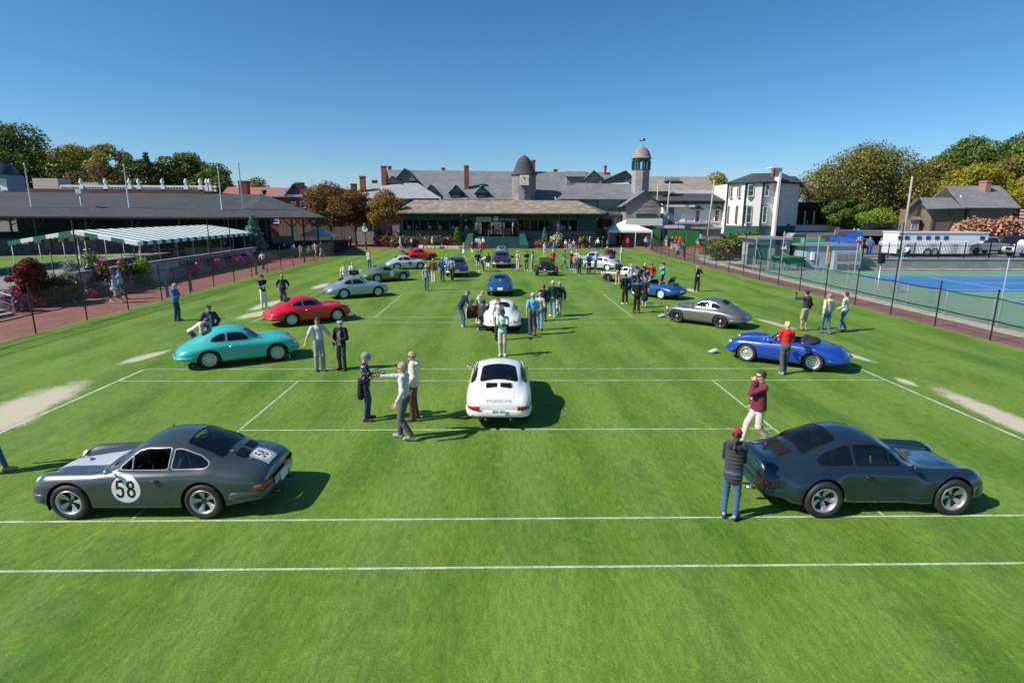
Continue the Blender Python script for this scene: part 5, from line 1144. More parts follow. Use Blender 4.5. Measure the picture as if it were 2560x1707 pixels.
def tent(name,label,x0,x1,Y0,Y1,ze,zp,wall_left=False,m=None,leg=.04):
    r=empty(name,((x0+x1)/2,(Y0+Y1)/2,0),0,label,'tent');w,d=(x1-x0)/2,(Y1-Y0)/2;m=m or mat('tent_white',(.80,.80,.79),.6)
    cs=[(-w,-d),(w,-d),(w,d),(-w,d)]
    for i in range(4):a,b_=cs[i],cs[(i+1)%4];n_=8;mb=MB().add([(a[0],a[1],ze),(b_[0],b_[1],ze),(b_[0]*.5,b_[1]*.5,ze+(zp-ze)*.44),(0,0,zp),(a[0]*.5,a[1]*.5,ze+(zp-ze)*.44)],[(0,1,2,4),(4,2,3)]);part('canopy_panel',mesh('canopy_panel',mb.V,mb.F),r,m);mb=MB().add([(a[0],a[1],ze),(b_[0],b_[1],ze),(b_[0],b_[1],ze-.32),(a[0],a[1],ze-.32)],[(0,1,2,3)]);part('valance',mesh('valance',mb.V,mb.F),r,m)
    for c_ in cs+[(.25*w,-d)]if wall_left else cs:o=part('leg',post_mesh('leg',ze,leg,False),r,WHT);o.location=(c_[0]*.99,c_[1]*.99,0)
    if wall_left:
        mb=MB().box(-w-.02,-w+.01,-d,d,0,ze-.3);part('side_wall',mesh('side_wall',mb.V,mb.F),r,m);mb=MB().box(-w,w,d-.02,d+.01,0,ze-.3);part('back_wall',mesh('back_wall',mb.V,mb.F),r,m);mb=MB().box(w-.01,w+.02,-d+.6,d,0,ze-.3);part('side_wall',mesh('side_wall',mb.V,mb.F),r,m)
    return r
a,b_=PY(760,586,75.5),PY(833,583,75.5);tent('pop_up_tent','small white pop-up tent in the shade beside the grandstand',a[0],b_[0],74.2,77.8,a[2],PY(798,566,76)[2])
a,b_=PY(1527,582,83),PY(1631,578,83);tent('marquee','bright white marquee with peaked roof in front of the shingled gable',a[0]-.4,b_[0],83.0,89.3,a[2]+.35,PY(1575,549,85.5)[2],True)
for k,x in enumerate((1566,1590)):
    q=PY(x,605,86);mb=MB().box(-.8,.8,-.35,.35,0,.95).box(-.85,.85,-.4,.4,.95,1.0);o=mb.build('counter',mat('counter_wood',(.26,.17,.10),.6,noise=(3,.2)));o.location=(q[0],q[1],0);tag(o,('brown counter standing in the marquee on its left half','brown counter standing in the marquee behind its middle leg')[k],'counter')
# street clock
ck=empty('street_clock',tuple(G(915,624)),0,'green cast post clock with round white dial at the lawn corner','clock');z_=PY(915,573,G(915,624)[1])[2]
mb=MB().lathe([(.22,0),(.22,.1),(.17,.15),(.17,.9),(.20,.95),(.10,1.1),(.07,1.3),(.06,z_-.55),(.14,z_-.5),(.1,z_-.42)],12);part('post',mesh('post',mb.V,mb.F,True),ck,GRN)
mb=MB().lathe([(.001,-.14),(.45,-.14),(.50,-.08),(.50,.08),(.45,.14),(.001,.14)],24,'y',c=(0,0,z_));cs_=part('clock_case',mesh('clock_case',mb.V,mb.F,True),ck,GRN)
mb=MB().lathe([(.001,-.150),(.40,-.150),(.40,-.14)],24,'y',c=(0,0,z_));part('dial',mesh('dial',mb.V,mb.F),cs_,WHT)
for ang,l in((R(10),.3),(R(-60),.2)):mb=MB().tube([(0,-.17,z_),(l*math.sin(ang),-.17,z_+l*math.cos(ang))],.02,4);part('clock_hand',mesh('clock_hand',mb.V,mb.F),cs_,blk)
mb=MB().lathe([(.3,.42),(.2,.55),(.26,.62),(.1,.75),(.001,.85)],10,c=(0,0,z_));part('crest',mesh('crest',mb.V,mb.F,True),ck,mat('crest_green',(.08,.13,.09),.6))
# low stone kerb round the planting in front of the pavilion
kb=empty('stone_kerb',(0,0,0),0,'low pale stone kerb edging the shrub bed before the pavilion','kerb')
kp=[(971,607),(985,612),(1005,616),(1030,618),(1060,620),(1090,621),(1120,621.5),(1150,622),(1172,621.5)]
for a,b_ in zip(kp[:-1],kp[1:]):
    A_,B_=G(*a),G(*b_);d=(B_-A_)/2;c_=(A_+B_)/2;l=np.linalg.norm(d);u_=d/l;n_=np.array([-u_[1],u_[0],0]);mb=MB().obox(c_+np.array([0,0,.2]),u_*(l-.03),n_*.2,np.array([0,0,.2]));part('stone',mesh('stone',mb.V,mb.F),kb,mat('kerb_stone',(.46,.40,.31),.9,noise=(2,.2)))
# ================================================================== RIGHT: COURTYARD, SHEDS, PARKING, HOUSES
ZPK=.95
struct(MB().box(31.0,160,46.2,72,-.3,ZPK).build('parking_lot',mat('parking_asphalt',(.20,.20,.205),.9,noise=(.7,.15,6))));struct(MB().box(44,190,72,190,-.3,2.2).build('street',mat('street_asphalt',(.09,.09,.095),.9,noise=(.7,.2))));struct(MB().box(26,44,84,130,-.3,1.2).build('yard',mat('yard_earth',(.16,.14,.12),.95,noise=(.8,.25))))
rw2=empty('block_wall',(31,45.9,0),0,'grey block retaining wall between the hard court and the car park','wall');mb=MB().box(0,100,0,.3,-.1,ZPK+.02);part('wall',mesh('wall',mb.V,mb.F,uv=True),rw2,BLOCK);mb=MB().box(-.05,100,-.06,.36,ZPK+.02,ZPK+.14);part('coping',mesh('coping',mb.V,mb.F),rw2,CON)
mb=MB().box(0,100,-.55,0,-.1,.14);part('footing',mesh('footing',mb.V,mb.F),rw2,CON)
rf2=empty('iron_fence',(31.2,46.05,ZPK+.14),0,'black iron railing of thin upright bars on the block wall','fence')
bar=mesh('picket',*(lambda q:(q.V,q.F))(MB().box(-.012,.012,-.012,.012,0,1.3).add([(-.012,-.012,1.3),(.012,-.012,1.3),(.012,.012,1.3),(-.012,.012,1.3),(0,0,1.38)],[(0,1,4),(1,2,4),(2,3,4),(3,0,4)])))
for k in range(296):part('picket',bar,rf2,blk).location=(k*.14,0,0)
for k in range(18):mb=MB().box(-.035,.035,-.035,.035,0,1.45);part('post',mesh('post',mb.V,mb.F),rf2,blk).location=(k*2.4+.07,0,0)
for z in(.12,1.15):mb=MB().box(0,42,-.02,.02,z-.02,z+.02);part('rail',mesh('rail',mb.V,mb.F),rf2,blk)
# plant shed, bins, screens
sh_=empty('plant_shed',(0,0,0),0,'pale blue grey steel plant shed with louvred front beside the hard court','shed');shm=mat('shed_blue',(.28,.35,.40),.6,noise=(1,.12));boxp('body',shm,sh_,2012,2150,615,676,45.4,4,zmin=0);boxp('roof',galv,sh_,2008,2156,611,615.5,45.2,4.4,False)
boxp('louvre_bay',shm,sh_,2082,2156,628,676,44.6,.8,zmin=0)
for r_ in range(2):
    for c_ in range(2):
        x0=2092+c_*29;yt=634 if r_==0 else 661
        for k in range(6 if r_==0 else 1):boxp('louvre',mat('louvre_tan',(.30,.27,.24),.6)if r_==0 else mat('louvre_dark',(.13,.13,.13),.6),sh_,x0,x0+26,yt+k*2.7,yt+(k*2.7+1.9 if r_==0 else 11),44.55,.1,False)
boxp('meter_box',WHT,sh_,2028,2038,630,650,45.2,.2,False);boxp('plank',mat('plank_tan',(.42,.28,.13),.8),sh_,2066,2074,614,660,45.0,.2,False)
gw=mat('bin_green',(.012,.16,.06),.55,noise=(1,.15))
dm=empty('dumpster',(0,0,0),0,'open green steel skip standing before the container hut','skip');boxp('body',gw,dm,1954,2012,644,674,45.0,2.2,zmin=.1);boxp('rim',gw,dm,1951,2015,643,646.5,44.85,2.5,False);boxp('mesh_step',galv,dm,1980,1992,660,671,44.7,.25,False)
tc_=empty('compactor',(0,0,0),0,'tall green waste compactor with sloping chute behind the skip','skip');boxp('body',gw,tc_,1978,2002,596,642,48,3,zmin=0);prismp('chute',mat('bin_green_light',(.05,.26,.12),.6),tc_,[(2002,622),(2018,598),(2062,598),(2070,612),(2030,620)],48.5,2.5);boxp('base',gw,tc_,2000,2014,620,642,48.2,2.5,zmin=0)
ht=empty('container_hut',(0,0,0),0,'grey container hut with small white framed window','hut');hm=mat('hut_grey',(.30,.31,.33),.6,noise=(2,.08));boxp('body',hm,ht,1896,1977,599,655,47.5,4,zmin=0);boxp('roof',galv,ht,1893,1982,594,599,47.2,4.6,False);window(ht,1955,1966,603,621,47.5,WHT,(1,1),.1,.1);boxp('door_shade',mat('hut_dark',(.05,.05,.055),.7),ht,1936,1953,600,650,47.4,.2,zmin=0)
sc_m=mat('screen_dark_green',(.03,.12,.10),.8,noise=(1.5,.15));
sg=empty('screened_gate',(0,0,0),0,'chain link gate with dark green windscreen and diagonal brace','gate');boxp('screen',sc_m,sg,1866,1922,610,662,46.0,.03,False)
for x in(1862,1888,1923):a=PY(x,640,46);part('post',post_mesh('post',2.7,.04),sg,galv).location=(a[0],a[1]-.05,0)
a,b_=PY(1892,615,45.9),PY(1902,645,45.9);mb=MB().tube([a,b_],.03,5);part('brace',mesh('brace',mb.V,mb.F),sg,galv);mb=MB().tube([PY(1862,609,45.9),PY(1923,609,45.9)],.03,5);part('rail',mesh('rail',mb.V,mb.F),sg,galv)
# artificial hedge screens behind the far path
hd_m=mat('hedge_panel_green',(.025,.17,.035),.9,noise=(14,.4,6),bump=(30,1.0))
for k,(x0,x1,yt,yb,Y)in enumerate(((1630,1652,573,612,84),(1669,1691,575,612,84),(1692,1712,575,614,83.8),(1713,1749,577,616,83.6),(1482,1503,571,604,84.2))):
    q=bxp(x0,x1,yt,yb,Y,.25);mb=MB().box(q[0],q[1],q[2],q[3],0,q[5]);o=mb.build('hedge_panel',hd_m);tag(o,'tall leafy green artificial hedge panel at the back of the forecourt','hedge panel','artificial hedge panels round the forecourt')
cbn=empty('gate_cabin',(0,0,0),0,'small grey cabin behind the hedge panels with flat roof','hut');cm_=mat('cabin_grey',(.25,.235,.235),.7);boxp('wall',cm_,cbn,1700,1745,560,600,88,4,zmin=0);boxp('roof',CON,cbn,1697,1788,556,560,87.6,5,False);boxp('wall',cm_,cbn,1752,1803,573,615,85,4,zmin=0);boxp('roof',galv,cbn,1744,1806,569,573,84.6,4.8,False);boxp('canopy',mat('canopy_pale',(.55,.58,.6),.6),cbn,1640,1712,564,571,84.8,3,False)
# white annex and tall white house
an_=empty('white_annex',(0,0,0),0,'single storey white annex with hipped slate roof and hooded windows','house');YH=90
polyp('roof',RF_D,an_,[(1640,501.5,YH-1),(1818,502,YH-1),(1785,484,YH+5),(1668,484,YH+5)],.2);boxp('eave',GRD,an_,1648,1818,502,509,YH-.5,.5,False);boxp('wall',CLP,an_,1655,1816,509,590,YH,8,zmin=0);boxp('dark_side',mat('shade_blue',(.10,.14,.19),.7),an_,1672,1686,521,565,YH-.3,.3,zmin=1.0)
boxp('parapet',WHT,an_,1675,1792,476,485,YH+5.5,1,False)
for x in(1743.5,1792):window(an_,x-7.5,x+7.5,524,555,YH,WHT,(1,2),.12,.1);gable(an_,(x,514),(x-12,522),(x+12,522),YH-.35,.5,GRN,GRN,GRN)
boxp('door',WHT,an_,1702,1714,533,556,YH-.1,.1,False);boxp('porch_beam',WHT,an_,1665,1738,513,517,YH-.8,.6,False)
wh=empty('white_house',(0,0,0),0,'tall white clapboard house with angled bay, green base and broad white chimney','house');YW=84
pts=[(1818,YW+2.5),(1862,YW),(1905,YW-1.2),(1950,YW+.2),(1985,YW+3)];top=457;
fac=[(1816,YW+3.2),(1860,YW+.6),(1903,YW-.6),(1945,YW-.2),(1992,YW+2.2)]
zg,zw0,zw1=PY(1880,565,YW)[2],PY(1880,588,YW)[2],PY(1880,457,YW)[2]
def at(x,Y):return PY(x,520,Y)[0]
for(x0,Y0_),(x1,Y1_)in zip(fac[:-1],fac[1:]):
    A_,B_=(at(x0,Y0_),Y0_),(at(x1,Y1_),Y1_);V=[(A_[0],A_[1],zg),(B_[0],B_[1],zg),(B_[0],B_[1],zw1),(A_[0],A_[1],zw1)];mb=MB().add(V+[(v[0],v[1]+.3,v[2])for v in V],[(0,1,2,3),(7,6,5,4),(0,4,5,1),(3,2,6,7),(0,3,7,4),(1,5,6,2)]);me_=mesh('wall',mb.V,mb.F);fix_normals(me_);box_uv(me_);part('wall',me_,wh,CLP)
    V=[(A_[0],A_[1]-.05,.6),(B_[0],B_[1]-.05,.6),(B_[0],B_[1]-.05,zg),(A_[0],A_[1]-.05,zg)];mb=MB().add(V+[(v[0],v[1]+.4,v[2])for v in V],[(0,1,2,3),(7,6,5,4),(0,4,5,1),(3,2,6,7),(0,3,7,4),(1,5,6,2)]);me_=mesh('base',mb.V,mb.F);fix_normals(me_);part('base',me_,wh,GRN)
    mb=MB().box(A_[0]-.09,A_[0]+.09,A_[1]-.16,A_[1]+.1,zg,zw1);part('corner_board',mesh('corner_board',mb.V,mb.F),wh,GRD)
    mb=MB().obox(((A_[0]+B_[0])/2,(A_[1]+B_[1])/2-.25,zw1+.05),((B_[0]-A_[0])/2+.15,(B_[1]-A_[1])/2,0),(0,.3,0),(0,0,.12));part('eave',mesh('eave',mb.V,mb.F),wh,GRD)
ap0,ap1=PY(1880,434,YW+6),PY(1955,432,YW+6)
E_=[np.array([at(x,Y)+(0 if 0<i<4 else(-.5 if i==0 else.5)),Y-.6,zw1+.15])for i,(x,Y)in enumerate(fac)]
for p in((E_[0],E_[1],ap0),(E_[1],E_[2],ap0),(E_[2],E_[3],ap1,ap0),(E_[3],E_[4],ap1)):sheet3('roof',list(p),RF_D,wh,.15)
sheet3('roof',[E_[0],ap0,ap1,E_[4],E_[4]+np.array([0,9,0]),E_[0]+np.array([0,9,0])][:4],RF_D,wh,.1)
mb=MB().box(at(1818,YW+4),at(1990,YW+4),YW+3.4,YW+11,0,zw1);part('wall',mesh('wall',mb.V,mb.F,uv=True),wh,CLP)
for x0,x1,yt,yb,Y in((1824,1833,467,494,YW+2.5),(1844,1853,465,493,YW+1.3),(1868,1886,462,491,YW),(1910,1924,461,491,YW-.6),(1863,1881,516,557,YW),(1903.5,1919,516,557,YW-.65),(1818.5,1828,516.5,557,YW+2.8),(1838.5,1848,516,557,YW+1.5)):window(wh,x0,x1,yt,yb,Y,WHT if x0>1855 or yt<500 else CLP,(1,2),.12,.10,WGL if x0>1855 or yt<500 else CLP);boxp('window_casing',GRD,wh,x0-1.2,x1+1.2,yt-1.4,yb+1.6,Y+.02,.2,False)
boxp('chimney_stack',CLP,wh,1934,1956,420,588,YW-1.4,1.6,zmin=.6);boxp('chimney_cap',WHT,wh,1931,1962,418,420,YW-1.6,2.0,False);boxp('flue',CHB,wh,1935,1942,419,440,YW+.4,1)
boxp('wall',CLP,wh,1956,1977,457,560,YW+1.2,5,zmin=.6);window(wh,1960,1973,462,490,YW+1.2,GRD,(1,2),.12,.1);window(wh,1956,1969,517,556,YW+1.2,GRD,(1,2),.12,.1);boxp('base',GRN,wh,1956,1976,560,588,YW+1.1,.3,zmin=.6)
polyp('roof',RF_D,wh,[(1956,455,YW+.6),(2012,462,YW+3),(1990,441,YW+6),(1960,440,YW+5)],.15)
pr=empty('porch_house',(0,0,0),0,'house with white columned porch and maroon front behind the white house','house');boxp('wall',mat('maroon_wall',(.10,.03,.03),.7),pr,1990,2090,515,590,YW+8,6,zmin=1.0);boxp('porch_roof',RF_D,pr,1975,2095,506,516,YW+5,4,False);boxp('gable_wall',CLP,pr,1990,2070,460,508,YW+9,5)
for x in(1992,2013,2036,2072):boxp('porch_column',WHT,pr,x-2.5,x+2.5,528,566,YW+5.2,.4,False)
for x in(2002,2024,2050):window(pr,x-8,x+8,530,562,YW+8,mat('maroon_frame',(.14,.03,.03),.6),(2,2),.1,.1)
boxp('porch_wall',WHT,pr,1988,2092,563,578,YW+5.0,.3,False);boxp('porch_base',BLOCK,pr,1988,2092,578,592,YW+5.1,.4,zmin=1.0)
# tan low building under the tree, grey parking wall
tb_=empty('low_tan_building',(0,0,0),0,'low building with pale pink tile roof behind the parking wall','building');polyp('roof',mat('pink_roof',(.62,.47,.38),.8),tb_,[(2140,545,86),(2262,540,86),(2268,519,92),(2165,519,92)],.15);boxp('wall',mat('tan_wall',(.50,.34,.20),.8),tb_,2150,2262,541,575,86.5,5,zmin=2.2)
gwl=empty('parking_wall',(0,0,0),0,'grey rendered wall with railing behind the car park','wall');boxp('wall',mat('wall_grey',(.22,.215,.20),.9,noise=(.8,.15)),gwl,2086,2262,575,600,72,.3,zmin=.9)
for k in range(9):a=PY(2160+k*12,570,72.1);mb=MB().box(-.04,.04,-.04,.04,0,1.0);part('rail_post',mesh('rail_post',mb.V,mb.F),gwl,blk).location=(a[0],a[1],PY(2160,575,72)[2])
mb=MB().tube([PY(2155,567,72.1),PY(2262,565,72.1)],.04,5);part('rail',mesh('rail',mb.V,mb.F),gwl,blk)
# olive house
oh=empty('olive_house',(0,0,0),0,'dark olive clapboard house with grey roofs and brick chimney','house');YO=66
boxp('wall',OLV,oh,2416,2536,519,592,YO,9,zmin=.9);polyp('roof',RF_G,oh,[(2411,519.5,YO-.5),(2554,519.5,YO-.5),(2500,464,YO+5),(2363,465,YO+5)],.15);prismp('gable_wall',OLV,oh,[(2365,468),(2412,520),(2412,560),(2345,560),(2330,497)],YO+4,.3)
boxp('wall',OLV,oh,2321,2414,523,590,YO+.6,6,zmin=.9);polyp('roof',RF_G,oh,[(2319,522.5,YO),(2416,520,YO),(2384,494,YO+4),(2294,494,YO+4)],.15)
prismp('gable_wall',OLV,oh,[(2295,498),(2321,524),(2321,585),(2268,585),(2268,522)],YO+2.5,.3)
for e in(((2294,493),(2319,523)),((2294,493),(2266,521))):
    mb=MB().tube([PY(e[0][0],e[0][1],YO+2.3),PY(e[1][0],e[1][1],YO+2.3)],.09,4);part('barge_board',mesh('barge_board',mb.V,mb.F),oh,mat('olive_dark',(.05,.042,.03),.7))
for x0,x1,yt,yb,Y in((2289,2298,511,536,YO+2.5),(2326,2335,552,576,YO+.6),(2368,2379,552,575,YO+.6),(2502,2514,548,570,YO),(2372,2382,529,538,YO+.6)):window(oh,x0,x1,yt,yb,Y,mat('olive_frame',(.10,.085,.06),.7),(2,2),.1,.08,mat('pale_pane',(.30,.30,.27),.2))
by_=boxp('bay',OLV,oh,2275,2299,548,576,YO+1.6,.9);window(oh,2276,2298,550,574,YO+1.6,mat('bay_frame',(.45,.42,.34),.6),(2,2),.1,.08,mat('pale_pane',(.30,.30,.27),.2));polyp('bay_roof',galv,oh,[(2272,549,YO+1.3),(2304,549,YO+1.3),(2298,541,YO+2.4),(2280,541,YO+2.4)],.06)
chimney(oh,2463,2481,451,478,YO+3.2,1.2,shingle_mat('pink_brick',(.42,.22,.18),(.36,.18,.15),.08,.22,.2))
a=PY(2402,496,YO+2);mb=MB().tube([a,a+np.array([0,0,.4])],.08,6);part('vent_pipe',mesh('vent_pipe',mb.V,mb.F),oh,WHT)
fg=empty('flag',tuple(PY(2556,540,YO-2)),0,'striped flag hanging at the corner of the olive house','flag');
for k in range(7):mb=MB().box(-.35,.35,-.01+.04*math.sin(k),.01+.04*math.sin(k),.7-.2*k-.1,.7-.2*k+.1);part('flag_stripe',mesh('flag_stripe',mb.V,mb.F),fg,mat('flag_red',(.5,.03,.05),.8)if k%2 else mat('flag_white',(.7,.7,.72),.8))
part('flag_pole',post_mesh('flag_pole',2.2,.03,False),fg,WHT).location=(.4,0,-1.2)
# horse trailer and vehicles in the car park
tr=empty('horse_trailer',tuple(PY(2380,640,50.0)*np.array([1,1,0])+np.array([0,0,ZPK])),0,'long white ribbed gooseneck trailer with small dark windows','trailer');ox=tr.location.x
T0,T1=PY(2246,600,50)[0]-ox,PY(2428,600,50)[0]-ox;T2=PY(2470,600,50)[0]-ox;ztop=PY(2330,583,50)[2]-ZPK;zbt=PY(2330,637,50)[2]-ZPK;twm=mat('trailer_white',(.74,.75,.77),.45)
mb=MB().box(T0,T1,0,2.4,zbt+.1,ztop);bd=part('body',mesh('body',mb.V,mb.F),tr,twm);V=[(T1,0,zbt+.9),(T2,0,zbt+1.5),(T2,0,ztop),(T1,0,ztop)];mb=MB().add(V+[(v[0],2.4,v[2])for v in V],[(0,1,2,3),(7,6,5,4),(0,4,5,1),(1,5,6,2),(2,6,7,3),(3,7,4,0)]);part('nose',mesh('nose',mb.V,mb.F),tr,twm)
mb=MB().box(T0-.08,T2+.05,-.08,2.48,ztop,ztop+.12);part('roof',mesh('roof',mb.V,mb.F),tr,mat('trailer_roof',(.6,.62,.65),.5))
rib=mesh('rib',*(lambda q:(q.V,q.F))(MB().box(-.02,.02,-.03,0,zbt+.15,ztop-.75)))
for k in range(44):part('rib',rib,tr,twm).location=(T0+.2+(T1-T0-.3)*k/44,0,0)
for x in(2250,2267,2297,2320,2342,2364.5,2455):X=PY(x,597,50)[0]-ox;mb=MB().box(X-.22,X+.22,-.05,.0,ztop-.62,ztop-.28);part('window',mesh('window',mb.V,mb.F),tr,WGL)
for x in(2317,2335):
    X=PY(x,640,50)[0]-ox;mb=MB().lathe([(.18,-.05),(.38,-.1),(.42,-.05),(.42,.15),(.3,.2)],20,'y',c=(X,.05,.42));part('wheel',mesh('wheel',mb.V,mb.F,True),tr,MATS.get('rubber')or mat('rubber',(.022,.021,.021),.62));mb=MB().lathe([(.001,-.08),(.2,-.08)],14,'y',c=(X,.03,.42));part('hub',mesh('hub',mb.V,mb.F),tr,mat('hub_grey',(.4,.4,.4),.5))
mb=MB().box(T0+1,T1-.5,.1,2.3,zbt-.15,zbt+.1);part('chassis',mesh('chassis',mb.V,mb.F),tr,blk)
def pickup(name,label,px,py,Y,col,hd=0.0,s=1.0,cat='car',z=ZPK):
    a=PY(px,py,Y);r=empty(name,(a[0],Y,z),hd,label,cat);m=paint(name+'_%02x'%int(col[2]*255),col)
    pr=[(-2.6,.5),(2.6,.5),(2.7,.75),(2.6,1.12),(1.3,1.2),(.75,1.85),(-.9,1.88),(-1.1,1.25),(-2.6,1.2)]
    mb=MB().prism([(x*s,z_*s)for x,z_ in pr],-.95*s,.95*s,'xz');me_=mesh('body',mb.V,mb.F);fix_normals(me_);part('body',me_,r,m)
    for s_ in(-1,1):
        mb=MB().prism([(1.15*s,1.25*s),(.7*s,1.75*s),(-.8*s,1.78*s),(-.95*s,1.28*s)],s_*.955*s,s_*.965*s,'xz');part('side_glass',mesh('side_glass',mb.V,mb.F),r,WGL)
        for x in(-1.7,1.7):mb=MB().lathe([(.001,-.1),(.2,-.1),(.36,-.1),(.4,-.05),(.4,.1)],18,'y',c=(x*s,s_*.88*s,.4));part('wheel',mesh('wheel',mb.V,mb.F,True),r,blk)
        mb=MB().box(2.62*s,2.7*s,s_*.62*s-.2,s_*.62*s+.2,.85*s,1.02*s);part('headlight',mesh('headlight',mb.V,mb.F),r,WHT)
    mb=MB().box(2.64*s,2.74*s,-.85*s,.85*s,.52*s,.7*s);part('bumper',mesh('bumper',mb.V,mb.F),r,galv);mb=MB().box(2.62*s,2.72*s,-.4*s,.4*s,.74*s,1.05*s);part('grille',mesh('grille',mb.V,mb.F),r,blk)
    return r
pickup('pickup_truck','dark pickup truck facing the court beside the horse trailer',2520,625,57.5,(.012,.013,.018),-math.pi/2-.3);pickup('pickup_truck','white pickup truck coupled to the nose of the horse trailer',2452,625,54.0,(.7,.7,.7),.2);pickup('parked_car','white car partly showing beside the iron fence',2580,628,50,(.7,.7,.71),math.pi,.9)
pickup('parked_van','blue van parked behind the standing crowd',2125,590,66,(.02,.08,.4),-math.pi/2,1.05);pickup('parked_car','silver grey car half hidden behind the porch house',1992,586,70,(.3,.32,.33),math.pi,.9)
for k,(x,c_)in enumerate(((2178,(.02,.02,.025)),(2206,(.03,.04,.06)))):pickup('parked_car',('black car parked above the grey wall by the small tree','dark blue car parked above the grey wall by the low building')[k],x,570,76,c_,math.pi,.8,z=2.2)
# utility poles and wires
up_=[]
for k,(xb,yb,xt,yt,Y)in enumerate(((1664,570,1675,455,88),(1768,590,1786,449,80),(2262,583,2281,441,62),(1646,492,1645,459,98))):
    b_,t_=PY(xb,yb,Y),PY(xt,yt,Y);mb=MB().tube([(b_[0]-(t_[0]-b_[0])*.0,Y,0),(t_[0],Y,t_[2])],[.16,.11],8);o=mb.build('utility_pole',mat('pole_wood',(.36,.33,.29),.9,noise=(2,.2)),None,True);tag(o,('weathered pole beside the shingled gable and white annex','weathered leaning pole before the white annex','weathered pole standing by the olive house','short pole behind the shingled gable roof')[k],'pole');up_.append(t_)
for k,(a,b_,off)in enumerate(((0,1,0),(1,2,0),(1,2,-.7),(0,1,-.8))):
    p0,p1=up_[a]+np.array([0,0,-.3+off]),up_[b_]+np.array([0,0,-.3+off]);mb=MB().tube([p0+(p1-p0)*q-np.array([0,0,1.4*math.sin(math.pi*q)])for q in np.linspace(0,1,12)],.012,4);o=mb.build('overhead_wire',blk);tag(o,'thin black overhead wire strung between weathered poles','wire','overhead wires')
lp=post_mesh('lamp',7.4,.05)
for x,y in((20.9,35.3),(20.9,37.2)):pass
# ================================================================== TREES, SHRUBS, FLOWERS
def leaf_mat(name,c1,c2,c3=None,sc_=.5,trans=.25):
    if name in MATS:return MATS[name]
    m=bpy.data.materials.new(name);m.use_nodes=True;MATS[name]=m;t=m.node_tree;t.nodes.clear();L=t.links;o=t.nodes.new('ShaderNodeOutputMaterial');v=nd(t,'TexCoord').outputs['Object']
    c1,c2=tuple(q*1.55 for q in c1),tuple(q*1.55 for q in c2);c3=tuple(q*1.55 for q in c3)if c3 else None
    if 'petal' in name:c1,c2=tuple(q/1.55 for q in c1),tuple(q/1.55 for q in c2)
    c=mixc(t,ramp(t,noise(t,v,sc_,3),.38,.62),c1,c2);c=mixc(t,math2(t,'MULTIPLY',ramp(t,noise(t,v,6.0,2),.45,.7),.55),c,c3 or c2)
    d=t.nodes.new('ShaderNodeBsdfDiffuse');tr=t.nodes.new('ShaderNodeBsdfTranslucent');g=t.nodes.new('ShaderNodeBsdfGlossy');g.inputs['Roughness'].default_value=.45;g.inputs['Color'].default_value=(.5,.5,.5,1)
    L.new(c,d.inputs[0]);L.new(c,tr.inputs[0]);a=t.nodes.new('ShaderNodeMixShader');a.inputs[0].default_value=trans;L.new(d.outputs[0],a.inputs[1]);L.new(tr.outputs[0],a.inputs[2]);b=t.nodes.new('ShaderNodeMixShader');b.inputs[0].default_value=.05;L.new(a.outputs[0],b.inputs[1]);L.new(g.outputs[0],b.inputs[2]);L.new(b.outputs[0],o.inputs[0]);return m
LM=dict(green=leaf_mat('leaf_green',(.030,.070,.010),(.085,.125,.016),(.13,.15,.02)),dark=leaf_mat('leaf_dark',(.018,.040,.010),(.042,.065,.014),(.07,.075,.015)),yellow=leaf_mat('leaf_yellow',(.11,.125,.012),(.24,.20,.015),(.30,.24,.02)),olive=leaf_mat('leaf_olive',(.075,.085,.016),(.14,.125,.02),(.17,.14,.025)),bronze=leaf_mat('leaf_bronze',(.10,.060,.020),(.20,.085,.030),(.13,.10,.02),.9),brown=leaf_mat('leaf_brown',(.10,.075,.035),(.16,.11,.05)),
          gold=leaf_mat('leaf_gold',(.15,.09,.02),(.26,.14,.03),(.16,.14,.02),.9),spruce=leaf_mat('leaf_spruce',(.10,.17,.13),(.19,.27,.22),(.13,.2,.16),2),conifer=leaf_mat('leaf_conifer',(.012,.035,.016),(.025,.055,.022)),lime=leaf_mat('leaf_lime',(.08,.16,.012),(.17,.25,.02),None,2),hedge=leaf_mat('leaf_hedge',(.09,.06,.035),(.17,.105,.055),(.12,.08,.03),1.5),red=leaf_mat('leaf_red',(.10,.018,.012),(.19,.032,.02),(.07,.015,.012),2),bush=leaf_mat('leaf_bush',(.03,.07,.012),(.08,.12,.025),None,2),grey=leaf_mat('leaf_grey',(.12,.15,.12),(.2,.23,.19),None,3),plum=leaf_mat('leaf_plum',(.11,.075,.05),(.15,.09,.06)),arb=leaf_mat('leaf_arborvitae',(.06,.13,.015),(.13,.21,.025),None,2))
for nm,c in dict(pink=(.62,.04,.22),magenta=(.50,.02,.26),purple=(.25,.04,.45),rose=(.60,.02,.03),white=(.75,.72,.55),cream=(.62,.58,.42),yellowf=(.7,.45,.02),salmon=(.55,.27,.18),coralf=(.65,.06,.05)).items():MATS['petal_'+nm]=leaf_mat('petal_'+nm,c,tuple(min(1,v*1.25)for v in c),None,5,.2)
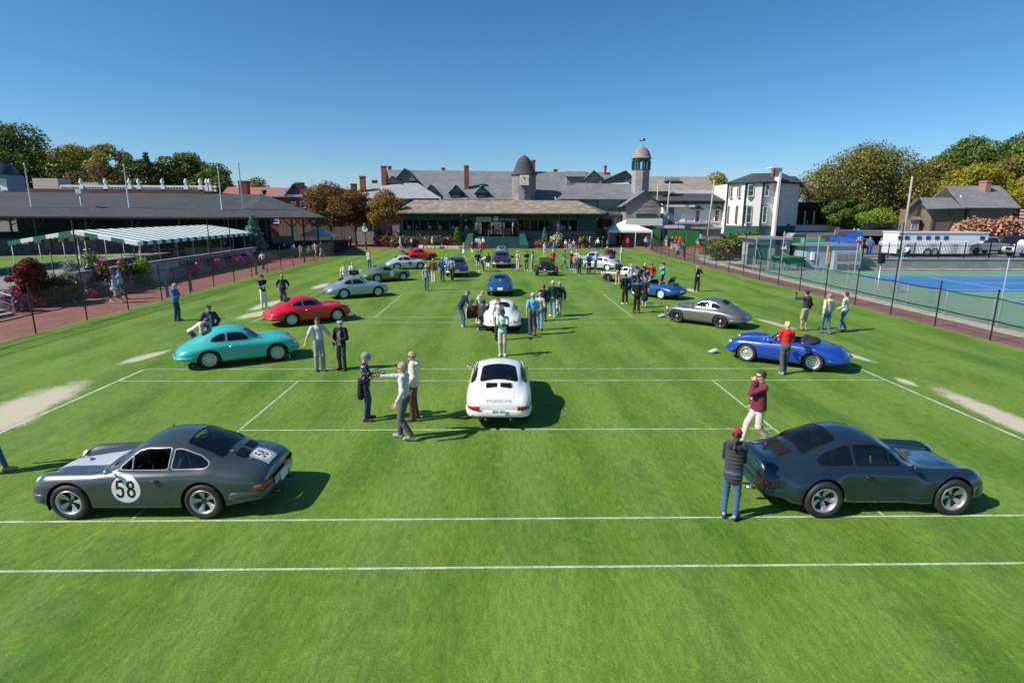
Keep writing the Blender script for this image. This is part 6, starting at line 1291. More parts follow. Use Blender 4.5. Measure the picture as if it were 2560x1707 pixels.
def leaves(lobes,n,size,seed,squash=1.0,shell=.55,aspect=.55):
    """n bent leaf cards scattered through the ellipsoid lobes ((centre), (radii))"""
    r=np.random.default_rng(seed);vol=np.array([(l[1][0]*l[1][1]*l[1][2])**.7 for l in lobes]);k=r.choice(len(lobes),n,p=vol/vol.sum())
    c=np.array([l[0]for l in lobes],float)[k];rad=np.array([l[1]for l in lobes],float)[k]
    d=r.normal(size=(n,3));d/=np.linalg.norm(d,axis=1,keepdims=True);q=(shell+(1-shell)*r.random(n))**.8;q*=1+.16*np.sin(5*d[:,0]+seed)*np.sin(6*d[:,1]+2*seed)*np.sin(5*d[:,2]+3*seed)
    P=c+d*rad*q[:,None];nrm=d*.7+r.normal(size=(n,3))*.55+np.array([0,0,.3]);nrm/=np.linalg.norm(nrm,axis=1,keepdims=True)
    a=np.cross(nrm,r.normal(size=(n,3)));a/=np.linalg.norm(a,axis=1,keepdims=True);b=np.cross(nrm,a);s=size*(.55+.9*r.random(n))[:,None]
    V=np.stack([P-a*s,P+b*s*aspect-nrm*s*.15,P+a*s,P-b*s*aspect-nrm*s*.15],1).reshape(-1,3);F_=np.arange(4*n).reshape(-1,4)
    return V,F_
def quad_mesh(name,V,F_):
    me=bpy.data.meshes.new(name);me.vertices.add(len(V));me.vertices.foreach_set('co',V.astype(np.float32).ravel());me.loops.add(F_.size);me.loops.foreach_set('vertex_index',F_.astype(np.int32).ravel());me.polygons.add(len(F_));me.polygons.foreach_set('loop_start',np.arange(0,F_.size,4,dtype=np.int32));me.polygons.foreach_set('loop_total',np.full(len(F_),4,np.int32));me.update();return me
BARK=mat('bark',(.11,.09,.07),.95,noise=(4,.3));BARKP=mat('bark_pale',(.22,.19,.15),.95,noise=(4,.3))
def tree(label,base,h,w,m,seed,n=6000,leaf=.34,lobes=9,trunk=.28,name='tree',group=None,low=.28,shape='round',bark=BARK,shell=.5):
    r=random.Random(seed);root=empty(name,tuple(base),0,label,'tree',group);L_=[]
    lobes=int(lobes*1.9);n=int(n*2.1);leaf=leaf*.58
    for i in range(lobes):
        t=(i+.5)/lobes;z=h*(low+(1-low)*(.12+.74*t));wid=math.sin(math.pi*(.18+.74*t))*w*.5 if shape=='round' else w*.5*(1-t)*.9+.2
        a=i*2.4+r.random();rr=wid*(.25+.62*r.random())if i<lobes-1 else 0;s_=w*(.105+.09*r.random())*(1 if shape=='round' else max(.35,1-t));L_.append(((rr*math.cos(a)*1.15,rr*math.sin(a),z),(s_*1.25,s_*1.1,s_*(.8 if shape=='round' else.6))))
    V,F_=leaves(L_,n,leaf,seed,shell=shell);part('crown',quad_mesh('crown',V,F_),root,m)
    mb=MB();top=h*.72;mb.tube([(0,0,-.2),(r.uniform(-.1,.1),0,h*low*.9),(r.uniform(-.3,.3),r.uniform(-.2,.2),top)],[trunk,trunk*.75,trunk*.15],8)
    for c_,s_ in L_:mb.tube([(0,0,max(.6,c_[2]*.55)),(c_[0]*.5,c_[1]*.5,c_[2]*.82),(c_[0]*.9,c_[1]*.9,c_[2]+s_[2]*.3)],[trunk*.42,trunk*.22,trunk*.06],5)
    part('trunk',mesh('trunk',mb.V,mb.F,True),root,bark);return root
def tree_px(label,x0,x1,yt,Y,m,seed,zb=0.0,**kw):
    a,b_=PY(x0,500,Y),PY(x1,500,Y);z=PY((x0+x1)/2,yt,Y)[2];return tree(label,((a[0]+b_[0])/2,Y,zb),z-zb,(b_[0]-a[0])*1.30,LM[m],seed,**kw)
BACK='trees beyond the grandstand'
for args in(('tall dark green tree with lit yellow edge at the end of the grandstand',-70,140,296,112,'green',1,dict(n=11000,leaf=.45,lobes=14,low=.12)),('broad green tree in front of the tall dark one',-60,90,350,108,'green',2,dict(n=7000,leaf=.42,low=.1)),('bright yellow green spreading tree behind the balustraded roof',135,265,352,116,'yellow',3,dict(n=7500,leaf=.42,low=.15,lobes=11)),
             ('golden yellow tree beside the bright spreading one',225,345,338,118,'yellow',4,dict(n=6500,leaf=.40,low=.15,lobes=10)),('thin brownish half bare tree behind the roof urns',205,312,390,106,'brown',5,dict(n=2600,leaf=.30,low=.2,shell=.6)),('dark pointed conifer rising behind the rounded dark tree',345,412,350,122,'conifer',6,dict(n=4000,leaf=.42,low=.1,shape='cone',lobes=12)),
             ('dense dark olive rounded tree behind the balustrade',312,432,378,108,'dark',7,dict(n=9500,leaf=.36,low=.08,lobes=13)),('mid green tree with plum tinted twigs at its top',405,525,362,114,'green',8,dict(n=6500,leaf=.40,low=.1,lobes=11)),('plum brown thinning tree behind the mid green one',440,545,364,120,'plum',9,dict(n=3500,leaf=.34,low=.2)),('green tree with dark lower branches beside the flagpoles',488,602,402,110,'green',10,dict(n=6500,leaf=.38,low=.08,lobes=11)),('far thin yellowish tree over the salmon red roof',600,690,440,150,'olive',11,dict(n=2200,leaf=.45,low=.2))):
    lb,x0,x1,yt,Y,m_,sd_,kw=args;tree_px(lb,x0,x1,yt,Y,m_,sd_,group=BACK,**kw)
RG='trees beyond the parking and street'
for args in(('large spreading olive green tree beside the porch house',2062,2272,362,89,'olive',21,2.2,dict(n=17000,leaf=.30,lobes=18,low=.14,trunk=.4)),('bushy dark green low tree under the large spreading one',2072,2150,480,87,'green',22,2.2,dict(n=5000,leaf=.26,low=.06)),('small yellow green tree before the low tan building',2160,2240,523,76.5,'lime',23,2.2,dict(n=2500,leaf=.2,low=.35,trunk=.14)),('high wooded crown of green trees behind the olive house',2330,2490,328,104,'green',24,2.2,dict(n=11000,leaf=.42,lobes=14,low=.1)),
             ('tall green tree at the end of the wooded slope',2450,2640,326,110,'green',25,2.2,dict(n=11000,leaf=.45,lobes=14,low=.1)),('yellow olive tree on the wooded slope left of the olive house',2225,2340,428,92,'yellow',26,2.2,dict(n=7000,leaf=.36,low=.05,lobes=12)),('olive toned tree between the spreading tree and the wooded crown',2260,2400,385,98,'olive',27,2.2,dict(n=9000,leaf=.38,low=.06,lobes=12)),('mustard yellow tree low behind the olive house roof',2360,2500,405,90,'yellow',28,2.2,dict(n=8000,leaf=.36,low=.06,lobes=12)),('olive yellow tree behind the brick chimney',2460,2600,380,94,'olive',29,2.2,dict(n=9000,leaf=.36,low=.06,lobes=12)),('mustard tree beside the striped flag',2530,2660,400,84,'yellow',30,2.2,dict(n=7000,leaf=.33,low=.05,lobes=11)),('rounded green tree filling the slope beside the wooded crown',2290,2370,400,108,'green',31,2.2,dict(n=6000,leaf=.4,low=.05)),('yellow tree top showing above the annex parapet',1745,1830,424,125,'yellow',32,0,dict(n=3500,leaf=.4,low=.2))):
    lb,x0,x1,yt,Y,m_,sd_,zb,kw=args;tree_px(lb,x0,x1,yt,Y,m_,sd_,zb,group=RG,**kw)
tree_px('bronze red autumn tree with several bare stems by the forecourt',765,880,455,82,'bronze',41,n=6500,leaf=.24,lobes=14,low=.30,trunk=.16,bark=BARKP);tree_px('bronze brown autumn tree close behind its twin by the forecourt',835,935,465,84,'bronze',42,n=5000,leaf=.24,lobes=11,low=.30,trunk=.16,bark=BARKP)
tree_px('golden autumn tree with slender stems beside the pavilion end',925,1002,470,81,'gold',43,n=4500,leaf=.22,lobes=11,low=.34,trunk=.14,bark=BARKP)
def cone_tree(label,px,pyb,pyt,Y,wpx,m,seed,n,leaf,name='conifer',zb=0.0,trunk=.1,pw=.8):
    a=PY(px,pyb,Y);h=PY(px,pyt,Y)[2]-zb;w=PY(px+wpx/2,pyb,Y)[0]-PY(px-wpx/2,pyb,Y)[0];r=np.random.default_rng(seed);z=r.random(n)**1.15;ang=r.random(n)*2*math.pi;lob=1+.22*np.sin(ang*5+z*22+seed)+.15*np.sin(z*40);rad=w/2*(1-z)**pw*np.sqrt(.25+.75*r.random(n))*lob+.03
    P=np.stack([rad*np.cos(ang),rad*np.sin(ang),.05*h+z*h*.95],1);d=np.stack([np.cos(ang),np.sin(ang),.5+0*ang],1);aa=d*.8+r.normal(size=(n,3))*.4;aa/=np.linalg.norm(aa,axis=1,keepdims=True);bb=np.cross(aa,r.normal(size=(n,3)));bb/=np.linalg.norm(bb,axis=1,keepdims=True);s=leaf*(.6+.8*r.random(n))[:,None]
    V=np.stack([P-aa*s,P+bb*s*.4,P+aa*s,P-bb*s*.4],1).reshape(-1,3);root=empty(name,(a[0],Y,zb),0,label,'tree');part('crown',quad_mesh('crown',V,np.arange(4*n).reshape(-1,4)),root,LM[m]);mb=MB().tube([(0,0,-.1),(0,0,h*.9)],[trunk,.02],6);part('trunk',mesh('trunk',mb.V,mb.F),root,BARK);return root
cone_tree('silvery blue spruce beside the striped canopy end',640,640,538,57,58,'spruce',51,5000,.16,zb=.3);cone_tree('narrow green columnar conifer left of the stairs',1143.5,616,569,79.0,17,'lime',52,2600,.12,pw=.45);cone_tree('small blue spruce right of the stairs',1361,606,570,79.2,18,'spruce',53,1500,.11)
for k in range(8):cone_tree('bright green arborvitae column in the row behind the rose bush',1822+k*9.4,640,(583,588,580,590,583,578,582,574)[k],60+.3*(k%2),19,'arb',60+k,1500,.16,name='arborvitae',pw=.5)['group']='arborvitae row behind the rose bush'
def shrub(label,pos,r3,m,seed,n,leaf,flowers=None,name='shrub',cat='shrub',group=None,fs=.05,fn=0,lobes=5):
    r=random.Random(seed);root=empty(name,tuple(pos),0,label,cat,group);L_=[((r.uniform(-.45,.45)*r3[0],r.uniform(-.45,.45)*r3[1],r3[2]*(.55+.5*r.random())),(r3[0]*.62,r3[1]*.62,r3[2]*.5))for _ in range(lobes)]+[((0,0,r3[2]*.7),(r3[0]*.8,r3[1]*.8,r3[2]*.62))]
    V,F_=leaves(L_,n,leaf,seed,shell=.35);V[:,2]=np.maximum(V[:,2],.01);part('foliage',quad_mesh('foliage',V,F_),root,LM[m]if isinstance(m,str)else m)
    if flowers:
        L2=[(c_,tuple(q*1.06 for q in s_))for c_,s_ in L_];V,F_=leaves(L2,fn,fs,seed+1,shell=.92,aspect=.9);V[:,2]=np.maximum(V[:,2],.02);part('blossom',quad_mesh('blossom',V,F_),root,MATS['petal_'+flowers])
    mb=MB()
    for k in range(4):mb.tube([(0,0,-.05),(r.uniform(-.4,.4)*r3[0],r.uniform(-.4,.4)*r3[1],r3[2]*.9)],[.03,.008],4)
    part('stem',mesh('stem',mb.V,mb.F),root,BARK);return root
for k in range(9):a=G(990+k*18,612.5);shrub('brownish red autumn shrub in the bed before the pavilion rail',(a[0],80.0-.9-(.3 if k%2 else 0),0),(1.15,.8,1.25),'hedge',80+k,1100,.13,group='autumn shrubs before the pavilion')
shrub('round shrub crowned with cream flower heads right of the stairs',(PY(1391,600,79)[0],78.9,.2),(1.0,.8,1.35),'bush',95,1100,.12,'cream',fn=500,fs=.12);shrub('rust coloured low shrub at the foot of the small spruce',(PY(1350,610,78.8)[0],78.5,0),(1.0,.7,.9),'hedge',96,900,.11);shrub('brown rounded shrub between spruce and flowering shrub',(PY(1378,610,78.6)[0],78.3,0),(.85,.6,.75),'hedge',97,800,.1)
shrub('green potted bush beside the seated people',(PY(1462,600,80)[0],79.6,.55),(.7,.6,.9),'bush',98,900,.1);
q=MB().lathe([(.42,0),(.5,.6),(.52,.62),(.001,.58)],12).build('planter',GRN,None,True);q.location=(PY(1462,600,80)[0],79.6,0);tag(q,'round green planter under the potted bush','planter')
a=G(1822,652);shrub('wide rose bush with red blooms inside the path bend',(a[0],a[1]+1.0,0),(3.0,1.8,1.75),'bush',101,5200,.13,'rose',fn=130,fs=.10,lobes=9);a=G(1795,648);shrub('small red flowering rose bush at the edge of the wide one',(a[0],a[1]+.6,0),(1.4,.9,1.2),'bush',102,1800,.12,'rose',fn=110,fs=.10)
for k in range(7):a=PY(2398+k*27,590,60);shrub('salmon pink hydrangea bank behind the horse trailer',(a[0],60+.4*(k%2),ZPK),(1.5,.9,2.3+.15*(k%3)),'bush',110+k,900,.15,'salmon',fn=900,fs=.15,group='hydrangeas behind the horse trailer')
# terrace flower beds on the left
bed=struct(flat('flower_bed',[(-29.4,21.3),(-25.0,21.3),(-24.6,28.5),(-25.6,33.0),(-27.5,33.0),(-29.4,27)],.02,mat('bed_soil',(.045,.032,.022),.95,noise=(5,.3))))
a=G(84,770);tree('deep red japanese maple by the terrace steps',(a[0]-.3,a[1]+.4,.05),2.75,1.9,LM['red'],121,n=6500,leaf=.085,lobes=14,trunk=.07,low=.12)
B_=[('magenta petunia mound at the foot of the terrace steps',45,782,(.75,.5,.75),'bush','magenta',420,.055,700),('small red geranium clump beside the petunia mound',72,779,(.35,.3,.4),'bush','coralf',60,.05,300),('tall green perennial clump with pink heads',150,762,(1.0,.7,1.15),'bush','pink',110,.06,2600),('leafy clump with coral flowers at its top',182,758,(.8,.6,1.1),'bush','coralf',60,.06,2000),
      ('low violet flower mat at the bed edge',200,755,(.65,.35,.4),'bush','purple',260,.05,350),('low mauve flower mat beside the violet one',228,748,(.6,.3,.38),'bush','magenta',200,.05,300),('cream flowering tall shrub in the middle of the bed',240,735,(.9,.7,1.9),'bush','white',130,.09,2600),('golden yellow daisies low in the bed',222,742,(.6,.5,.8),'bush','yellowf',120,.06,700),('silver grey artemisia spilling over the bed edge',255,742,(.7,.45,.6),'grey',None,0,.05,1100),('blue grey feathery shrub behind the perennial clump',185,735,(.6,.5,1.7),'grey',None,0,.06,1100),
      ('pink flowering tall mallow beside the walking couple',270,738,(.5,.4,1.55),'bush','pink',120,.07,900),('pink flowering mallow ahead of the walking couple',320,727,(.5,.4,1.5),'bush','pink',140,.07,900),('yellow green broom shrub against the wall',365,716,(.8,.7,1.45),'lime',None,0,.06,1700),('dark green shrub behind the broom',340,720,(.9,.6,1.2),'bush',None,0,.08,1200),('grey green low herbs at the bed end',378,716,(.6,.3,.35),'grey',None,0,.05,500),('dark mixed foliage behind the petunia mound',110,765,(1.3,.8,.95),'bush','yellowf',40,.06,1800),('purple leaved low plant by the maple',95,772,(.9,.4,.5),'red',None,0,.06,700)]
for k,(lb,px,py,r3,m_,fl_c,fn_,fs_,n_)in enumerate(B_):a=G(px,py);shrub(lb,(a[0]-.3,a[1]+.35,0),r3,m_,130+k,n_,.07,fl_c,'flowering_plant' if fl_c else 'shrub','plant',None,fs_,fn_)
for k,y in enumerate((39.2,42.6,46.0,47.0,49.1,52.0)):
    r=MB().lathe([(.20,0),(.27,.42),(.29,.44),(.001,.40)],12).build('flower_pot',mat('pot_dark',(.05,.055,.05),.7),None,True);r.location=(-24.7,y,0);tag(r,'dark flower pot standing between the grey benches','pot','flower pots between the benches');shrub('magenta petunias spilling from a pot between the benches',(-24.7,y,.34),(.62,.5,.52),'bush',160+k,420,.07,'magenta','petunias','flowers','petunias in the pots by the benches',.075,420)
a=PY(520,605,52);shrub('yellow green planting in the terrace planter by the canopy',(a[0],52,1.3),(1.9,.6,.8),'lime',171,1400,.1,'white',fn=80,fs=.08);q=MB().box(-2.2,2.2,-.5,.5,ZT_,1.55).build('terrace_planter',CON);q.location=(a[0],52,0);tag(q,'long concrete planter at the end of the terrace','planter')
for k,(px,py,r3)in enumerate(((655,640,(1.6,1.2,1.0)),(690,640,(1.3,1.0,.9)))):a=G(px,py);shrub(('dark evergreen shrub under the blue spruce','dark evergreen shrub beside the notice board')[k],(a[0],a[1]+1,0),r3,'dark',175+k,1500,.11)
for k,(px,Y,c_)in enumerate(((1320,84,'yellowf'),(1322,85,'yellowf'),(1175,84,'yellowf'),(1318,82.5,'pink'))):a=PY(px,570,Y);shrub(('tall yellow flower display inside the pavilion','tall yellow flower display behind its twin in the pavilion','yellow flower arrangement by the stairs opening','pink flower bed along the pavilion rail')[k],(a[0],Y,ZD+(.3 if k!=3 else.5)),(.7,.5,1.7)if k<2 else(.8,.4,.7),'lime',180+k,400,.08,c_,'flower_display','flowers',None,.1,420)
# ================================================================== PEOPLE
def surface_nets(D,org,h):
    """closed surface of D < 0 on a regular grid"""
    S=D<0;nx,ny,nz=D.shape
    c=np.zeros((nx-1,ny-1,nz-1),np.uint8)
    for i in(0,1):
        for j in(0,1):
            for k in(0,1):c+=S[i:nx-1+i,j:ny-1+j,k:nz-1+k]
    act=(c>0)&(c<8);ii,jj,kk=np.nonzero(act);n=len(ii)
    if n==0:return np.zeros((0,3)),np.zeros((0,4),int)
    vid=-np.ones(act.shape,np.int64);vid[ii,jj,kk]=np.arange(n)
    acc=np.zeros((n,3));cnt=np.zeros(n)
    cor=[(0,0,0),(1,0,0),(0,1,0),(1,1,0),(0,0,1),(1,0,1),(0,1,1),(1,1,1)]
    for a in range(8):
        for b in range(a+1,8):
            A,B=cor[a],cor[b]
            if sum(abs(A[q]-B[q])for q in range(3))!=1:continue
            da=D[ii+A[0],jj+A[1],kk+A[2]];db=D[ii+B[0],jj+B[1],kk+B[2]];m=(da<0)!=(db<0)
            t=np.where(m,da/(da-db+1e-12),0)
            acc+=np.where(m[:,None],np.array(A)+(np.array(B)-np.array(A))*t[:,None],0);cnt+=m
    V=(np.stack([ii,jj,kk],1)+acc/cnt[:,None])*h+org
    Fs=[]
    for ax in range(3):
        o1,o2=[q for q in range(3)if q!=ax]
        sl0=[slice(1,d-1)for d in D.shape];sl1=list(sl0);sl0[ax]=slice(0,D.shape[ax]-1);sl1[ax]=slice(1,D.shape[ax])
        s0,s1=S[tuple(sl0)],S[tuple(sl1)];e=np.argwhere(s0!=s1)
        if len(e)==0:continue
        base=e.copy();base[:,o1]+=1;base[:,o2]+=1;inside0=s0[tuple(e.T)]
        q=[]
        for d1,d2 in((-1,-1),(0,-1),(0,0),(-1,0)):
            p=base.copy();p[:,o1]+=d1;p[:,o2]+=d2;q.append(vid[p[:,0],p[:,1],p[:,2]])
        q=np.stack(q,1);flip=inside0 if ax!=1 else~inside0
        q[~flip]=q[~flip][:,::-1];Fs.append(q)
    return V,np.concatenate(Fs)
class SDF:
    def __init__(s,h,k=.025):s.h=h;s.k=k;s.pr=[]
    def cap(s,a,b,ra,rb=None,M=None,sc=(1,1,1),sub=False,k=None):
        s.pr.append((np.asarray(a,float),np.asarray(b,float),ra,rb if rb is not None else ra,M,np.asarray(sc,float),sub,k));return s
    def ell(s,c,r,M=None,sub=False,k=None):
        """ellipsoid with radii r along the columns of M"""
        r=np.asarray(r,float);m=r.min();return s.cap(c,c,m,m,M if M is not None else np.eye(3),r/m,sub,k)
    def mesh(s,name,post=None,wrinkle=0.0,seed=0.0,extra=None):
        lo=np.full(3,1e9);hi=-lo
        for a,b,ra,rb,M,sc,sub,k in s.pr:
            if sub:continue
            r=max(ra,rb)*sc.max();lo=np.minimum(lo,np.minimum(a,b)-r);hi=np.maximum(hi,np.maximum(a,b)+r)
        h=s.h;lo=lo-2.5*h;n=np.ceil((hi+2.5*h-lo)/h).astype(int)+1
        D=np.full(n,.3,np.float32);ax=[lo[i]+h*np.arange(n[i])for i in range(3)]
        for a,b,ra,rb,M,sc,sub,k in s.pr:
            kk=s.k if k is None else k
            r=max(ra,rb)*sc.max()+kk+2*h;i0=np.maximum(((np.minimum(a,b)-r-lo)/h).astype(int),0);i1=np.minimum(((np.maximum(a,b)+r-lo)/h).astype(int)+2,n)
            if(i1<=i0).any():continue
            X,Y,Z=np.meshgrid(*[ax[i][i0[i]:i1[i]]for i in range(3)],indexing='ij');P=np.stack([X,Y,Z],-1)
            if M is not None:
                P=((P-a)@M)/sc;bb=((b-a)@M)/sc;aa=np.zeros(3);f=sc.min()
            else:aa,bb,f=a,b,1.0
            e=bb-aa;L=e@e
            w=P-aa
            t=np.clip((w@e)/L,0,1)if L>1e-9 else np.zeros(P.shape[:3])
            d=(np.linalg.norm(w-t[...,None]*e,axis=-1)-(ra+(rb-ra)*t))*f
            sl=tuple(slice(i0[i],i1[i])for i in range(3));o=D[sl]
            if sub:D[sl]=np.maximum(o,-d)
            else:
                hh=np.clip(.5+.5*(o-d)/kk,0,1);D[sl]=o*(1-hh)+d*hh-kk*hh*(1-hh)
        if wrinkle or post:
            X,Y,Z=np.meshgrid(*ax,indexing='ij')
            if wrinkle:D=D+wrinkle*(np.sin(46*Z+6*np.sin(11*X+seed)+5*np.sin(13*Y+2*seed))*np.sin(17*X+19*Y+seed)+.6*np.sin(70*Z-31*X+27*Y+seed))
            if post:D=post(D,X,Y,Z)
        D[0]=D[-1]=.1;D[:,0]=D[:,-1]=.1;D[:,:,0]=D[:,:,-1]=.1
        V,Fq=surface_nets(D,lo,h)
        if extra is not None and len(extra.V):
            k=len(V);V=np.vstack([V,np.array(extra.V)]);F_all=[tuple(f)for f in Fq]+[tuple(i+k for i in f)for f in extra.F]
            return mesh(name,V,F_all,True)
        if len(Fq)==0:return None
        me=bpy.data.meshes.new(name);me.vertices.add(len(V));me.vertices.foreach_set('co',V.astype(np.float32).ravel())
        me.loops.add(Fq.size);me.loops.foreach_set('vertex_index',Fq.astype(np.int32).ravel());me.polygons.add(len(Fq))
        me.polygons.foreach_set('loop_start',np.arange(0,Fq.size,4,dtype=np.int32));me.polygons.foreach_set('loop_total',np.full(len(Fq),4,np.int32))
        me.polygons.foreach_set('use_smooth',np.ones(len(Fq),bool));me.update();return me
def rotm(ax,a):
    return np.array(Matrix.Rotation(a,3,Vector(ax)))
def ik(a,b,l1,l2,hint):
    d=b-a;L=np.linalg.norm(d);
    if L>(l1+l2)*.999:b=a+d/L*(l1+l2)*.999;d=b-a;L=np.linalg.norm(d)
    x=(l1*l1-l2*l2+L*L)/(2*L);h=math.sqrt(max(l1*l1-x*x,0));u=d/L;hv=hint-u*np.dot(hint,u);hv=hv/(np.linalg.norm(hv)+1e-9)
    return a+u*x+hv*h,b
POSES={
 'stand':{},'walk':dict(lf=(.30,.07),rf=(-.27,.07),lh=(-.16,.07,-.50),rh=(.18,.05,-.48)),'walk2':dict(lf=(-.24,.07),rf=(.27,.07),lh=(.17,.06,-.49),rh=(-.14,.07,-.50)),
 'stroll':dict(lf=(.16,.07),rf=(-.13,.08),lh=(-.05,.07,-.52),rh=(.10,.05,-.50)),
 'crossed':dict(lh=(.22,-.26,-.24),rh=(.24,-.24,-.21),fist=1),'pockets':dict(lh=(.08,.02,-.44),rh=(.08,.02,-.44),eo=1),'clasp':dict(lh=(.22,-.17,-.40),rh=(.22,-.17,-.38)),
 'behind':dict(lh=(-.16,-.12,-.42),rh=(-.16,-.12,-.40)),'phone':dict(lh=(.32,-.12,-.20),rh=(.30,-.14,-.22),nod=.45),'phone1':dict(rh=(.32,-.10,-.14),nod=.35),'phone1l':dict(lh=(.32,-.10,-.14),nod=.3),
 'ear':dict(rh=(.12,-.06,.13),ed=1,fist=1),'drink':dict(lh=(.19,-.12,.10),ed=1,fist=1,rh=(.10,.03,-.49)),'photo':dict(lh=(.38,.02,.06),rh=(.06,.06,-.50)),'photo2':dict(lh=(.34,-.10,.08),rh=(.34,-.10,.08),nod=.1),
 'point':dict(rh=(.56,-.12,-.02),lh=(.02,.22,-.44),idx=1),'spread':dict(lh=(.20,.26,-.44),rh=(.20,.26,-.44),nod=.35),'show':dict(rh=(.36,-.08,-.22),lh=(.30,-.06,-.24),nod=.2),
 'bend':dict(lean=1.0,back=.20,lh=(.10,.02,-.50),rh=(.12,.02,-.50),nod=.3),'lean':dict(lean=.55,back=.12,lh=(.18,.02,-.48),rh=(.20,.02,-.46),nod=.3),'kneel':dict(kneel=1,lean=.35,lh=(.40,.0,-.25),rh=(.42,.0,-.25),nod=.2),
 'sit':dict(sit=.46,lean=-.08,lh=(.30,-.02,-.42),rh=(.30,-.02,-.42)),'hip':dict(lh=(.02,.06,-.42),rh=(.06,.06,-.51),eo=1),'hold':dict(lh=(.26,-.06,-.33),rh=(.06,.06,-.51)),'carry':dict(lh=(.30,-.08,-.32),rh=(.30,-.08,-.32),nod=.3),
}
def cmat(c,kind='cloth'):
    key=kind+'_%02x%02x%02x'%tuple(int(min(v,1)*255)for v in c)
    if key in MATS:return MATS[key]
    if kind=='cloth':return mat(key,c,.85,spec=.25,noise=(28,.07),bump=(70,.08),sheen=.1)
    if kind=='hair':return mat(key,c,.55,spec=.4,noise=(60,.35),bump=(120,.6))
    if kind=='skin':return mat(key,c,.5,spec=.35,noise=(14,.10))
    if kind=='print':
        m=mat(key,c,.85,spec=.25);t=m.node_tree;b=t.nodes['Principled BSDF'];v=t.nodes.new('ShaderNodeTexVoronoi');v.inputs['Scale'].default_value=24
        tc=t.nodes.new('ShaderNodeTexCoord');t.links.new(tc.outputs['Object'],v.inputs['Vector']);r=t.nodes.new('ShaderNodeValToRGB');r.color_ramp.interpolation='CONSTANT'
        r.color_ramp.elements[0].color=(.62,.62,.62,1);r.color_ramp.elements[1].position=.30;r.color_ramp.elements[1].color=(*c,1);t.links.new(v.outputs['Distance'],r.inputs[0]);t.links.new(r.outputs[0],b.inputs['Base Color']);return m
    if kind=='stripe':
        m=mat(key,c,.85,spec=.25);t=m.node_tree;b=t.nodes['Principled BSDF'];v=t.nodes.new('ShaderNodeTexWave');v.inputs['Scale'].default_value=9;v.bands_direction='Z'
        tc=t.nodes.new('ShaderNodeTexCoord');t.links.new(tc.outputs['Object'],v.inputs['Vector']);r=t.nodes.new('ShaderNodeValToRGB');r.color_ramp.elements[0].color=(.7,.7,.68,1);r.color_ramp.elements[1].color=(*c,1);t.links.new(v.outputs['Fac'],r.inputs[0]);t.links.new(r.outputs[0],b.inputs['Base Color']);return m
    return mat(key,c,.6)
SKIN=[(.55,.32,.22),(.50,.28,.19),(.60,.38,.28),(.16,.08,.05),(.42,.24,.15)]
HAIRC={'brown':(.06,.035,.02),'dark':(.015,.012,.01),'grey':(.32,.31,.30),'white':(.6,.58,.55),'blond':(.38,.24,.10),'red':(.16,.055,.025),'bald':None,'fringe':(.30,.28,.26)}
C=dict(navy=(.012,.02,.05),black=(.012,.012,.013),white=(.72,.71,.68),cream=(.58,.55,.48),grey=(.30,.31,.32),lgrey=(.50,.51,.52),dgrey=(.09,.09,.10),charcoal=(.045,.047,.052),khaki=(.40,.32,.21),beige=(.52,.45,.35),brown=(.11,.06,.03),
         red=(.60,.02,.018),maroon=(.16,.025,.045),blue=(.02,.16,.52),lblue=(.32,.48,.66),sky=(.12,.42,.66),cyan=(.10,.50,.62),mint=(.45,.66,.56),green=(.02,.09,.06),dgreen=(.015,.05,.035),jeans=(.06,.13,.25),ljeans=(.18,.32,.47),djeans=(.025,.05,.11),coral=(.62,.16,.13),lilac=(.42,.30,.46),
         yellow=(.78,.48,.01),steel=(.20,.26,.33),pink=(.6,.3,.35),teal=(.06,.26,.26),olive=(.13,.13,.07),tan=(.45,.30,.16),royal=(.015,.06,.30),orange=(.75,.22,.02))
def hand(mb,w,f,n,s_,curl=.45,idx=False,sz=1.0):
    """five fingers from the wrist point w; f finger direction, n back-of-hand normal, s_ towards the thumb"""
    k0=w+f*.085*sz
    for i,(off,ln)in enumerate(((.030,.072),(.010,.082),(-.010,.076),(-.029,.060))):
        c=curl if not(idx and i==0)else.05;p=k0+s_*off*sz;d=f+s_*(off*2.2);pts=[p-f*.02*sz]
        for sgl,a in((.5,c),(.3,2*c),(.25,3*c)):
            dd=d*math.cos(a)-n*math.sin(a);p=p+dd*ln*sz*sgl*1.02;pts.append(p)
        mb.tube(pts,[.0095*sz,.009*sz,.0082*sz,.006*sz],5)
    p=w+f*.030*sz+s_*.026*sz;d1=(f*.62+s_*.72-n*.25);d1/=np.linalg.norm(d1);d2=f*.9+s_*.2-n*.45;d2/=np.linalg.norm(d2)
    mb.tube([p-s_*.012*sz,p+d1*.036*sz,p+d1*.036*sz+d2*.03*sz,p+d1*.038*sz+d2*.046*sz],[.0125*sz,.0115*sz,.0098*sz,.006*sz],5)
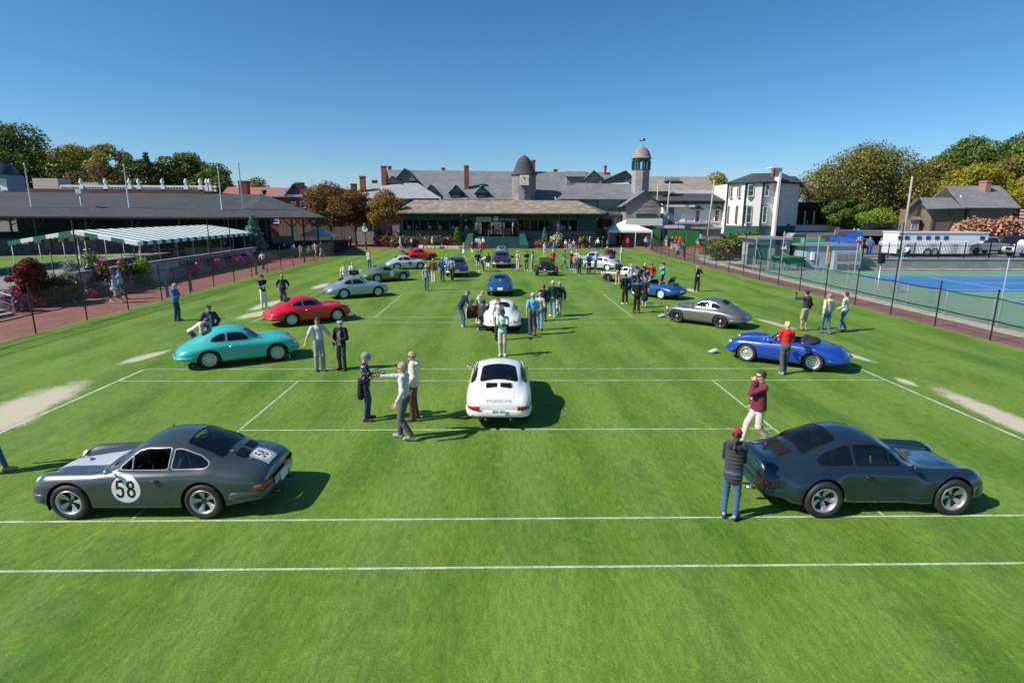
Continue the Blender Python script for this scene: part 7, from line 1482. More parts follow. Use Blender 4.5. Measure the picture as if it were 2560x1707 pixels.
def build_person(pose='stand',H=1.75,lod=1,top='tee',sleeve='short',legs='trousers',hair='brown',hat=None,build=0.0,female=False,hood=False,turn=0.0,seed=0.0,glasses=False,over=None,longhair=False,tuck=False,custom=None):
    """returns list of (part name, mesh, role)"""
    p=dict(POSES[pose]);p.update(custom or{});s=H/1.75;h={0:.0105,1:.015,2:.021}[lod]*s
    out=[];sl=p.get('lean',0.0);bk=p.get('back',0.0)
    lf=np.array([*p.get('lf',(.03,.10)),0.0]);rf=np.array([*p.get('rf',(-.03,.10)),0.0]);rf[1]*=-1
    kneel=p.get('kneel');sit=p.get('sit')
    L1,L2=.43,.42;zank=.085
    if sit:hz=sit+.06
    elif kneel:hz=.53
    else:
        dx=max(abs(lf[0]+bk),abs(rf[0]+bk));hz=zank+math.sqrt(max((L1+L2)**2-dx*dx-.0,.3))*.993
    pel=np.array([-bk,0,hz+.045]);Rt=rotm((0,1,0),sl);T=lambda v:pel+Rt@np.asarray(v,float)
    hw=.076 if not female else.080;sw=.168 if not female else.146;sw+=build*.022
    hipL=np.array([-bk,hw,hz]);hipR=np.array([-bk,-hw,hz])
    kn=[];an=[];fwd=[]
    for hip,ft in((hipL,lf),(hipR,rf)):
        sgn=1 if hip[1]>0 else-1
        if sit:ank=np.array([.40+ft[0],sgn*(.11),zank]);f_=np.array([1,sgn*.15,0.])
        elif kneel:
            if sgn>0:ank=np.array([.30,.12,zank])
            else:ank=np.array([-.45,-.12,.10])
            f_=np.array([1.,sgn*.1,0])
        else:ank=np.array([ft[0],ft[1],zank+(.05 if ft[0]<-.15 else 0)]);f_=np.array([1.,sgn*.22,-.5 if ft[0]<-.15 else 0])
        hint=np.array([1.,sgn*.15,0.25])if not(kneel and sgn<0)else np.array([.6,0,-1.])
        k,ank=ik(hip,ank,L1,L2,hint);kn.append(k);an.append(ank);fwd.append(f_/np.linalg.norm(f_))
    chest=T((.0,0,.33));neck=T((.0,0,.50));hd=rotm((0,1,0),sl*.55+p.get('nod',0))@rotm((0,0,1),turn)
    hc=neck+Rt@np.array([.01,0,.055])+hd@np.array([.02,0,.075]);shL=T((0,sw,.425));shR=T((0,-sw,.425))
    arms=[]
    for sh,key,sg in((shL,'lh',1),(shR,'rh',-1)):
        t=np.array(p.get(key,(.05,.07,-.50)));t=np.array([t[0],t[1]*sg,t[2]]);wr=sh+Rt@t if not(sl>.4)else sh+t
        hint=np.array([-.6,sg*(.9 if p.get('eo')else.45),-.25])if not p.get('ed')else np.array([.15,sg*.35,-1.]);el,wr=ik(sh,wr,.285,.255,hint);arms.append((sh,el,wr,sg))
    sk=SDF(h,.022);eye=np.eye(3)
    # head
    sk.ell(hc+hd@np.array([-.004,0,.012]),(.098,.077,.105),hd);sk.ell(hc+hd@np.array([.022,0,-.055]),(.066,.056,.062),hd);sk.ell(hc+hd@np.array([.066,0,-.092]),(.024,.026,.02),hd)
    sk.cap(hc+hd@np.array([.094,0,.01]),hc+hd@np.array([.112,0,-.028]),.010,.014,k=.012)
    for sg in(-1,1):sk.ell(hc+hd@np.array([-.005,sg*.078,-.015]),(.018,.009,.030),hd,k=.008)
    sk.cap(neck-Rt@np.array([0,0,.04]),hc+hd@np.array([-.015,0,-.05]),.060 if not female else.050,.056 if not female else.046)
    # trunk and limbs (slim under the clothes)
    sk.cap(pel,chest,.10,.12,Rt,(.75,1,1));sk.cap(shL*.9+shR*.1,shR*.9+shL*.1,.05)
    for hip,k,a,f_ in zip((hipL,hipR),kn,an,fwd):
        lk=1.0 if legs in('shorts','skirt')else.72;sk.cap(hip,k,.066*lk,.050*lk);sk.cap(k,a,.046*lk,.034);sk.cap(k*.72+a*.28-np.array([.015,0,0])*lk,k*.45+a*.55-np.array([.008,0,0]),.048*lk,.040*lk);sk.cap(a-f_*.04,a+f_*.12-np.array([0,0,.05]),.034,.026)
    fing=MB()
    for sh,el,wr,sg in arms:
        bare=sleeve in('short','none');sk.cap(sh,el,.046 if bare else.036,.040 if bare else.032);sk.cap(el,wr,.040 if bare else.033,.027)
        f=(wr-el);f/=np.linalg.norm(f)
        sd_=np.array([.7,-sg*.35,0.2]);n=np.cross(f,sd_)*sg;n/=np.linalg.norm(n)+1e-9;th=np.cross(n,f)*sg;th=th/(np.linalg.norm(th)+1e-9)
        if np.dot(th,sd_)<0:th=-th
        Mh=np.stack([f,th,n],1);sk.ell(wr+f*.055,(.055,.040,.018),Mh,k=.015)
        if lod<2:hand(fing,wr,f,n,th,1.1 if p.get('fist')else.42,bool(p.get('idx'))and sg<0)
    sk.h=h*.85
    ex=MB();ex.V=fing.V;ex.F=fing.F
    out.append(('body',sk.mesh('body',extra=ex if len(fing.V)else None),'skin'))
    # top
    b=build;g=SDF(h,.03)
    tt={'tee':.012,'polo':.014,'jacket':.030,'sweater':.022,'vest':.024,'coat':.034}[over or top]
    hem=(.03 if tuck else-.10)if top!='coat' else-.30
    if pose=='sit':hem=max(hem,-.04)
    g.cap(T((.0+.01*b,0,hem-.12)),T((.012,0,.17)),(.150 if not tuck else.116)+tt+b*.04,.114+tt+b*.05,Rt,(.74+b*.10,1,1));g.cap(T((.012,0,.16)),T((.0,0,.345)),.115+tt+b*.03,.132+tt,Rt,(.72,1.0,1))
    if b>.4:g.ell(T((.075,0,.08)),(.10+.03*b,.13,.12),Rt,k=.06)
    if female:
        for sg in(-1,1):g.ell(T((.085,sg*.065,.27)),(.055,.06,.06),Rt,k=.03)
    g.cap(T((0,sw*.92,.42)),T((0,-sw*.92,.42)),.046+tt,None);g.cap(T((-.005,0,.39)),T((-.005,0,.47)),.095+tt*.6,.056+tt*.5,k=.05)
    for sh,el,wr,sg in arms:
        if sleeve=='none':continue
        r0=.047+tt
        if sleeve=='short':e2=sh*.25+el*.75;g.cap(sh,e2,r0,.050+tt)
        else:g.cap(sh,el,r0,.040+tt*.9);g.cap(el,el*.06+wr*.94,.039+tt*.9,.031+tt*.7)
    if hood or top=='hoodie':g.cap(T((-.10,.07,.45)),T((-.10,-.07,.45)),.05)
    out.append(('shirt' if top not in('jacket','coat','vest','sweater')else{'jacket':'jacket','coat':'coat','vest':'vest','sweater':'sweater'}[top],g.mesh('shirt',wrinkle=.0022 if lod<2 else 0,seed=seed,post=lambda D,X,Y,Z:np.where((np.abs(Y)<.30),np.maximum(D,hem-((X-pel[0])*Rt[0,2]+(Y-pel[1])*Rt[1,2]+(Z-pel[2])*Rt[2,2])),D)if True else D),'top'))
    # legs
    g=SDF(h,.03);tk=.014
    g.cap(pel+Rt@np.array([0,.0,-.05]),T((0,0,.07)),.118+b*.035,.114+b*.045,Rt,(.80+b*.08,1,1));g.ell(np.array([-bk-.03,0,hz+.0]),(.096,.122,.10),k=.04)
    if legs in('trousers','jeans'):
        fit=.0 if legs=='jeans' else.010
        for hip,k,a in zip((hipL,hipR),kn,an):g.cap(hip,k,.068+tk+fit*.5,.050+tk+fit*.8);g.cap(k,a+(k-a)*.05,.050+tk+fit*.8,.035+tk+fit*1.2)
    elif legs=='shorts':
        for hip,k,a in zip((hipL,hipR),kn,an):g.cap(hip,k*.92+hip*.08,.072+tk,.068+tk)
    elif legs=='skirt':
        g.cap(pel,(kn[0]+kn[1])/2+np.array([0,0,.04]),.13,.20,eye,(.82,1,1))
    out.append(({'trousers':'trousers','jeans':'jeans','shorts':'shorts','skirt':'skirt'}[legs],g.mesh('trousers',wrinkle=.0018 if lod<2 else 0,seed=seed+2,post=lambda D,X,Y,Z:np.maximum(D,((X-pel[0])*Rt[0,2]+(Y-pel[1])*Rt[1,2]+(Z-pel[2])*Rt[2,2])-.075)),'legs'))
    for a,f_ in zip(an,fwd):
        g=SDF(h*.9,.02);toe=a+f_*.155-np.array([0,0,zank-.034])if f_[2]>-.1 else a+f_*.17;toe[2]=max(toe[2],.032)
        heel=a-f_*.045+np.array([0,0,-.04]);heel[2]=max(heel[2],.035)if not kneel else heel[2]
        g.cap(heel,toe,.040,.034,None);g.cap(a-f_*.02+np.array([0,0,-.005]),a+f_*.06-np.array([0,0,.03]),.044,.036);g.cap(toe-f_*.03,toe+f_*.0,.042,.03)
        out.append(('shoe',g.mesh('shoe',post=lambda D,X,Y,Z:np.maximum(D,.004-Z)),'shoe'))
    # hair and hat
    Rl=lambda X,Y,Z:((X-hc[0])*hd[0,0]+(Y-hc[1])*hd[1,0]+(Z-hc[2])*hd[2,0],(X-hc[0])*hd[0,1]+(Y-hc[1])*hd[1,1]+(Z-hc[2])*hd[2,1],(X-hc[0])*hd[0,2]+(Y-hc[1])*hd[1,2]+(Z-hc[2])*hd[2,2])
    if hair and hair!='bald':
        g=SDF(h*.9,.02);g.ell(hc+hd@np.array([-.014,0,.026]),(.104,.086,.108),hd)
        if longhair:g.cap(hc+hd@np.array([-.075,0,-.02]),hc+hd@np.array([-.095,0,-.20]),.07,.05,hd,(.7,1,1))
        def cutf(D,X,Y,Z):
            a,b_,c=Rl(X,Y,Z);face=np.maximum(.030-a,c-.062)if hair!='fringe' else np.maximum(.0-a,-1+0*c)
            low=-c-.075 if not longhair else-1+0*c
            D=np.maximum(D,np.maximum(-np.maximum(-face,-.2)*1.0 if False else np.minimum(a-.030,1)*0-1,low))
            inface=(a>.028)&(c<.060)
            D=np.where(inface,np.maximum(D,np.minimum(a-.028,.060-c)),D)
            if hair=='fringe':D=np.maximum(D,c-.045)
            return D
        out.append(('hair',g.mesh('hair',post=cutf,wrinkle=.004),'hair'))
    if hat:
        g=SDF(h*.85,.012)
        if hat in('cap','backcap'):
            d=1 if hat=='cap' else-1
            g.ell(hc+hd@np.array([-.006,0,.045]),(.110,.092,.090),hd);g.ell(hc+hd@np.array([d*.125,0,.050]),(.075,.072,.012),hd,k=.01)
            me=g.mesh('cap',post=lambda D,X,Y,Z:np.maximum(D,.034-Rl(X,Y,Z)[2]))
        elif hat=='flat':
            g.ell(hc+hd@np.array([.004,0,.072]),(.128,.105,.046),hd);g.ell(hc+hd@np.array([.10,0,.055]),(.05,.075,.014),hd);me=g.mesh('cap')
        else:
            g.ell(hc+hd@np.array([-.006,0,.06]),(.105,.092,.085),hd);g.ell(hc+hd@np.array([0,0,.045]),(.19,.175,.013),hd,k=.01);me=g.mesh('hat',post=lambda D,X,Y,Z:np.maximum(D,.03-Rl(X,Y,Z)[2]))
        out.append(('cap' if hat!='sun' else 'hat',me,'hat'))
    if glasses and lod<2:
        mb=MB().tube([tuple(hc+hd@np.array(q))for q in((0,.080,.012),(.07,.070,.012),(.098,.035,.010),(.104,0,.014),(.098,-.035,.010),(.07,-.070,.012),(0,-.080,.012))],[.004,.008,.016,.007,.016,.008,.004],6)
        out.append(('glasses',mesh('glasses',mb.V,mb.F,True),'glass'))
    elif lod==0:
        for sg in(-1,1):
            mb=MB().lathe([(.001,-.009),(.008,-.005),(.009,.0),(.006,.006),(.001,.008)],8,'x',c=tuple(hc+hd@np.array([.083,sg*.032,.012])));out.append(('eye',mesh('eye',mb.V,mb.F,True),'eye'))
    J=dict(T=T,Rt=Rt,hc=hc,hd=hd,arms=arms,pel=pel,chest=chest,an=an,kn=kn,s=s,sw=sw,build=build)
    return out,J
PROTO={}
def person(label,px,py,heading,pose='stand',H=1.75,lod=1,topc='navy',legc='jeans',shoec='dgrey',skin=0,hatc=None,group=None,kindc='cloth',at=None,z=0.0,extras=(),**kw):
    """a person with both feet about the photo pixel (px, py), facing heading degrees (0 right, 90 away)"""
    pos=at if at is not None else G(px,py,z);key=(pose,lod,tuple(sorted((k,str(v))for k,v in kw.items())))
    root=empty('person',(pos[0],pos[1],z),R(heading),label,'person',group)
    if lod==2 and not extras and key in PROTO:parts,J=PROTO[key]
    else:
        parts,J=build_person(pose,1.75,lod,seed=px*.1,**kw)
        PROTO[key]=(parts,J)
    s=H/1.75;hair=kw.get('hair','brown')
    role={'skin':cmat(SKIN[skin],'skin'),'top':cmat(C[topc]if isinstance(topc,str)else topc,kindc),'legs':cmat(C[legc]if isinstance(legc,str)else legc),'shoe':cmat(C[shoec]),'hair':cmat(HAIRC.get(hair)or(.05,.03,.02),'hair'),'hat':cmat(C[hatc or 'navy']),'glass':mat('sunglass',(.01,.01,.012),.2),'eye':mat('eye_dark',(.02,.015,.012),.3)}
    root.scale=(s,s,s)
    for nm,me,rl in parts:
        if me is not None:part(nm,me,root,role[rl])
    T,Rt=J['T'],J['Rt'];b=J['build']
    for e in extras:
        k=e[0]
        if k=='lanyard':
            fx_=.125+b*.05;pts=[T((-.02,.075,.475)),T((.075,.085,.42)),T((fx_+.01,.05,.28)),T((fx_+.015,.0,.14))]
            mb=MB().tube(pts,.006,4).tube([T((-.02,-.075,.475)),T((.075,-.085,.42)),T((fx_+.01,-.05,.28)),T((fx_+.015,.0,.14))],.006,4);l_o=part('lanyard',mesh('lanyard',mb.V,mb.F),root,cmat((.03,.09,.22)))
            c=T((fx_+.025,0,.09));mb=MB().obox(c,Rt@np.array([.003,0,0]),Rt@np.array([0,.04,0]),Rt@np.array([0,0,.055]));part('badge',mesh('badge',mb.V,mb.F),l_o,cmat(C[e[1]]))
        if k=='held':  # something in a hand: (held, side, sizes, colour, name)
            sh,el,wr,sg=J['arms'][0 if e[1]=='l' else 1];f=(wr-el)/np.linalg.norm(wr-el);c=wr+f*.10
            sx,sy,sz_=e[2];mb=MB().obox(c,f*sx,np.array([0,sy,0]),np.array([0,0,sz_]));o=raw(e[4],mesh(e[4],mb.V,mb.F));o.data.materials.append(cmat(e[3]if not isinstance(e[3],str)else C[e[3]],'plain'))
            M=Matrix.Translation((pos[0],pos[1],z))@Matrix.Rotation(R(heading),4,'Z')@Matrix.Scale(s,4);o.matrix_world=M;tag(o,e[5],e[6])
        if k=='backpack':
            g=SDF(.016,.03);g.cap(T((-.19,.05,.14)),T((-.19,.05,.33)),.085,.075).cap(T((-.19,-.05,.14)),T((-.19,-.05,.33)),.085,.075);part('backpack',g.mesh('backpack'),root,cmat(C[e[1]]))
        if k=='bag':
            g=SDF(.016,.03);c=J['pel']+np.array([-.02,.24*e[2],-.06]);g.ell(c,(.13,.05,.13));part('shoulder_bag',g.mesh('shoulder_bag'),root,cmat(C[e[1]]))
            mb=MB().tube([c+np.array([0,0,.1]),T((.06,.05*e[2],.3)),T((0,-.08*e[2],.49)),T((-.12,.0,.3)),c+np.array([-.05,0,.1])],.010,4);part('strap',mesh('strap',mb.V,mb.F),root,cmat(C[e[1]]))
        if k=='ponytail':
            hc,hd=J['hc'],J['hd'];g=SDF(.013,.02);g.cap(hc+hd@np.array([-.10,0,.02]),hc+hd@np.array([-.13,0,-.10]),.035,.04).cap(hc+hd@np.array([-.13,0,-.10]),hc+hd@np.array([-.125,.01,-.27]),.04,.022);part('ponytail',g.mesh('ponytail',wrinkle=.005),root,role['hair'])
        if k=='vest':
            g=SDF(.0105,.03);g.cap(T((.0,0,-.12)),T((.012,0,.17)),.166,.146,Rt,(.76,1,1)).cap(T((.012,0,.16)),T((.0,0,.37)),.155,.165,Rt,(.74,.98,1));g.cap(T((0,.12,.44)),T((0,-.12,.44)),.07)
            me=g.mesh('vest',post=lambda D,X,Y,Z:D+.006*np.cos(2*math.pi*Z/.072));part('vest',me,root,cmat(C[e[1]]))
        if k=='waist_jacket':
            g=SDF(.014,.04);pl=J['pel'];g.cap(pl+np.array([0,.0,.05]),pl+np.array([-.02,0,.07]),.155,.155,np.eye(3),(.85,1.05,.5));g.cap(pl+np.array([-.11,.10,.02]),pl+np.array([-.12,.11,-.36]),.07,.09).cap(pl+np.array([-.10,-.08,.02]),pl+np.array([-.12,-.09,-.34]),.07,.08).cap(pl+np.array([.02,.14,.03]),pl+np.array([.0,.19,-.22]),.05,.05)
            part('jacket_at_waist',g.mesh('jacket_at_waist',wrinkle=.006),root,cmat(C[e[1]]))
        if k=='open_front':
            mb=MB();fx_=.137+b*.05
            mb.add([T((fx_-.015,.05,.40)),T((fx_+.012,.055,.25)),T((fx_+.018,.05,.05)),T((fx_+.01,.045,-.08)),T((fx_+.01,-.045,-.08)),T((fx_+.018,-.05,.05)),T((fx_+.012,-.055,.25)),T((fx_-.015,-.05,.40))],[(0,1,6,7),(1,2,5,6),(2,3,4,5)])
            part('shirt_front',mesh('shirt_front',mb.V,mb.F,True),root,cmat(C[e[1]],e[2]if len(e)>2 else 'cloth'))
    return root
# ------------------------------------------------------------------ the cars on the lawn
def stand(rear,front,track=.72,snap=None):
    """centre and heading from the photo pixels where the near-side wheels meet the grass"""
    a,b_=G(*rear),G(*front);d=b_-a;h=math.atan2(d[1],d[0])if snap is None else snap
    mid=(a+b_)/2;n=np.array([-math.sin(h),math.cos(h)]);
    if n[1]<0:n=-n
    return(mid[0]+n[0]*track,mid[1]+n[1]*track),h
P_=dict(slate=paint('slate',(.040,.051,.055)),steelblue=paint('steelblue',(.017,.036,.056),.35,.20),white=paint('white',(.78,.77,.74)),cream=paint('cream',(.74,.73,.68)),mint=paint('mint',(.045,.44,.40)),red=paint('red',(.60,.006,.014)),
          silver=paint('silver',(.42,.45,.48),.6,.35),silver2=paint('silver_bright',(.58,.62,.66),.45,.3),sage=paint('sage',(.13,.17,.105)),grey=paint('grey',(.17,.175,.165),.5,.35),royal=paint('royal',(.008,.045,.33)),azure=paint('azure',(.010,.085,.30),.25),navy=paint('teal_blue',(.012,.065,.16)),
          beige=paint('beige',(.27,.24,.20),.35),purple=paint('purple',(.055,.010,.045),.2),midnight=paint('midnight',(.012,.02,.06)),black=paint('black',(.006,.006,.007)),red2=paint('red_race',(.58,.008,.012)))
# grey race coupe with number 58
loc,h=stand((526,1291),(181,1295),.72,math.pi)
c58,S58,tb=car('sports_coupe','slate grey racing coupe with number 58 on its white door roundel','911',loc,h,P_['slate'],'fuchs',decals=(('hood_stripe',),('door58',),('lid58',)),opts=('open_window','twin_exhaust'),wheel_w=.2,trim='trim_cream')
for x,y in((-1.42,.28),(-1.42,-.28),(-1.72,.30),(-1.72,-.30)):
    mb=MB().box(x-.03,x+.03,y-.012,y+.012,1.00 if x>-1.5 else.87,1.03 if x>-1.5 else.885);part('lid_catch',mesh('lid_catch',mb.V,mb.F),c58,MATS['chrome'])
for s_ in(-1,1):
    mb=MB().tube([(-.90,s_*.50,.30),(-.78,s_*.50,1.08),(-.78,0,1.18)],.02,6).tube([(-.78,s_*.5,1.08),(-1.3,s_*.42,.80)],.02,6);part('roll_bar',mesh('roll_bar',mb.V,mb.F,True),c58,MATS['tin'])
mb=MB().lathe([(.001,.012),(.05,.01),(.055,0)],14,c=(1.22,0,.748));part('fuel_cap',mesh('fuel_cap',mb.V,mb.F,True),c58,MATS['chrome'])
mb=MB().tube([(-.10,-.35,1.24),(-.12,-.35,1.275)],[.02,.012],6);part('hook',mesh('hook',mb.V,mb.F,True),c58,MATS['lens_red'])
mb=MB().box(-2.165,-2.145,-.36,.36,.43,.56);part('rear_panel',mesh('rear_panel',mb.V,mb.F),c58,MATS['decal_silver']if 'decal_silver' in MATS else P_['silver'])
# wide dark blue coupe with a ducktail
loc,h=stand((2043,1288),(2378,1286),.82,0.0)
cw,Sw,tb=car('sports_coupe','dark steel blue wide-arched coupe with raised ducktail spoiler','911w',loc,h,P_['steelblue'],'fuchs',wheel_r=.325,wheel_w=.235,trim='black_trim',opts=('twin_exhaust',),plate=False)
V=[];prof=[(-1.66,.0),(-1.80,.045),(-1.96,.16),(-2.10,.285),(-2.14,.29),(-2.13,.20),(-2.09,.05),(-2.03,-.06)]
ysp=np.linspace(-1,1,15)
for yy in ysp:
    k=1-abs(yy)**4*.85
    for x,dz in prof:
        base=np.interp(x,[-2.13,-2.09,-2.02,-1.88,-1.66],[.60,.66,.72,.80,.885]);wv=.70 if x<-1.8 else.62
        V.append((x+.10*abs(yy)**3,yy*wv,base-.01-(.07*abs(yy)**3)+max(dz,-.06)*k))
n=len(prof);Fs=[(i*n+j,i*n+j+1,(i+1)*n+j+1,(i+1)*n+j)for i in range(14)for j in range(n-1)]
me_=mesh('ducktail_spoiler',V,Fs,True);fix_normals(me_);part('ducktail_spoiler',me_,cw,P_['steelblue'])
mb=MB().tube([(-1.72,.17,.893),(-1.70,.17,.905)],.05,10);part('fan_badge',mesh('fan_badge',mb.V,mb.F),cw,MATS['alloy_dark'])
# white coupe seen from behind
a=G(1247,1040);cwh,S_,tb=car('sports_coupe','white coupe with plain engine lid and light number plate parked on the centre line','911',(a[0]+.02,a[1]+1.16),math.pi/2-.01,P_['white'],'fuchs',inter='interior_red',opts=('twin_exhaust',))
tm=text_mesh('PORSCHE',.105);o=part('lettering',tm,cwh,cmat((.42,.42,.42),'plain'));o.location=(-2.055,0,.712);o.rotation_euler=(R(38),0,-math.pi/2);o.scale=(1.35,.8,1)
pm_=text_mesh('EDL 443',.10);o=part('plate_lettering',pm_,cwh,cmat((.12,.12,.13),'plain'));o.location=(-2.182,0,.47);o.rotation_euler=(R(90-8),0,-math.pi/2);o.scale=(.8,.8,1)
# row of rounded coupes and roadsters, left side
def c356(label,rear,front,col,kind='356',**kw):
    loc,h=stand(rear,front);return car(kw.pop('name','vintage_coupe'),label,kind,loc,h,P_[col],**kw)
c356('turquoise rounded vintage coupe with tan interior',(523,922),(697.6,901.5),'mint',inter='interior_tan',plate=False)
c356('bright red rounded vintage coupe with silver pierced wheels',(728,816),(845.5,803),'red',inter='interior_tan',opts=('two_grilles',),plate=False)
c356('silver grey vintage coupe parked between the red coupe and the sage green one',(861,747.6),(944.6,741.5),'silver',opts=('twin_lamps',),bumper='none',plate=False)
c356('sage green low-roofed vintage roadster with plain white door roundel',(945,706.5),(1005.6,702),'sage',kind='356h',name='vintage_roadster',decals=(('roundel',.12,.56,.20,mat('decal_white',(.75,.75,.73),.4)),),bumper='none',plate=False,opts=('two_grilles',))
c356('silver vintage coupe with blue door roundel and red cabin',(997,674.5),(1047,673),'silver2',inter='interior_red',decals=(('roundel',.12,.57,.18,mat('decal_blue',(.06,.16,.27),.4)),),opts=('two_grilles',),bumper='none',plate=False)
rr,S_,tb=c356('red wide-arched racing coupe with rear wing and black wheels',(1032.6,651.5),(1079,650),'red2',kind='356r',wheel='black',bumper='none',plate=False,wheel_r=.32,wheel_w=.24,trim='black_trim')
mb=MB().obox((-1.95,0,.98),(.17,0,.03),(0,.72,0),(0,0,.012));part('rear_wing',mesh('rear_wing',mb.V,mb.F),rr,MATS['black_trim'])
for s_ in(-1,1):mb=MB().box(-1.97,-1.90,s_*.4-.012,s_*.4+.012,.58,.975);part('wing_strut',mesh('wing_strut',mb.V,mb.F),rr,MATS['black_trim'])
# right side
loc,h=stand((1801,821),(1691,806));car('vintage_coupe','gunmetal grey vintage coupe with black wheels and red seats','356',loc,h,P_['grey'],'black',inter='interior_red',trim='chrome')
loc,h=stand((2032.7,928),(1862.6,903));ro,S_,tb=car('vintage_roadster','royal blue open roadster with black folded hood and tan seats','356o',loc,h,P_['royal'],'disc',inter='interior_tan',bumper=P_['royal'])
def open_screen(root,hgt=.27,frame='chrome'):
    pts=[(.30,-.58,.85),(.06,-.53,.85+hgt*.95),(.06,-.3,.87+hgt),(.07,0,.875+hgt),(.06,.3,.87+hgt),(.06,.53,.85+hgt*.95),(.30,.58,.85)]
    low=[(.30,-.58,.85),(.40,-.3,.87),(.44,0,.875),(.40,.3,.87),(.30,.58,.85)]
    mb=MB().tube(pts,.014,6);part('screen_frame',mesh('screen_frame',mb.V,mb.F,True),root,MATS[frame])
    up_=[(.30,-.58,.85),(.06,-.3,.87+hgt),(.07,0,.875+hgt),(.06,.3,.87+hgt),(.30,.58,.85)]
    mb=MB().add(low+up_,[(i,i+1,i+6,i+5)for i in range(4)]);part('windscreen',mesh('windscreen',mb.V,mb.F,True),root,MATS['glass_clear'])
open_screen(ro)
g=SDF(.022,.05);g.ell((-.84,0,.87),(.26,.56,.13)).ell((-.64,0,.92),(.13,.52,.12));part('folded_hood',g.mesh('folded_hood'),ro,mat('hood_cloth',(.02,.02,.023),.8,bump=(30,.3)))
for s_ in(-1,1):
    mb=MB().tube([(1.35,s_*.775,.70),(.6,s_*.828,.735),(-.5,s_*.832,.74),(-1.1,s_*.822,.735)],.012,5);part('side_strip',mesh('side_strip',mb.V,mb.F),ro,MATS['chrome'])
loc,h=stand((1663,750),(1577,737));sp,S_,tb=car('vintage_roadster','metallic blue speedster with open engine lid and tan cockpit','356o',loc,h,P_['azure'],'white',inter='interior_tan',opts=('no_mirror','twin_lamps'),bumper='none')
open_screen(sp,.20)
mb=MB().sheet([(-1.18,-.33,.0),(-1.18,.33,0),(-1.62,.28,0),(-1.62,-.28,0)],.03);V=[]
for x,y,z in mb.V:q=(x+1.18);V.append((-1.15+q*.45-z*.2,y,1.0-q*.75+z));
part('raised_lid',mesh('raised_lid',V,mb.F),sp,P_['azure'])
mb=MB().box(-1.55,-1.2,-.26,.26,.74,.90).box(-1.5,-1.25,-.2,.2,.9,.96);part('engine',mesh('engine',mb.V,mb.F),sp,MATS['alloy_dark'])
loc,h=stand((1588,709),(1518.5,704));car('vintage_coupe','beige grey vintage coupe with black wheels beside the metallic blue speedster','356',loc,h,P_['beige'],'black')
loc,h=stand((1523,677.5),(1466,673));car('vintage_coupe','pale silver vintage coupe with white wheels behind the beige grey coupe','356',loc,h,P_['silver2'],'white',bumper='none',plate=False)
a=G(1462,661);car('vintage_coupe','pale silver vintage coupe standing farthest along the right hand row','356',(a[0]+.6,a[1]+.8),math.pi-.12,P_['silver2'],'white',bumper='none',plate=False)
# middle file, tails to the stairs of the viewer
a=G(1254.7,825);w3,S3,tb=car('vintage_coupe','cream white vintage coupe with its maroon lined door held open','356',(a[0],a[1]+1.05),math.pi/2+.01,P_['cream'],'disc',inter='interior_red',plate=False,opts=('clear_ind',))
mb=MB();ang=R(68);ca_,sa_=math.cos(ang),math.sin(ang)
prof=[(.30,.82),(.55,.83),(.74,.80),(.90,.72)]
def door_pt(u,y,z,t):  # u back from the hinge
    return(.50-u*ca_-t*sa_,.80+u*sa_-t*ca_+(y-.82)*0.6,z)
V=[];
for u in(0,.3,.6,.92):
    for z,y in prof:V.append(door_pt(u,y,z,0))
    for z,y in prof:V.append(door_pt(u,y,z,.07))
Fs=[]
for i in range(3):
    for j in range(3):Fs+=[(i*8+j,i*8+j+1,i*8+9+j,i*8+8+j)]
Fs_in=[(i*8+4+j,i*8+12+j,i*8+13+j,i*8+5+j)for i in range(3)for j in range(3)]
edge=[(0,8,12,4),(8,16,20,12),(16,24,28,20),(3,7,15,11),(11,15,23,19),(19,23,31,27),(24,25,29,28),(25,26,30,29),(26,27,31,30)]
d_o=part('open_door',mesh('open_door',V,Fs+edge),w3,P_['cream']);part('door_lining',mesh('door_lining',V,Fs_in),d_o,mat('lining_maroon',(.10,.012,.02),.7))
mb=MB().tube([door_pt(.08,.72,.90,.03),door_pt(.34,.72,1.16,.03),door_pt(.75,.72,1.18,.03),door_pt(.88,.72,.90,.03)],.012,5);part('window_frame',mesh('window_frame',mb.V,mb.F),d_o,MATS['chrome'])
mb=MB().add([door_pt(.08,.72,.90,.03),door_pt(.34,.72,1.16,.03),door_pt(.75,.72,1.18,.03),door_pt(.88,.72,.90,.03)],[(0,1,2,3)]);part('door_window',mesh('door_window',mb.V,mb.F),d_o,MATS['glass_clear'])
a=G(1250,737.5);car('vintage_coupe','deep blue vintage coupe with chrome engine grille and white number plate','356',(a[0],a[1]+1.05),math.pi/2,P_['navy'],'disc',opts=('chrome_grille','twin_exhaust'))
a=G(1254,646);car('vintage_coupe','silver vintage coupe in front of the purple saloon near the green stairs','356',(a[0],a[1]+2.6),math.pi/2,P_['silver'],'disc')
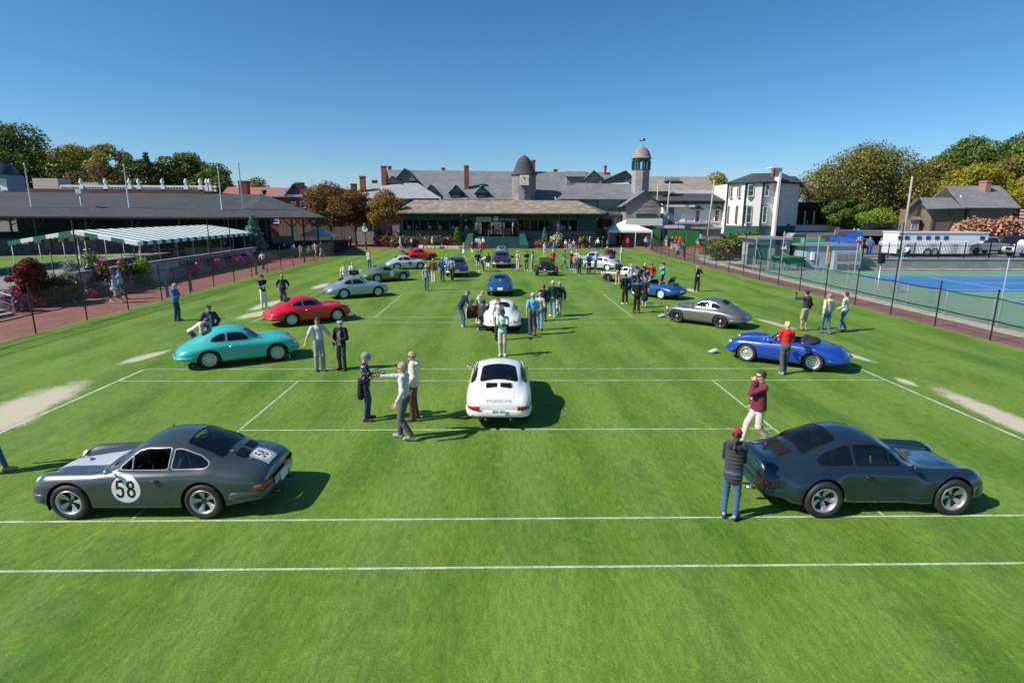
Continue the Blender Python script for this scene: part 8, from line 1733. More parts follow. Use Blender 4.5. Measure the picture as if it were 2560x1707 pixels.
# large fifties cars
T50=rows([
 (2.45,(.3,.42),(.62,.44),(.72,.55),(.71,.65),(.62,.72),(.45,.74),(.22,.75),(0,.75)),(2.25,(.4,.32),(.80,.34),(.88,.55),(.87,.72),(.76,.84),(.5,.85),(.25,.87),(0,.87)),(1.5,(.45,.28),(.86,.3),(.92,.58),(.91,.80),(.80,.93),(.55,.95),(.28,.97),(0,.97)),
 (.95,(.45,.26),(.87,.28),(.93,.58),(.92,.82),(.82,.96),(.62,.99),(.3,1.03),(0,1.04)),(.75,(.45,.26),(.87,.28),(.93,.58),(.92,.82),(.82,.97),(.68,1.06),(.42,1.17),(0,1.2)),(.4,(.45,.26),(.87,.28),(.93,.58),(.92,.82),(.82,.98),(.70,1.2),(.54,1.38),(0,1.43)),
 (-.2,(.45,.26),(.87,.28),(.93,.58),(.92,.82),(.82,.98),(.71,1.24),(.56,1.44),(0,1.5)),(-.8,(.45,.26),(.87,.28),(.93,.58),(.92,.82),(.82,.98),(.69,1.22),(.53,1.4),(0,1.46)),(-1.25,(.45,.26),(.87,.28),(.93,.58),(.92,.82),(.82,.97),(.66,1.08),(.46,1.18),(0,1.23)),
 (-1.5,(.45,.28),(.87,.3),(.93,.58),(.92,.80),(.80,.95),(.62,.99),(.36,1.02),(0,1.03)),(-2.1,(.45,.3),(.84,.34),(.91,.58),(.90,.76),(.78,.88),(.55,.9),(.3,.92),(0,.92)),(-2.5,(.4,.36),(.78,.4),(.84,.55),(.82,.68),(.70,.77),(.5,.79),(.26,.8),(0,.8)),(-2.62,(.3,.45),(.62,.47),(.68,.55),(.66,.62),(.58,.67),(.4,.68),(.2,.69),(0,.69))])
def saloon(label,loc,h,pm,roof=None,hard=True,name='vintage_saloon'):
    root=empty(name,(loc[0],loc[1],0),h,label,'car','show cars parked on the lawn');S=Surf(T50,nx=80,nv=5)
    for cx in(1.45,-1.35):S.region('void',lambda P,cx=cx:np.hypot(P[:,0]-cx,P[:,2]-.34)-.40,lambda c,v,n:(v<3.4)&(np.abs(c[:,1])>.3))
    S.region('void',lambda P:np.full(len(P),-1.),lambda c,v,n:v<.55)
    XZ=lambda P:P[:,[0,2]];YZ=lambda P:P[:,[1,2]];side=lambda c,v,n:(v>4.0)&(v<6.5)&(np.abs(n[:,1])>.35)
    for nm,f,cd_ in(('side_glass',lambda P:rpoly(XZ(P),[(.62,1.02),(.28,1.34),(-.75,1.36),(-1.1,1.05)],.06),side),('windscreen',lambda P:rpoly(YZ(P),[(-.64,1.08),(-.52,1.36),(.52,1.36),(.64,1.08)],.07),lambda c,v,n:(c[:,0]>.2)&(v>4.8)&(n[:,0]>.3)),('rear_window',lambda P:rpoly(YZ(P),[(-.60,1.07),(-.50,1.36),(.50,1.36),(.60,1.07)],.08),lambda c,v,n:(c[:,0]<-.6)&(v>4.8)&(n[:,0]<-.3))):
        S.region('trim',lambda P,f=f:f(P)-.025,cd_);S.region(nm,f,cd_,('trim',));S.names['trim_'+nm]=S.names['trim']
        for me_ in S.pieces(nm,[nm],-.008):part(nm,me_,root,MATS['glass_clear'])
    for me_ in S.pieces('window_trim',['trim'],.003):part('window_trim',me_,root,MATS['chrome'])
    S.region('boot_lid',lambda P:rpoly(P[:,[0,1]],[(-1.6,-.55),(-1.6,.55),(-2.4,.5),(-2.4,-.5)],.1),lambda c,v,n:v>4.2)
    part('body',S.mesh('body',['body']),root,pm);part('boot_lid',S.mesh('boot_lid',['boot_lid'],.006),root,pm)
    for e,xx in((1,2.45),(-1,-2.6)):
        pl=[(xx-e*.35,-.93),(xx-e*.05,-.84),(xx+e*.06,-.5),(xx+e*.08,0),(xx+e*.06,.5),(xx-e*.05,.84),(xx-e*.35,.93)];mb=MB().tube([(x,y,.46)for x,y in pl],.075,8);part('bumper',mesh('bumper',mb.V,mb.F,True),root,MATS['chrome'])
    for s_ in(-1,1):
        tl=oriented(MB().lathe([(.001,.05),(.05,.04),(.075,0)],12,sy=1.4),(-1,0,.1));shift(tl,(-2.52,s_*.70,.66));part('tail_light',mesh('tail_light',tl.V,tl.F,True),root,MATS['lens_red'])
        hl_=oriented(MB().lathe([(.001,.05),(.07,.03),(.10,0)],14),(1,0,.1));shift(hl_,(2.30,s_*.68,.72));part('headlight',mesh('headlight',hl_.V,hl_.F,True),root,MATS['headlamp_glass'])
        for cx in(1.45,-1.35):
            rim,rc,subs=wheel_meshes('white',.34,.19);w_o=part('wheel',rim,root,MATS[rc]);w_o.location=(cx,s_*.78,.34);w_o.rotation_euler=(0,0,0 if s_>0 else math.pi)
            for nm,me_,mm,_ in subs:part(nm,me_,w_o,MATS[mm])
    mb=MB().box(-1.0,.8,-.7,.7,.28,.4);part('floor',mesh('floor',mb.V,mb.F),root,MATS['interior_black'])
    for xx in(.1,-.7):mb=MB().box(xx-.15,xx+.25,-.62,.62,.4,.62).box(xx-.25,xx-.12,-.62,.62,.45,1.02);part('bench_seat',mesh('bench_seat',mb.V,mb.F),root,MATS['interior_grey'])
    mb=MB().box(-2.69,-2.67,-.16,.16,.50,.64);part('number_plate',mesh('number_plate',mb.V,mb.F),root,cmat((.55,.42,.06),'plain'));return root
a=G(1254,668.5);saloon('deep purple vintage saloon with chrome bumper and pale rear window',(a[0],a[1]+1.5),math.pi/2,P_['purple'])
a=G(1138,691);saloon('midnight blue vintage hardtop with bright chrome tail seen from behind',(a[0],a[1]+1.5),math.pi/2+.10,P_['midnight'],name='vintage_hardtop')
# black open hot rod
a=G(1367,690);hr=empty('hot_rod',(a[0],a[1]+1.1,0),math.pi/2,'black open hot rod with bare rear wheels and upright windscreen frame','car','show cars parked on the lawn')
g=SDF(.03,.06);g.cap((-.95,-.45,.72),(-.95,.45,.72),.26).cap((-.2,-.5,.70),(-.2,.5,.70),.24).cap((-.95,0,.62),(1.5,0,.62),.34,.26);g.cap((1.2,-.2,.75),(1.2,.2,.75),.22)
part('body',g.mesh('body',post=lambda D,X,Y,Z:np.maximum(D,-np.maximum(np.maximum(np.abs(X+.3)-.45,np.abs(Y)-.42),.72-Z))),hr,P_['black'])
mb=MB().tube([(.28,-.52,.92),(.18,-.52,1.38),(.18,.52,1.38),(.28,.52,.92)],.02,6);part('screen_frame',mesh('screen_frame',mb.V,mb.F),hr,MATS['black_trim'])
mb=MB().add([(.28,-.5,.94),(.19,-.5,1.36),(.19,.5,1.36),(.28,.5,.94)],[(0,1,2,3)]);part('windscreen',mesh('windscreen',mb.V,mb.F),hr,MATS['glass_clear'])
mb=MB().box(-.75,-.6,-.45,.45,.6,1.05);part('bench_seat',mesh('bench_seat',mb.V,mb.F),hr,MATS['interior_black']);mb=MB().box(-1.30,-1.22,-.6,.6,.38,.44);part('bumper',mesh('bumper',mb.V,mb.F),hr,MATS['chrome'])
mb=MB().box(-1.24,-1.22,-.16,.16,.55,.68);part('number_plate',mesh('number_plate',mb.V,mb.F),hr,MATS['plate_white'])
for s_ in(-1,1):
    mb=MB().lathe([(.001,-.02),(.05,-.02),(.05,.02)],10,'x',c=(-1.2,s_*.38,.78));part('tail_light',mesh('tail_light',mb.V,mb.F),hr,MATS['lens_red'])
    for cx,r_,w_ in((-.85,.39,.26),(1.35,.34,.16)):
        rim,rc,subs=wheel_meshes('black',r_,w_);w_o=part('wheel',rim,hr,MATS[rc]);w_o.location=(cx,s_*.80,r_);w_o.rotation_euler=(0,0,0 if s_>0 else math.pi)
        for nm,me_,mm,_ in subs:part(nm,me_,w_o,MATS[mm])
    mb=MB().tube([(1.5,s_*.3,.55),(1.4,s_*.75,.34)],.025,6);part('axle',mesh('axle',mb.V,mb.F),hr,MATS['chrome'])
    mb=MB().lathe([(.001,.06),(.08,.04),(.10,0),(.05,-.1),(.001,-.12)],12,'x',c=(1.62,s_*.42,.82));part('headlight',mesh('headlight',mb.V,mb.F,True),hr,MATS['chrome'])
# description boards lying in front of cars
for px,py in((1782,883),(1653,793),(884,792)):
    a=G(px,py);mb=MB().obox((0,0,.10),(.15,.0,.05),(0,.12,0),(-.01,0,.010)).box(-.02,.02,-.1,.1,0,.09);o=mb.build('info_board',mat('board_white',(.42,.46,.50),.4));o.location=(a[0],a[1],0);o.rotation_euler=(0,0,.3);tag(o,'small white information board tilted on the grass by a show car','sign','information boards by the cars')
# ================================================================== THE CROWD
SG='small people across the far grounds'
# --- nearest
person('woman in black quilted vest, red cap and ponytail standing behind the dark blue coupe',1822,1296,62,'phone',1.64,0,'navy','jeans','djeans',0,'red',sleeve='long',female=True,legs='jeans',hat='cap',hair='brown',hood=True,extras=(('vest','charcoal'),('ponytail',)),custom=dict(lf=(.02,.10),rf=(-.02,.10)))
person('man in maroon pullover and off-white trousers drinking as he walks',1888,1112,178,'drink',1.80,0,'maroon','cream','lgrey',2,sleeve='long',top='sweater',build=.75,hair='brown',custom=dict(lf=(-.26,.07),rf=(.27,.07)),glasses=True,extras=(('lanyard','white'),))
person('man in navy patterned shirt and grey cap with a jacket tied at his waist',918,1050,12,'show',1.76,0,'navy','djeans','maroon',0,'steel',hat='cap',hair='grey',kindc='print',legs='jeans',glasses=True,extras=(('waist_jacket','black'),('held','r',(.01,.035,.06),'black','phone','dark phone in the hand of the man in the patterned shirt','phone')))
person('grey haired man in pale grey jersey pointing ahead',1015,1098,168,'point',1.86,0,'lgrey','dgrey','grey',0,sleeve='long',hair='grey',glasses=True,custom=dict(lf=(-.16,.08),rf=(.16,.08)))
person('balding man in beige windcheater and brown trousers listening to the pointing man',1038,1050,178,'pockets',1.80,0,'cream','brown','brown',1,sleeve='long',top='jacket',hair='fringe',hood=True,build=.25,glasses=True,extras=(('open_front','lblue'),))
person('man in grey polo and grey trousers with orange badge spreading his hands',801,926,-62,'spread',1.80,0,'lgrey','grey','djeans',0,top='polo',hair='brown',build=.45,tuck=True,glasses=True,extras=(('lanyard','orange'),))
person('man in flat cap and dark jacket with red and white stripe over a flowered shirt',857,924,-100,'hold',1.68,0,'black','charcoal','black',4,'grey',sleeve='long',top='jacket',hat='flat',hair='dark',turn=.5,extras=(('open_front','dgrey','print'),))
person('man in mint polo and beige trousers looking at his phone',1256,889,-90,'phone',1.75,0,'mint','beige','white',3,'navy',top='polo',hat='cap',hair='dark',custom=dict(lf=(0,.07),rf=(0,.07)),extras=(('held','r',(.01,.035,.07),'black','phone','black phone in the hand of the man in mint','phone'),))
person('man in red shirt and yellow cap leaning by the royal blue roadster',1957,935,78,'carry',1.76,0,'red','dgrey','grey',0,'yellow',hat='cap',hair='white',tuck=True,custom=dict(lf=(-.10,.05),rf=(.06,.05)))
person('walker in blue jeans and tan shoes ahead of the grey racing coupe',-34,1184,10,'walk',1.78,0,'lblue','jeans','tan',0,top='tee',hair='brown',legs='jeans')
# --- middle distance
person('man in dark grey sweater and khaki shorts raising a phone',2008,827,110,'photo',1.83,1,'charcoal','khaki','dgrey',1,sleeve='long',top='sweater',legs='shorts',hair='dark',extras=(('held','l',(.015,.05,.09),'black','phone','black phone raised by the man in khaki shorts','phone'),))
person('person in white hooded sweatshirt and jeans',2063,834,100,'stroll',1.80,1,'cream','jeans','dgrey',0,sleeve='long',top='sweater',hair='blond',hood=True,legs='jeans')
person('young man in pale grey pullover and blue jeans with crossed legs',2106,829,125,'clasp',1.80,1,'lgrey','jeans','brown',0,sleeve='long',top='sweater',hair='brown',legs='jeans',custom=dict(lf=(-.16,.03),rf=(.14,.02)))
person('man in blue polo and navy trousers reading his phone by the fence',444,802,2,'phone',1.82,1,'blue','djeans','brown',1,top='polo',hair='grey',build=.5,extras=(('held','r',(.01,.03,.06),'black','phone','dark phone held by the man in blue polo','phone'),))
person('man in flat cap and denim jacket behind the turquoise coupe',533,878,-60,'pockets',1.76,1,'djeans','dgrey','black',1,'charcoal',sleeve='long',top='jacket',hat='flat',hair='dark',extras=(('open_front','lblue'),))
person('person in red and white flowered shirt bending over the turquoise coupe tail',500,888,20,'bend',1.70,1,(.62,.50,.45),'dgrey','black',1,hair='red',kindc='print',sleeve='long')
person('man in black polo and white trousers with folded arms',661,769.5,-50,'crossed',1.80,1,'black','white','tan',1,'black',top='polo',hat='cap',hair='dark',extras=(('lanyard','white'),),turn=.4)
person('man in navy polo and grey trousers standing beyond the red coupe',711,768,-80,'pockets',1.82,1,'navy','dgrey','black',1,top='polo',hair='fringe',build=.5,glasses=True,extras=(('lanyard','white'),))
person('man in navy shirt and blue cap bending to the open car door',1158,818,30,'lean',1.80,1,'navy','jeans','lgrey',1,'royal',hat='cap',hair='grey',legs='jeans',build=.4)
person('fair haired woman in grey top leaning over the open door',1196,808,-20,'lean',1.68,1,'lgrey','beige','white',2,sleeve='long',female=True,hair='blond')
person('person in dark grey kneeling beside the cream white coupe',1203,822,62,'kneel',1.74,1,'charcoal','black','white',3,sleeve='long',hair='dark')
person('dark haired man in white shirt behind the man in mint',1246,850,-70,'hold',1.74,1,'white','charcoal','black',4,hair='dark',sleeve='long')
person('man in sky blue polo and grey trousers walking away',1331,838,95,'walk',1.84,1,'sky','dgrey','black',1,'beige',top='polo',hat='cap',hair='grey',build=.4,tuck=True,custom=dict(lf=(.14,.07),rf=(-.13,.07)))
person('woman in cream cardigan with a shoulder strap walking beside the sky blue polo',1349,825,80,'stroll',1.72,1,'cream','ljeans','brown',2,sleeve='long',top='sweater',female=True,hair='grey',legs='jeans',extras=(('bag','black',-1),))
person('auburn haired man in navy jacket and dark trousers',1358,802,88,'stroll',1.80,1,'navy','charcoal','black',1,sleeve='long',top='jacket',hair='red')
person('tall man in bottle green sweater, jeans and pale cap',1381,793,92,'stroll',1.86,1,'dgreen','ljeans','white',1,'beige',sleeve='long',top='sweater',hat='cap',hair='grey',legs='jeans',build=.3)
person('man in black jacket and beige trousers beside the green sweater',1398,790,92,'walk2',1.80,1,'charcoal','beige','dgrey',1,sleeve='long',top='jacket',hair='grey',hat='cap',hatc='khaki')
person('man in navy shirt and black trousers phoning near the fence',1741,729,-95,'ear',1.78,1,'navy','black','black',4,top='polo',hair='fringe',build=.4,tuck=True,extras=(('lanyard','white'),))
person('person in long black tunic and trousers with white shoes',1562,761,95,'stand',1.78,1,'black','black','white',1,sleeve='long',top='coat',hair='dark')
person('heavy man in black shirt seen from behind',1591,783,85,'hold',1.80,1,'black','black','black',1,hair='brown',build=.8,top='polo')
person('fair haired woman in navy dress and bare legs',1610,769,70,'hold',1.66,1,'navy','navy','black',2,female=True,legs='skirt',hair='blond',sleeve='short')
person('man with black backpack and khaki trousers by the beige grey coupe',1544,711,95,'stand',1.80,1,'charcoal','khaki','cream',4,hair='dark',extras=(('backpack','black'),))
person('balding man in white shirt among the speedster crowd',1575,724,-60,'hold',1.78,1,'white','lblue','black',1,hair='fringe',build=.4,sleeve='long')
person('man in dark jacket leaning over the speedster nose',1598,726,-40,'lean',1.80,1,'black','charcoal','black',1,'black',sleeve='long',top='jacket',hat='cap',hair='dark')
person('man in blue shirt bending into the speedster',1612,730,-70,'lean',1.74,1,'jeans','djeans','black',1,hair='dark')
person('older white haired person behind the red polo',1610,718,-110,'stand',1.70,1,'maroon','dgrey','black',2,sleeve='long',hair='white')
person('stocky man in red polo seen from behind',1627,722,100,'hold',1.80,1,'red','steel','brown',1,top='polo',hair='red',build=.7,tuck=True)
person('man in cyan shirt and black cap with a drink',1656,720,170,'drink',1.80,1,'cyan','djeans','white',1,'black',hat='cap',hair='dark',legs='shorts',build=.4)
person('man in yellow cap, blue grey shirt and jeans with orange badge',1067,727,-85,'stroll',1.74,1,'steel','jeans','dgrey',1,'yellow',hat='cap',hair='grey',legs='jeans',extras=(('lanyard','orange'),))
person('man in brown jacket and white trousers',1084,706,80,'stand',1.80,1,'brown','cream','white',1,sleeve='long',top='jacket',hair='fringe',build=.5)
person('man in blue denim jacket and jeans by the midnight blue hardtop',1106,703,75,'behind',1.80,1,(.02,.07,.15),'djeans','black',1,sleeve='long',top='jacket',hair='grey',build=.3)
person('man in light grey jacket and dark trousers by the midnight blue hardtop',1130,701,85,'stroll',1.78,1,'grey','charcoal','black',1,sleeve='long',top='jacket',hair='dark')
person('man in pale blue shirt on the far side of the midnight blue hardtop',1119,687,-85,'hold',1.72,1,'lblue','dgrey','black',1,hair='grey',glasses=True)
person('man in white shirt and red cap looking down by the sage green roadster',924,674,-70,'clasp',1.80,1,'white','jeans','dgrey',1,'red',hat='cap',hair='grey',legs='jeans',custom=dict(nod=.5),build=.4)
person('woman in white top with a tan bag behind the silver grey coupe',862,720,-60,'stand',1.68,1,'white','beige','tan',0,female=True,hair='red',extras=(('bag','tan',-1),))
person('man in white shirt carrying a black case behind the silver grey coupe',884,720,-70,'carry',1.80,1,'white','khaki','dgrey',0,hair='fringe',extras=(('held','l',(.05,.30,.14),'black','camera_case','black case carried behind the silver grey coupe','case'),))
# --- small people across the lawn (shared bodies)
FAR=[
 ('woman in lilac top and white skirt',1160,642,-90,'stand',1.62,'lilac','white','white',0,dict(female=True,legs='skirt',hair='grey',hat='sun'),'lgrey'),
 ('man in maroon tee and white shorts',1181,642,-90,'stand',1.78,'maroon','white','white',1,dict(legs='shorts',hair='fringe'),None),
 ('man in red shirt and teal trousers seen from behind near the stairs',1202,644,95,'stand',1.78,'red','teal','black',1,dict(hair='white'),None),
 ('man in black polo and khaki shorts near the purple saloon',1195,679,-80,'stand',1.80,'black','beige','white',1,dict(legs='shorts',hair='dark',hat='cap'),'black'),
 ('person in white shirt and jeans bending down by the purple saloon',1209,678,20,'bend',1.75,'white','jeans','white',1,dict(hair='grey',legs='jeans'),None),
 ('woman in black jacket, cap and white shorts',1221,680,-110,'hold',1.68,'black','white','dgrey',1,dict(female=True,legs='shorts',hair='dark',hat='cap',sleeve='long',top='jacket'),'black'),
 ('man with blue backpack and beige trousers',1294,677,60,'hold',1.80,'khaki','beige','black',1,dict(hair='grey',hat='cap'),'white'),
 ('man in black tee and grey trousers holding his hands together',1316,677,-95,'clasp',1.78,'black','dgrey','white',1,dict(hair='dark',hat='cap',build=.4),'black'),
 ('young man in pale blue shirt and khaki trousers',1331,679,160,'stand',1.76,'lblue','khaki','white',1,dict(hair='dark'),None),
 ('person in red shirt and yellow cap behind the hot rod',1382,672,-90,'stand',1.76,'red','charcoal','black',1,dict(hair='dark',hat='cap'),'yellow'),
 ('woman in pale blue hooded top and salmon trousers',1361,642,-90,'clasp',1.72,'lblue','beige','beige',2,dict(female=True,hair='blond',sleeve='long',longhair=True),None),
 ('man in blue shirt and cap beyond the hot rod',1384,645,90,'hold',1.74,'blue','khaki','black',1,dict(hair='grey',hat='cap'),'steel'),
 ('man in red cap, grey tee and pale jeans',1410,671,10,'walk',1.82,'dgrey','ljeans','white',1,dict(hair='dark',hat='cap',legs='jeans'),'red'),
 ('person in maroon and white top with folded arms',1428,674,-60,'crossed',1.72,'maroon','black','white',2,dict(hair='white',sleeve='long'),None),
 ('woman in coral top and denim skirt',1436,685,70,'hold',1.70,'coral','jeans','tan',2,dict(female=True,hair='blond',legs='shorts'),None),
 ('white haired person in bottle green sweater',1448,686.5,85,'stand',1.62,'green','black','black',2,dict(hair='white',sleeve='long',top='sweater'),None),
 ('man in navy blazer and black trousers',1472,685,90,'behind',1.78,(.04,.06,.12),'black','black',1,dict(hair='dark',sleeve='long',top='jacket'),None),
 ('tall man in pale blue shirt and grey shorts',1489,684,160,'stand',1.88,'lblue','steel','white',1,dict(hair='white',legs='shorts',build=.5),None),
 ('man in white cap and maroon sweater beyond the silver coupes',1517,660,-120,'stand',1.76,'maroon','beige','black',1,dict(hair='grey',hat='cap',sleeve='long',top='sweater'),'white'),
 ('man in black tee seen from behind beyond the silver coupes',1533,664,80,'stand',1.74,'black','dgrey','black',1,dict(hair='grey',build=.5),None),
 ('man in navy jacket beside the black tee',1527,660,-60,'stand',1.74,'navy','jeans','black',1,dict(hair='dark',hat='cap',sleeve='long',top='jacket'),'black'),
 ('man in white shirt and cream trousers with dark cap',1553,655,150,'stand',1.76,'white','cream','white',1,dict(hair='dark',hat='cap',sleeve='long'),'charcoal'),
 ('raised arm spectator in grey among the silver coupes',1441,672,60,'photo',1.74,'lgrey','dgrey','black',1,dict(hair='grey'),None),
 ('woman in white blouse walking away on the brick path',658,674,85,'walk',1.68,'white','black','black',1,dict(female=True,hair='red'),None),
 ('dark clad person bending by the blue bin',709,645,40,'lean',1.70,'black','black','black',1,dict(hair='dark',sleeve='long'),None),
 ('person in lilac blue shirt carrying a white bag on the brick path',735,643,60,'walk',1.74,'lblue','djeans','black',1,dict(hair='red'),None),
 ('man in dark shirt and grey shorts on the brick path',753,649,75,'walk2',1.76,'steel','grey','white',1,dict(hair='dark',legs='shorts',hat='cap'),'black'),
 ('woman in teal top and black skirt on the brick path',774,651,80,'stroll',1.62,'teal','black','white',1,dict(female=True,hair='blond',legs='skirt'),None),
 ('man in white shirt and shorts on the brick path',789,642,80,'walk',1.78,'white','cream','white',1,dict(hair='dark',legs='shorts'),None),
 ('man in black jacket and white trousers on the brick path',804,642,70,'walk2',1.78,'black','white','white',1,dict(hair='grey',sleeve='long',top='jacket',hat='cap'),'black'),
 ('person in black with a bag behind the far end of the fence',877,622,-80,'walk',1.72,'navy','black','black',1,dict(hair='dark',hat='cap',sleeve='long'),'white'),
 ('child in red top and white trousers by the golden tree',937,613,-70,'walk',1.50,'red','white','white',1,dict(hair='dark',sleeve='long'),None),
 ('man in white shirt walking under the golden tree',945,605,80,'walk2',1.72,'white','black','black',1,dict(hair='dark',sleeve='long'),None),
 ('person in pale shirt and sun hat under the golden tree',957,605,85,'walk',1.78,'lgrey','djeans','black',1,dict(hair='grey',hat='sun',sleeve='long'),'cream'),
 ('man in white shirt and pale trousers by the stone kerb',1001,623,20,'walk',1.78,'lblue','lgrey','white',1,dict(hair='white'),None),
 ('woman in dark dress with blue bag by the stone kerb',1015,622,-20,'stroll',1.66,'navy','black','black',1,dict(hair='dark',female=True,sleeve='none'),None),
 ('woman in pale blue top with white bag by the stone kerb',1029,622,30,'walk',1.66,'lblue','charcoal','white',1,dict(hair='blond',female=True),None),
 ('man in black behind the pale blue woman',1035,618,60,'stand',1.78,'black','black','black',1,dict(hair='grey',sleeve='long'),None),
 ('woman in wine red top and dark trousers by the shrubs',1064,622,170,'walk',1.72,'maroon','djeans','black',1,dict(hair='grey',female=True,sleeve='long'),None),
 ('man in cream jacket and jeans by the shrubs',1081,622,0,'walk',1.76,'cream','jeans','black',1,dict(hair='white',sleeve='long',top='jacket',hat='cap',legs='jeans'),'white'),
 ('man in white shirt at the foot of the green stairs',1193,622.5,95,'stand',1.74,'white','djeans','black',1,dict(hair='dark',sleeve='long'),None),
 ('woman in white beside the stairs foot',1199,623,90,'stand',1.66,'cream','grey','black',2,dict(hair='blond',female=True,sleeve='long'),None),
 ('man in white shirt and dark jeans stepping off the stairs',1208,623,60,'walk',1.78,'white','djeans','black',1,dict(hair='white',sleeve='long',legs='jeans'),None),
 ('woman in pink top standing in the marquee queue',1449,621,-40,'drink',1.68,'pink','black','black',1,dict(hair='blond',female=True),None),
 ('man in pale blue shirt and navy shorts with white cap on the forecourt',1473.5,622,-10,'stand',1.78,'lblue','navy','black',1,dict(hair='grey',legs='shorts',hat='cap'),'white'),
 ('man in white shirt and black trousers walking past the marquee',1494,624,30,'walk',1.74,'white','black','black',1,dict(hair='grey',sleeve='long',hat='cap'),'white'),
 ('tall man in black by the marquee corner',1506,622,-30,'stand',1.84,'black','charcoal','black',1,dict(hair='dark',hat='cap'),'charcoal'),
 ('child in green by the marquee corner',1518.5,620,-90,'stand',1.25,'teal','green','dgrey',1,dict(hair='dark',hood=True,sleeve='long'),None),
 ('man in red jacket striding across the marquee front',1569,622,15,'walk',1.78,'red','charcoal','black',1,dict(hair='dark',sleeve='long',top='jacket'),None),
 ('dark figure standing inside the marquee',1544,612,-60,'stand',1.82,'black','black','black',1,dict(hair='dark',sleeve='long'),None),
 ('dark haired figure in shade at the middle of the marquee',1578,611,-120,'stand',1.70,'dgrey','charcoal','black',1,dict(hair='dark',sleeve='long',female=True),None),
 ('man in pale blue shirt and navy trousers with hands in pockets by the marquee',1614,621,-95,'pockets',1.78,'lblue','navy','black',1,dict(hair='grey',sleeve='long'),None),
 ('person in grey leaning on the fence end',1629,622,-60,'hold',1.74,'steel','charcoal','black',1,dict(hair='dark',sleeve='long',hat='cap'),'black'),
 ('woman in white trousers by the hedge panels',1665,617,60,'hold',1.66,'olive','white','tan',1,dict(hair='white',female=True),None),
 ('man in navy tee and beige shorts by the refreshment table',1679,623,85,'hold',1.80,'navy','beige','tan',1,dict(hair='white',legs='shorts',build=.5),None),
 ('worker in red shirt and yellow cap at the refreshment table',1698,622,-100,'hold',1.76,'red','charcoal','black',1,dict(hair='dark',hat='cap',build=.4),'yellow'),
 ('second worker in red shirt behind the refreshment table',1689,619,-80,'stand',1.70,'red','charcoal','black',1,dict(hair='dark',hat='cap'),'orange'),
 ('woman in pale blue shirt and shorts on the fence path',1694,647,70,'walk',1.70,'lblue','djeans','tan',1,dict(hair='blond',female=True,legs='shorts',sleeve='long'),None),
 ('person in navy jacket with folded arms on the fence path',1709,646,-60,'crossed',1.70,'navy','djeans','white',1,dict(hair='dark',sleeve='long',top='jacket'),None),
 ('man in red shirt, yellow cap and khaki trousers on the fence path',1743,643,60,'stand',1.76,'red','khaki','tan',1,dict(hair='grey',hat='cap',build=.4),'yellow'),
 ('man in blue grey shirt behind the red shirted one',1742,630,80,'stand',1.74,'steel','dgrey','black',1,dict(hair='grey'),None),
 ('man in tan shirt and pale trousers walking by the grey cabin',1769,628,-20,'walk',1.78,'tan','lgrey','black',1,dict(hair='white'),None)]
for lb,px,py,hdg,po,H_,tc_,lc_,sc_,sk_,kw,hc_ in FAR:
    kw=dict(kw);kw.setdefault('top','tee');kw.setdefault('sleeve','short')
    person(lb,px,py,hdg,po,H_,2,tc_,lc_,sc_,sk_,hc_,SG,**kw)
# walking couple on the brick path
person('woman in pale mint cardigan and skirt with a white bag walking on the brick path',292,757,10,'walk',1.66,1,(.55,.62,.58),'grey','white',0,sleeve='long',top='sweater',female=True,legs='skirt',hair='red',extras=(('bag','white',-1),))
person('man in pale blue shirt and blue cap walking beside the woman with the white bag',305,748,12,'walk2',1.78,1,'lblue','dgrey','brown',1,'royal',hat='cap',hair='grey')
# seated visitors right of the stairs
sb_=empty('bench',(PY(1424,612,78.4)[0],78.6,0),0,'low bench under the seated visitors before the pavilion','bench');mb=MB().box(-1.4,1.4,-.2,.25,.40,.46);part('seat',mesh('seat',mb.V,mb.F),sb_,WOOD)
for s_ in(-1.2,1.2):mb=MB().box(s_-.05,s_+.05,-.15,.2,0,.40);part('leg',mesh('leg',mb.V,mb.F),sb_,WOOD)
for k,(x,tc_,lc_,lb)in enumerate(((1414,'white','jeans','seated visitor in white top and denim skirt'),(1424,'maroon','lgrey','seated visitor in dark red top'),(1434,'lgrey','jeans','seated visitor in pale top and blue jeans'))):
    a=PY(x,612,78.5);person(lb+' on the bench before the pavilion',0,0,-90,'sit',1.68,2,tc_,lc_,'white',0,None,'seated visitors before the pavilion',at=(a[0],78.5),top='tee',sleeve='short',hair=('blond','white','red')[k],female=k!=1,longhair=k==0)
# visitors on the deck of the pavilion
IN=[(1196,1.2,'lblue','charcoal','sit'),(1213,1.4,'black','olive','stand'),(1222,.8,'charcoal','white','walk'),(1240,.7,'white','djeans','hold'),(1247,1.2,'lgrey','jeans','stand'),(1233,2.4,'navy','black','stand'),(1256,2.0,'steel','black','stand'),(1275,2.5,'black','black','stand'),(1286,3.0,'dgrey','charcoal','stand'),(1132,1.8,'lblue','dgrey','stand'),(1166,1.6,'white','black','stand'),(1151,2.2,'blue','black','stand'),(1100,2.2,'lgrey','black','stand'),(1075,1.5,'lblue','black','stand'),(1050,2.4,'charcoal','black','stand'),(1042,1.6,'pink','black','stand'),(1022,1.8,'white','black','stand'),(998,0.2,'steel','black','stand'),(1302,1.4,'navy','jeans','stand'),(1372,1.6,'steel','black','stand'),(1403,1.3,'lblue','black','stand'),(1424,.9,'mint','black','hold'),(1410,2.0,'cream','black','stand')]
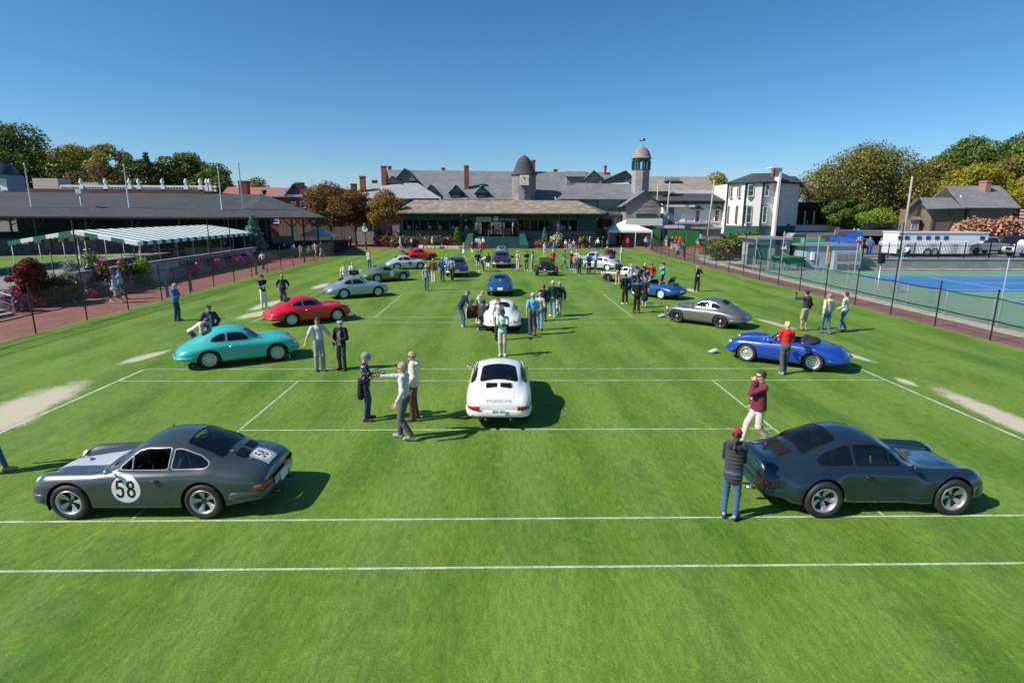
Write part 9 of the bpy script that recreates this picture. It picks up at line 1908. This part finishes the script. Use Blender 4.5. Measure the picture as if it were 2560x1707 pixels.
WHO=['visitor in pale blue seated high at the stairs opening','visitor in black shirt and olive trousers at the stair head','visitor in dark top and white trousers at the stair head','visitor in white shirt and dark jeans at the stair head','visitor in grey shirt and jeans at the stair head','visitor in navy deep in the stairs opening','visitor in steel blue behind the stair post','visitor in black by the wooden desk','visitor in dark grey at the right of the stairs opening','visitor in pale blue behind the left pavilion rail','visitor in white close to the left stair post','visitor in bright blue behind the left rail','visitor in pale grey at a pavilion table','visitor in pale blue next to a white tablecloth','visitor in charcoal in the pavilion shade','visitor in pink in the pavilion shade','visitor in white at the left end of the pavilion','visitor in steel blue outside the pavilion end','visitor in navy right of the stairs opening','visitor in steel blue behind the right rail','visitor in pale blue behind the right rail','visitor in mint leaning at the right rail','visitor in cream behind the visitor in mint']
for k,(x,d,tc_,lc_,po)in enumerate(IN):
    a=PY(x,580,YP+d);r_=person(WHO[k],0,0,(-90,60,-120,150)[k%4],po,1.74+.03*(k%3),2,tc_,lc_,'black',k%3,None,'visitors in the pavilion',at=(a[0],YP+d),z=ZD if x>1000 else 0.0,top='tee',sleeve='short' if k%2 else 'long',hair=('grey','dark','brown')[k%3])
    if po=='sit':r_.location.z=ZD+.3
q=MB().box(-.2,.2,-.2,.2,.70,.76).tube([(-.17,-.17,0),(-.12,-.12,.7)],.025,5).tube([(.17,-.17,0),(.12,-.12,.7)],.025,5).tube([(-.17,.17,0),(-.12,.12,.7)],.025,5).tube([(.17,.17,0),(.12,.12,.7)],.025,5).box(-.15,.15,-.16,-.13,.3,.34).build('bar_stool',mat('stool_wood',(.35,.18,.07),.6));q.location=(PY(1200,580,YP+.8)[0],YP+.8,ZD);tag(q,'tall wooden bar stool at the left of the stairs opening','stool')
q=MB().box(-.55,.55,-.3,.3,0,1.1).box(-.6,.6,-.35,.35,1.1,1.15).build('reception_desk',mat('desk_wood',(.24,.13,.06),.5));q.location=(PY(1268,580,YP+2.2)[0],YP+2.2,ZD);tag(q,'wooden reception desk at the right of the stairs opening','desk')
# crowd in the car park
CP=[(2143,'charcoal','jeans'),(2150,'navy','black'),(2156,'red','beige'),(2168,'stripe','white'),(2175,'blue','blue'),(2181,'navy','black'),(2186,'dgrey','navy'),(2192,'steel','charcoal'),(2200,'lgrey','djeans'),(2206,'navy','dgrey'),(2234,'red','jeans')]
for k,(x,tc_,lc_)in enumerate(CP):
    z_=ZPK;a=G(x,637,z_);a=(a[0],max(a[1],48.6)+(k%4)*.5);person('%s standing in the car park crowd'%('person in charcoal and jeans','person in navy and black','man in red shirt and beige trousers','woman in striped top','woman in bright blue dress','man in navy with black trousers','person in dark grey top','man in steel blue shirt','person in pale grey top','tall man in navy','man in red and jeans')[k],0,0,(80,-60,100,-100)[k%4],'stand',1.70+.04*(k%4),2,(.5,.2,.2)if tc_=='stripe' else tc_,lc_,'black',k%3,'yellow' if k==2 else None,'people standing in the car park',at=a,z=z_,top='tee',sleeve='short',hair=('grey','dark','brown')[k%3],hat='cap' if k==2 else None,kindc='stripe' if tc_=='stripe' else 'cloth')
for k,(x,tc_,lb)in enumerate(((2207,'red','person in red seated by the iron fence'),(2222,'white','person in white seated by the iron fence'))):
    a=G(x,640,ZPK);person(lb,0,0,(-60,200)[k],'sit',1.7,2,tc_,'jeans','white',0,None,'seated people in the car park',at=(a[0],48.2),z=ZPK,top='tee',sleeve='long',hair='grey',hat='cap',);q=MB().box(-.22,.22,-.22,.22,.42,.46).box(-.22,-.18,-.22,.22,.46,.85).tube([(-.2,-.2,0),(-.2,-.2,.42)],.015,4).tube([(.2,.2,0),(.2,.2,.42)],.015,4).tube([(.2,-.2,0),(.2,-.2,.42)],.015,4).tube([(-.2,.2,0),(-.2,.2,.42)],.015,4).build('folding_chair',mat('chair_green',(.03,.12,.05),.6));q.location=(a[0],48.2,ZPK);q.rotation_euler=(0,0,R((-60,200)[k]));tag(q,'green folding chair under a seated person by the iron fence','chair','folding chairs by the iron fence')
a=G(2484,634,ZPK);person('person in straw hat, white top and red trousers walking past the pickup trucks',0,0,200,'walk',1.72,2,'cream','maroon','white',0,'beige',None,at=(a[0],50.2),z=ZPK,top='tee',sleeve='long',hat='sun',hair='grey')
q=MB().box(-.9,.9,-.4,.4,.72,.76).box(-.9,.9,-.41,-.40,.2,.72).box(-.85,-.8,-.35,.35,0,.72).box(.8,.85,-.35,.35,0,.72).build('refreshment_table',cloth);q.location=(G(1690,621)[0],G(1690,621)[1]-.4,0);tag(q,'white clothed table before the hedge panels','table')
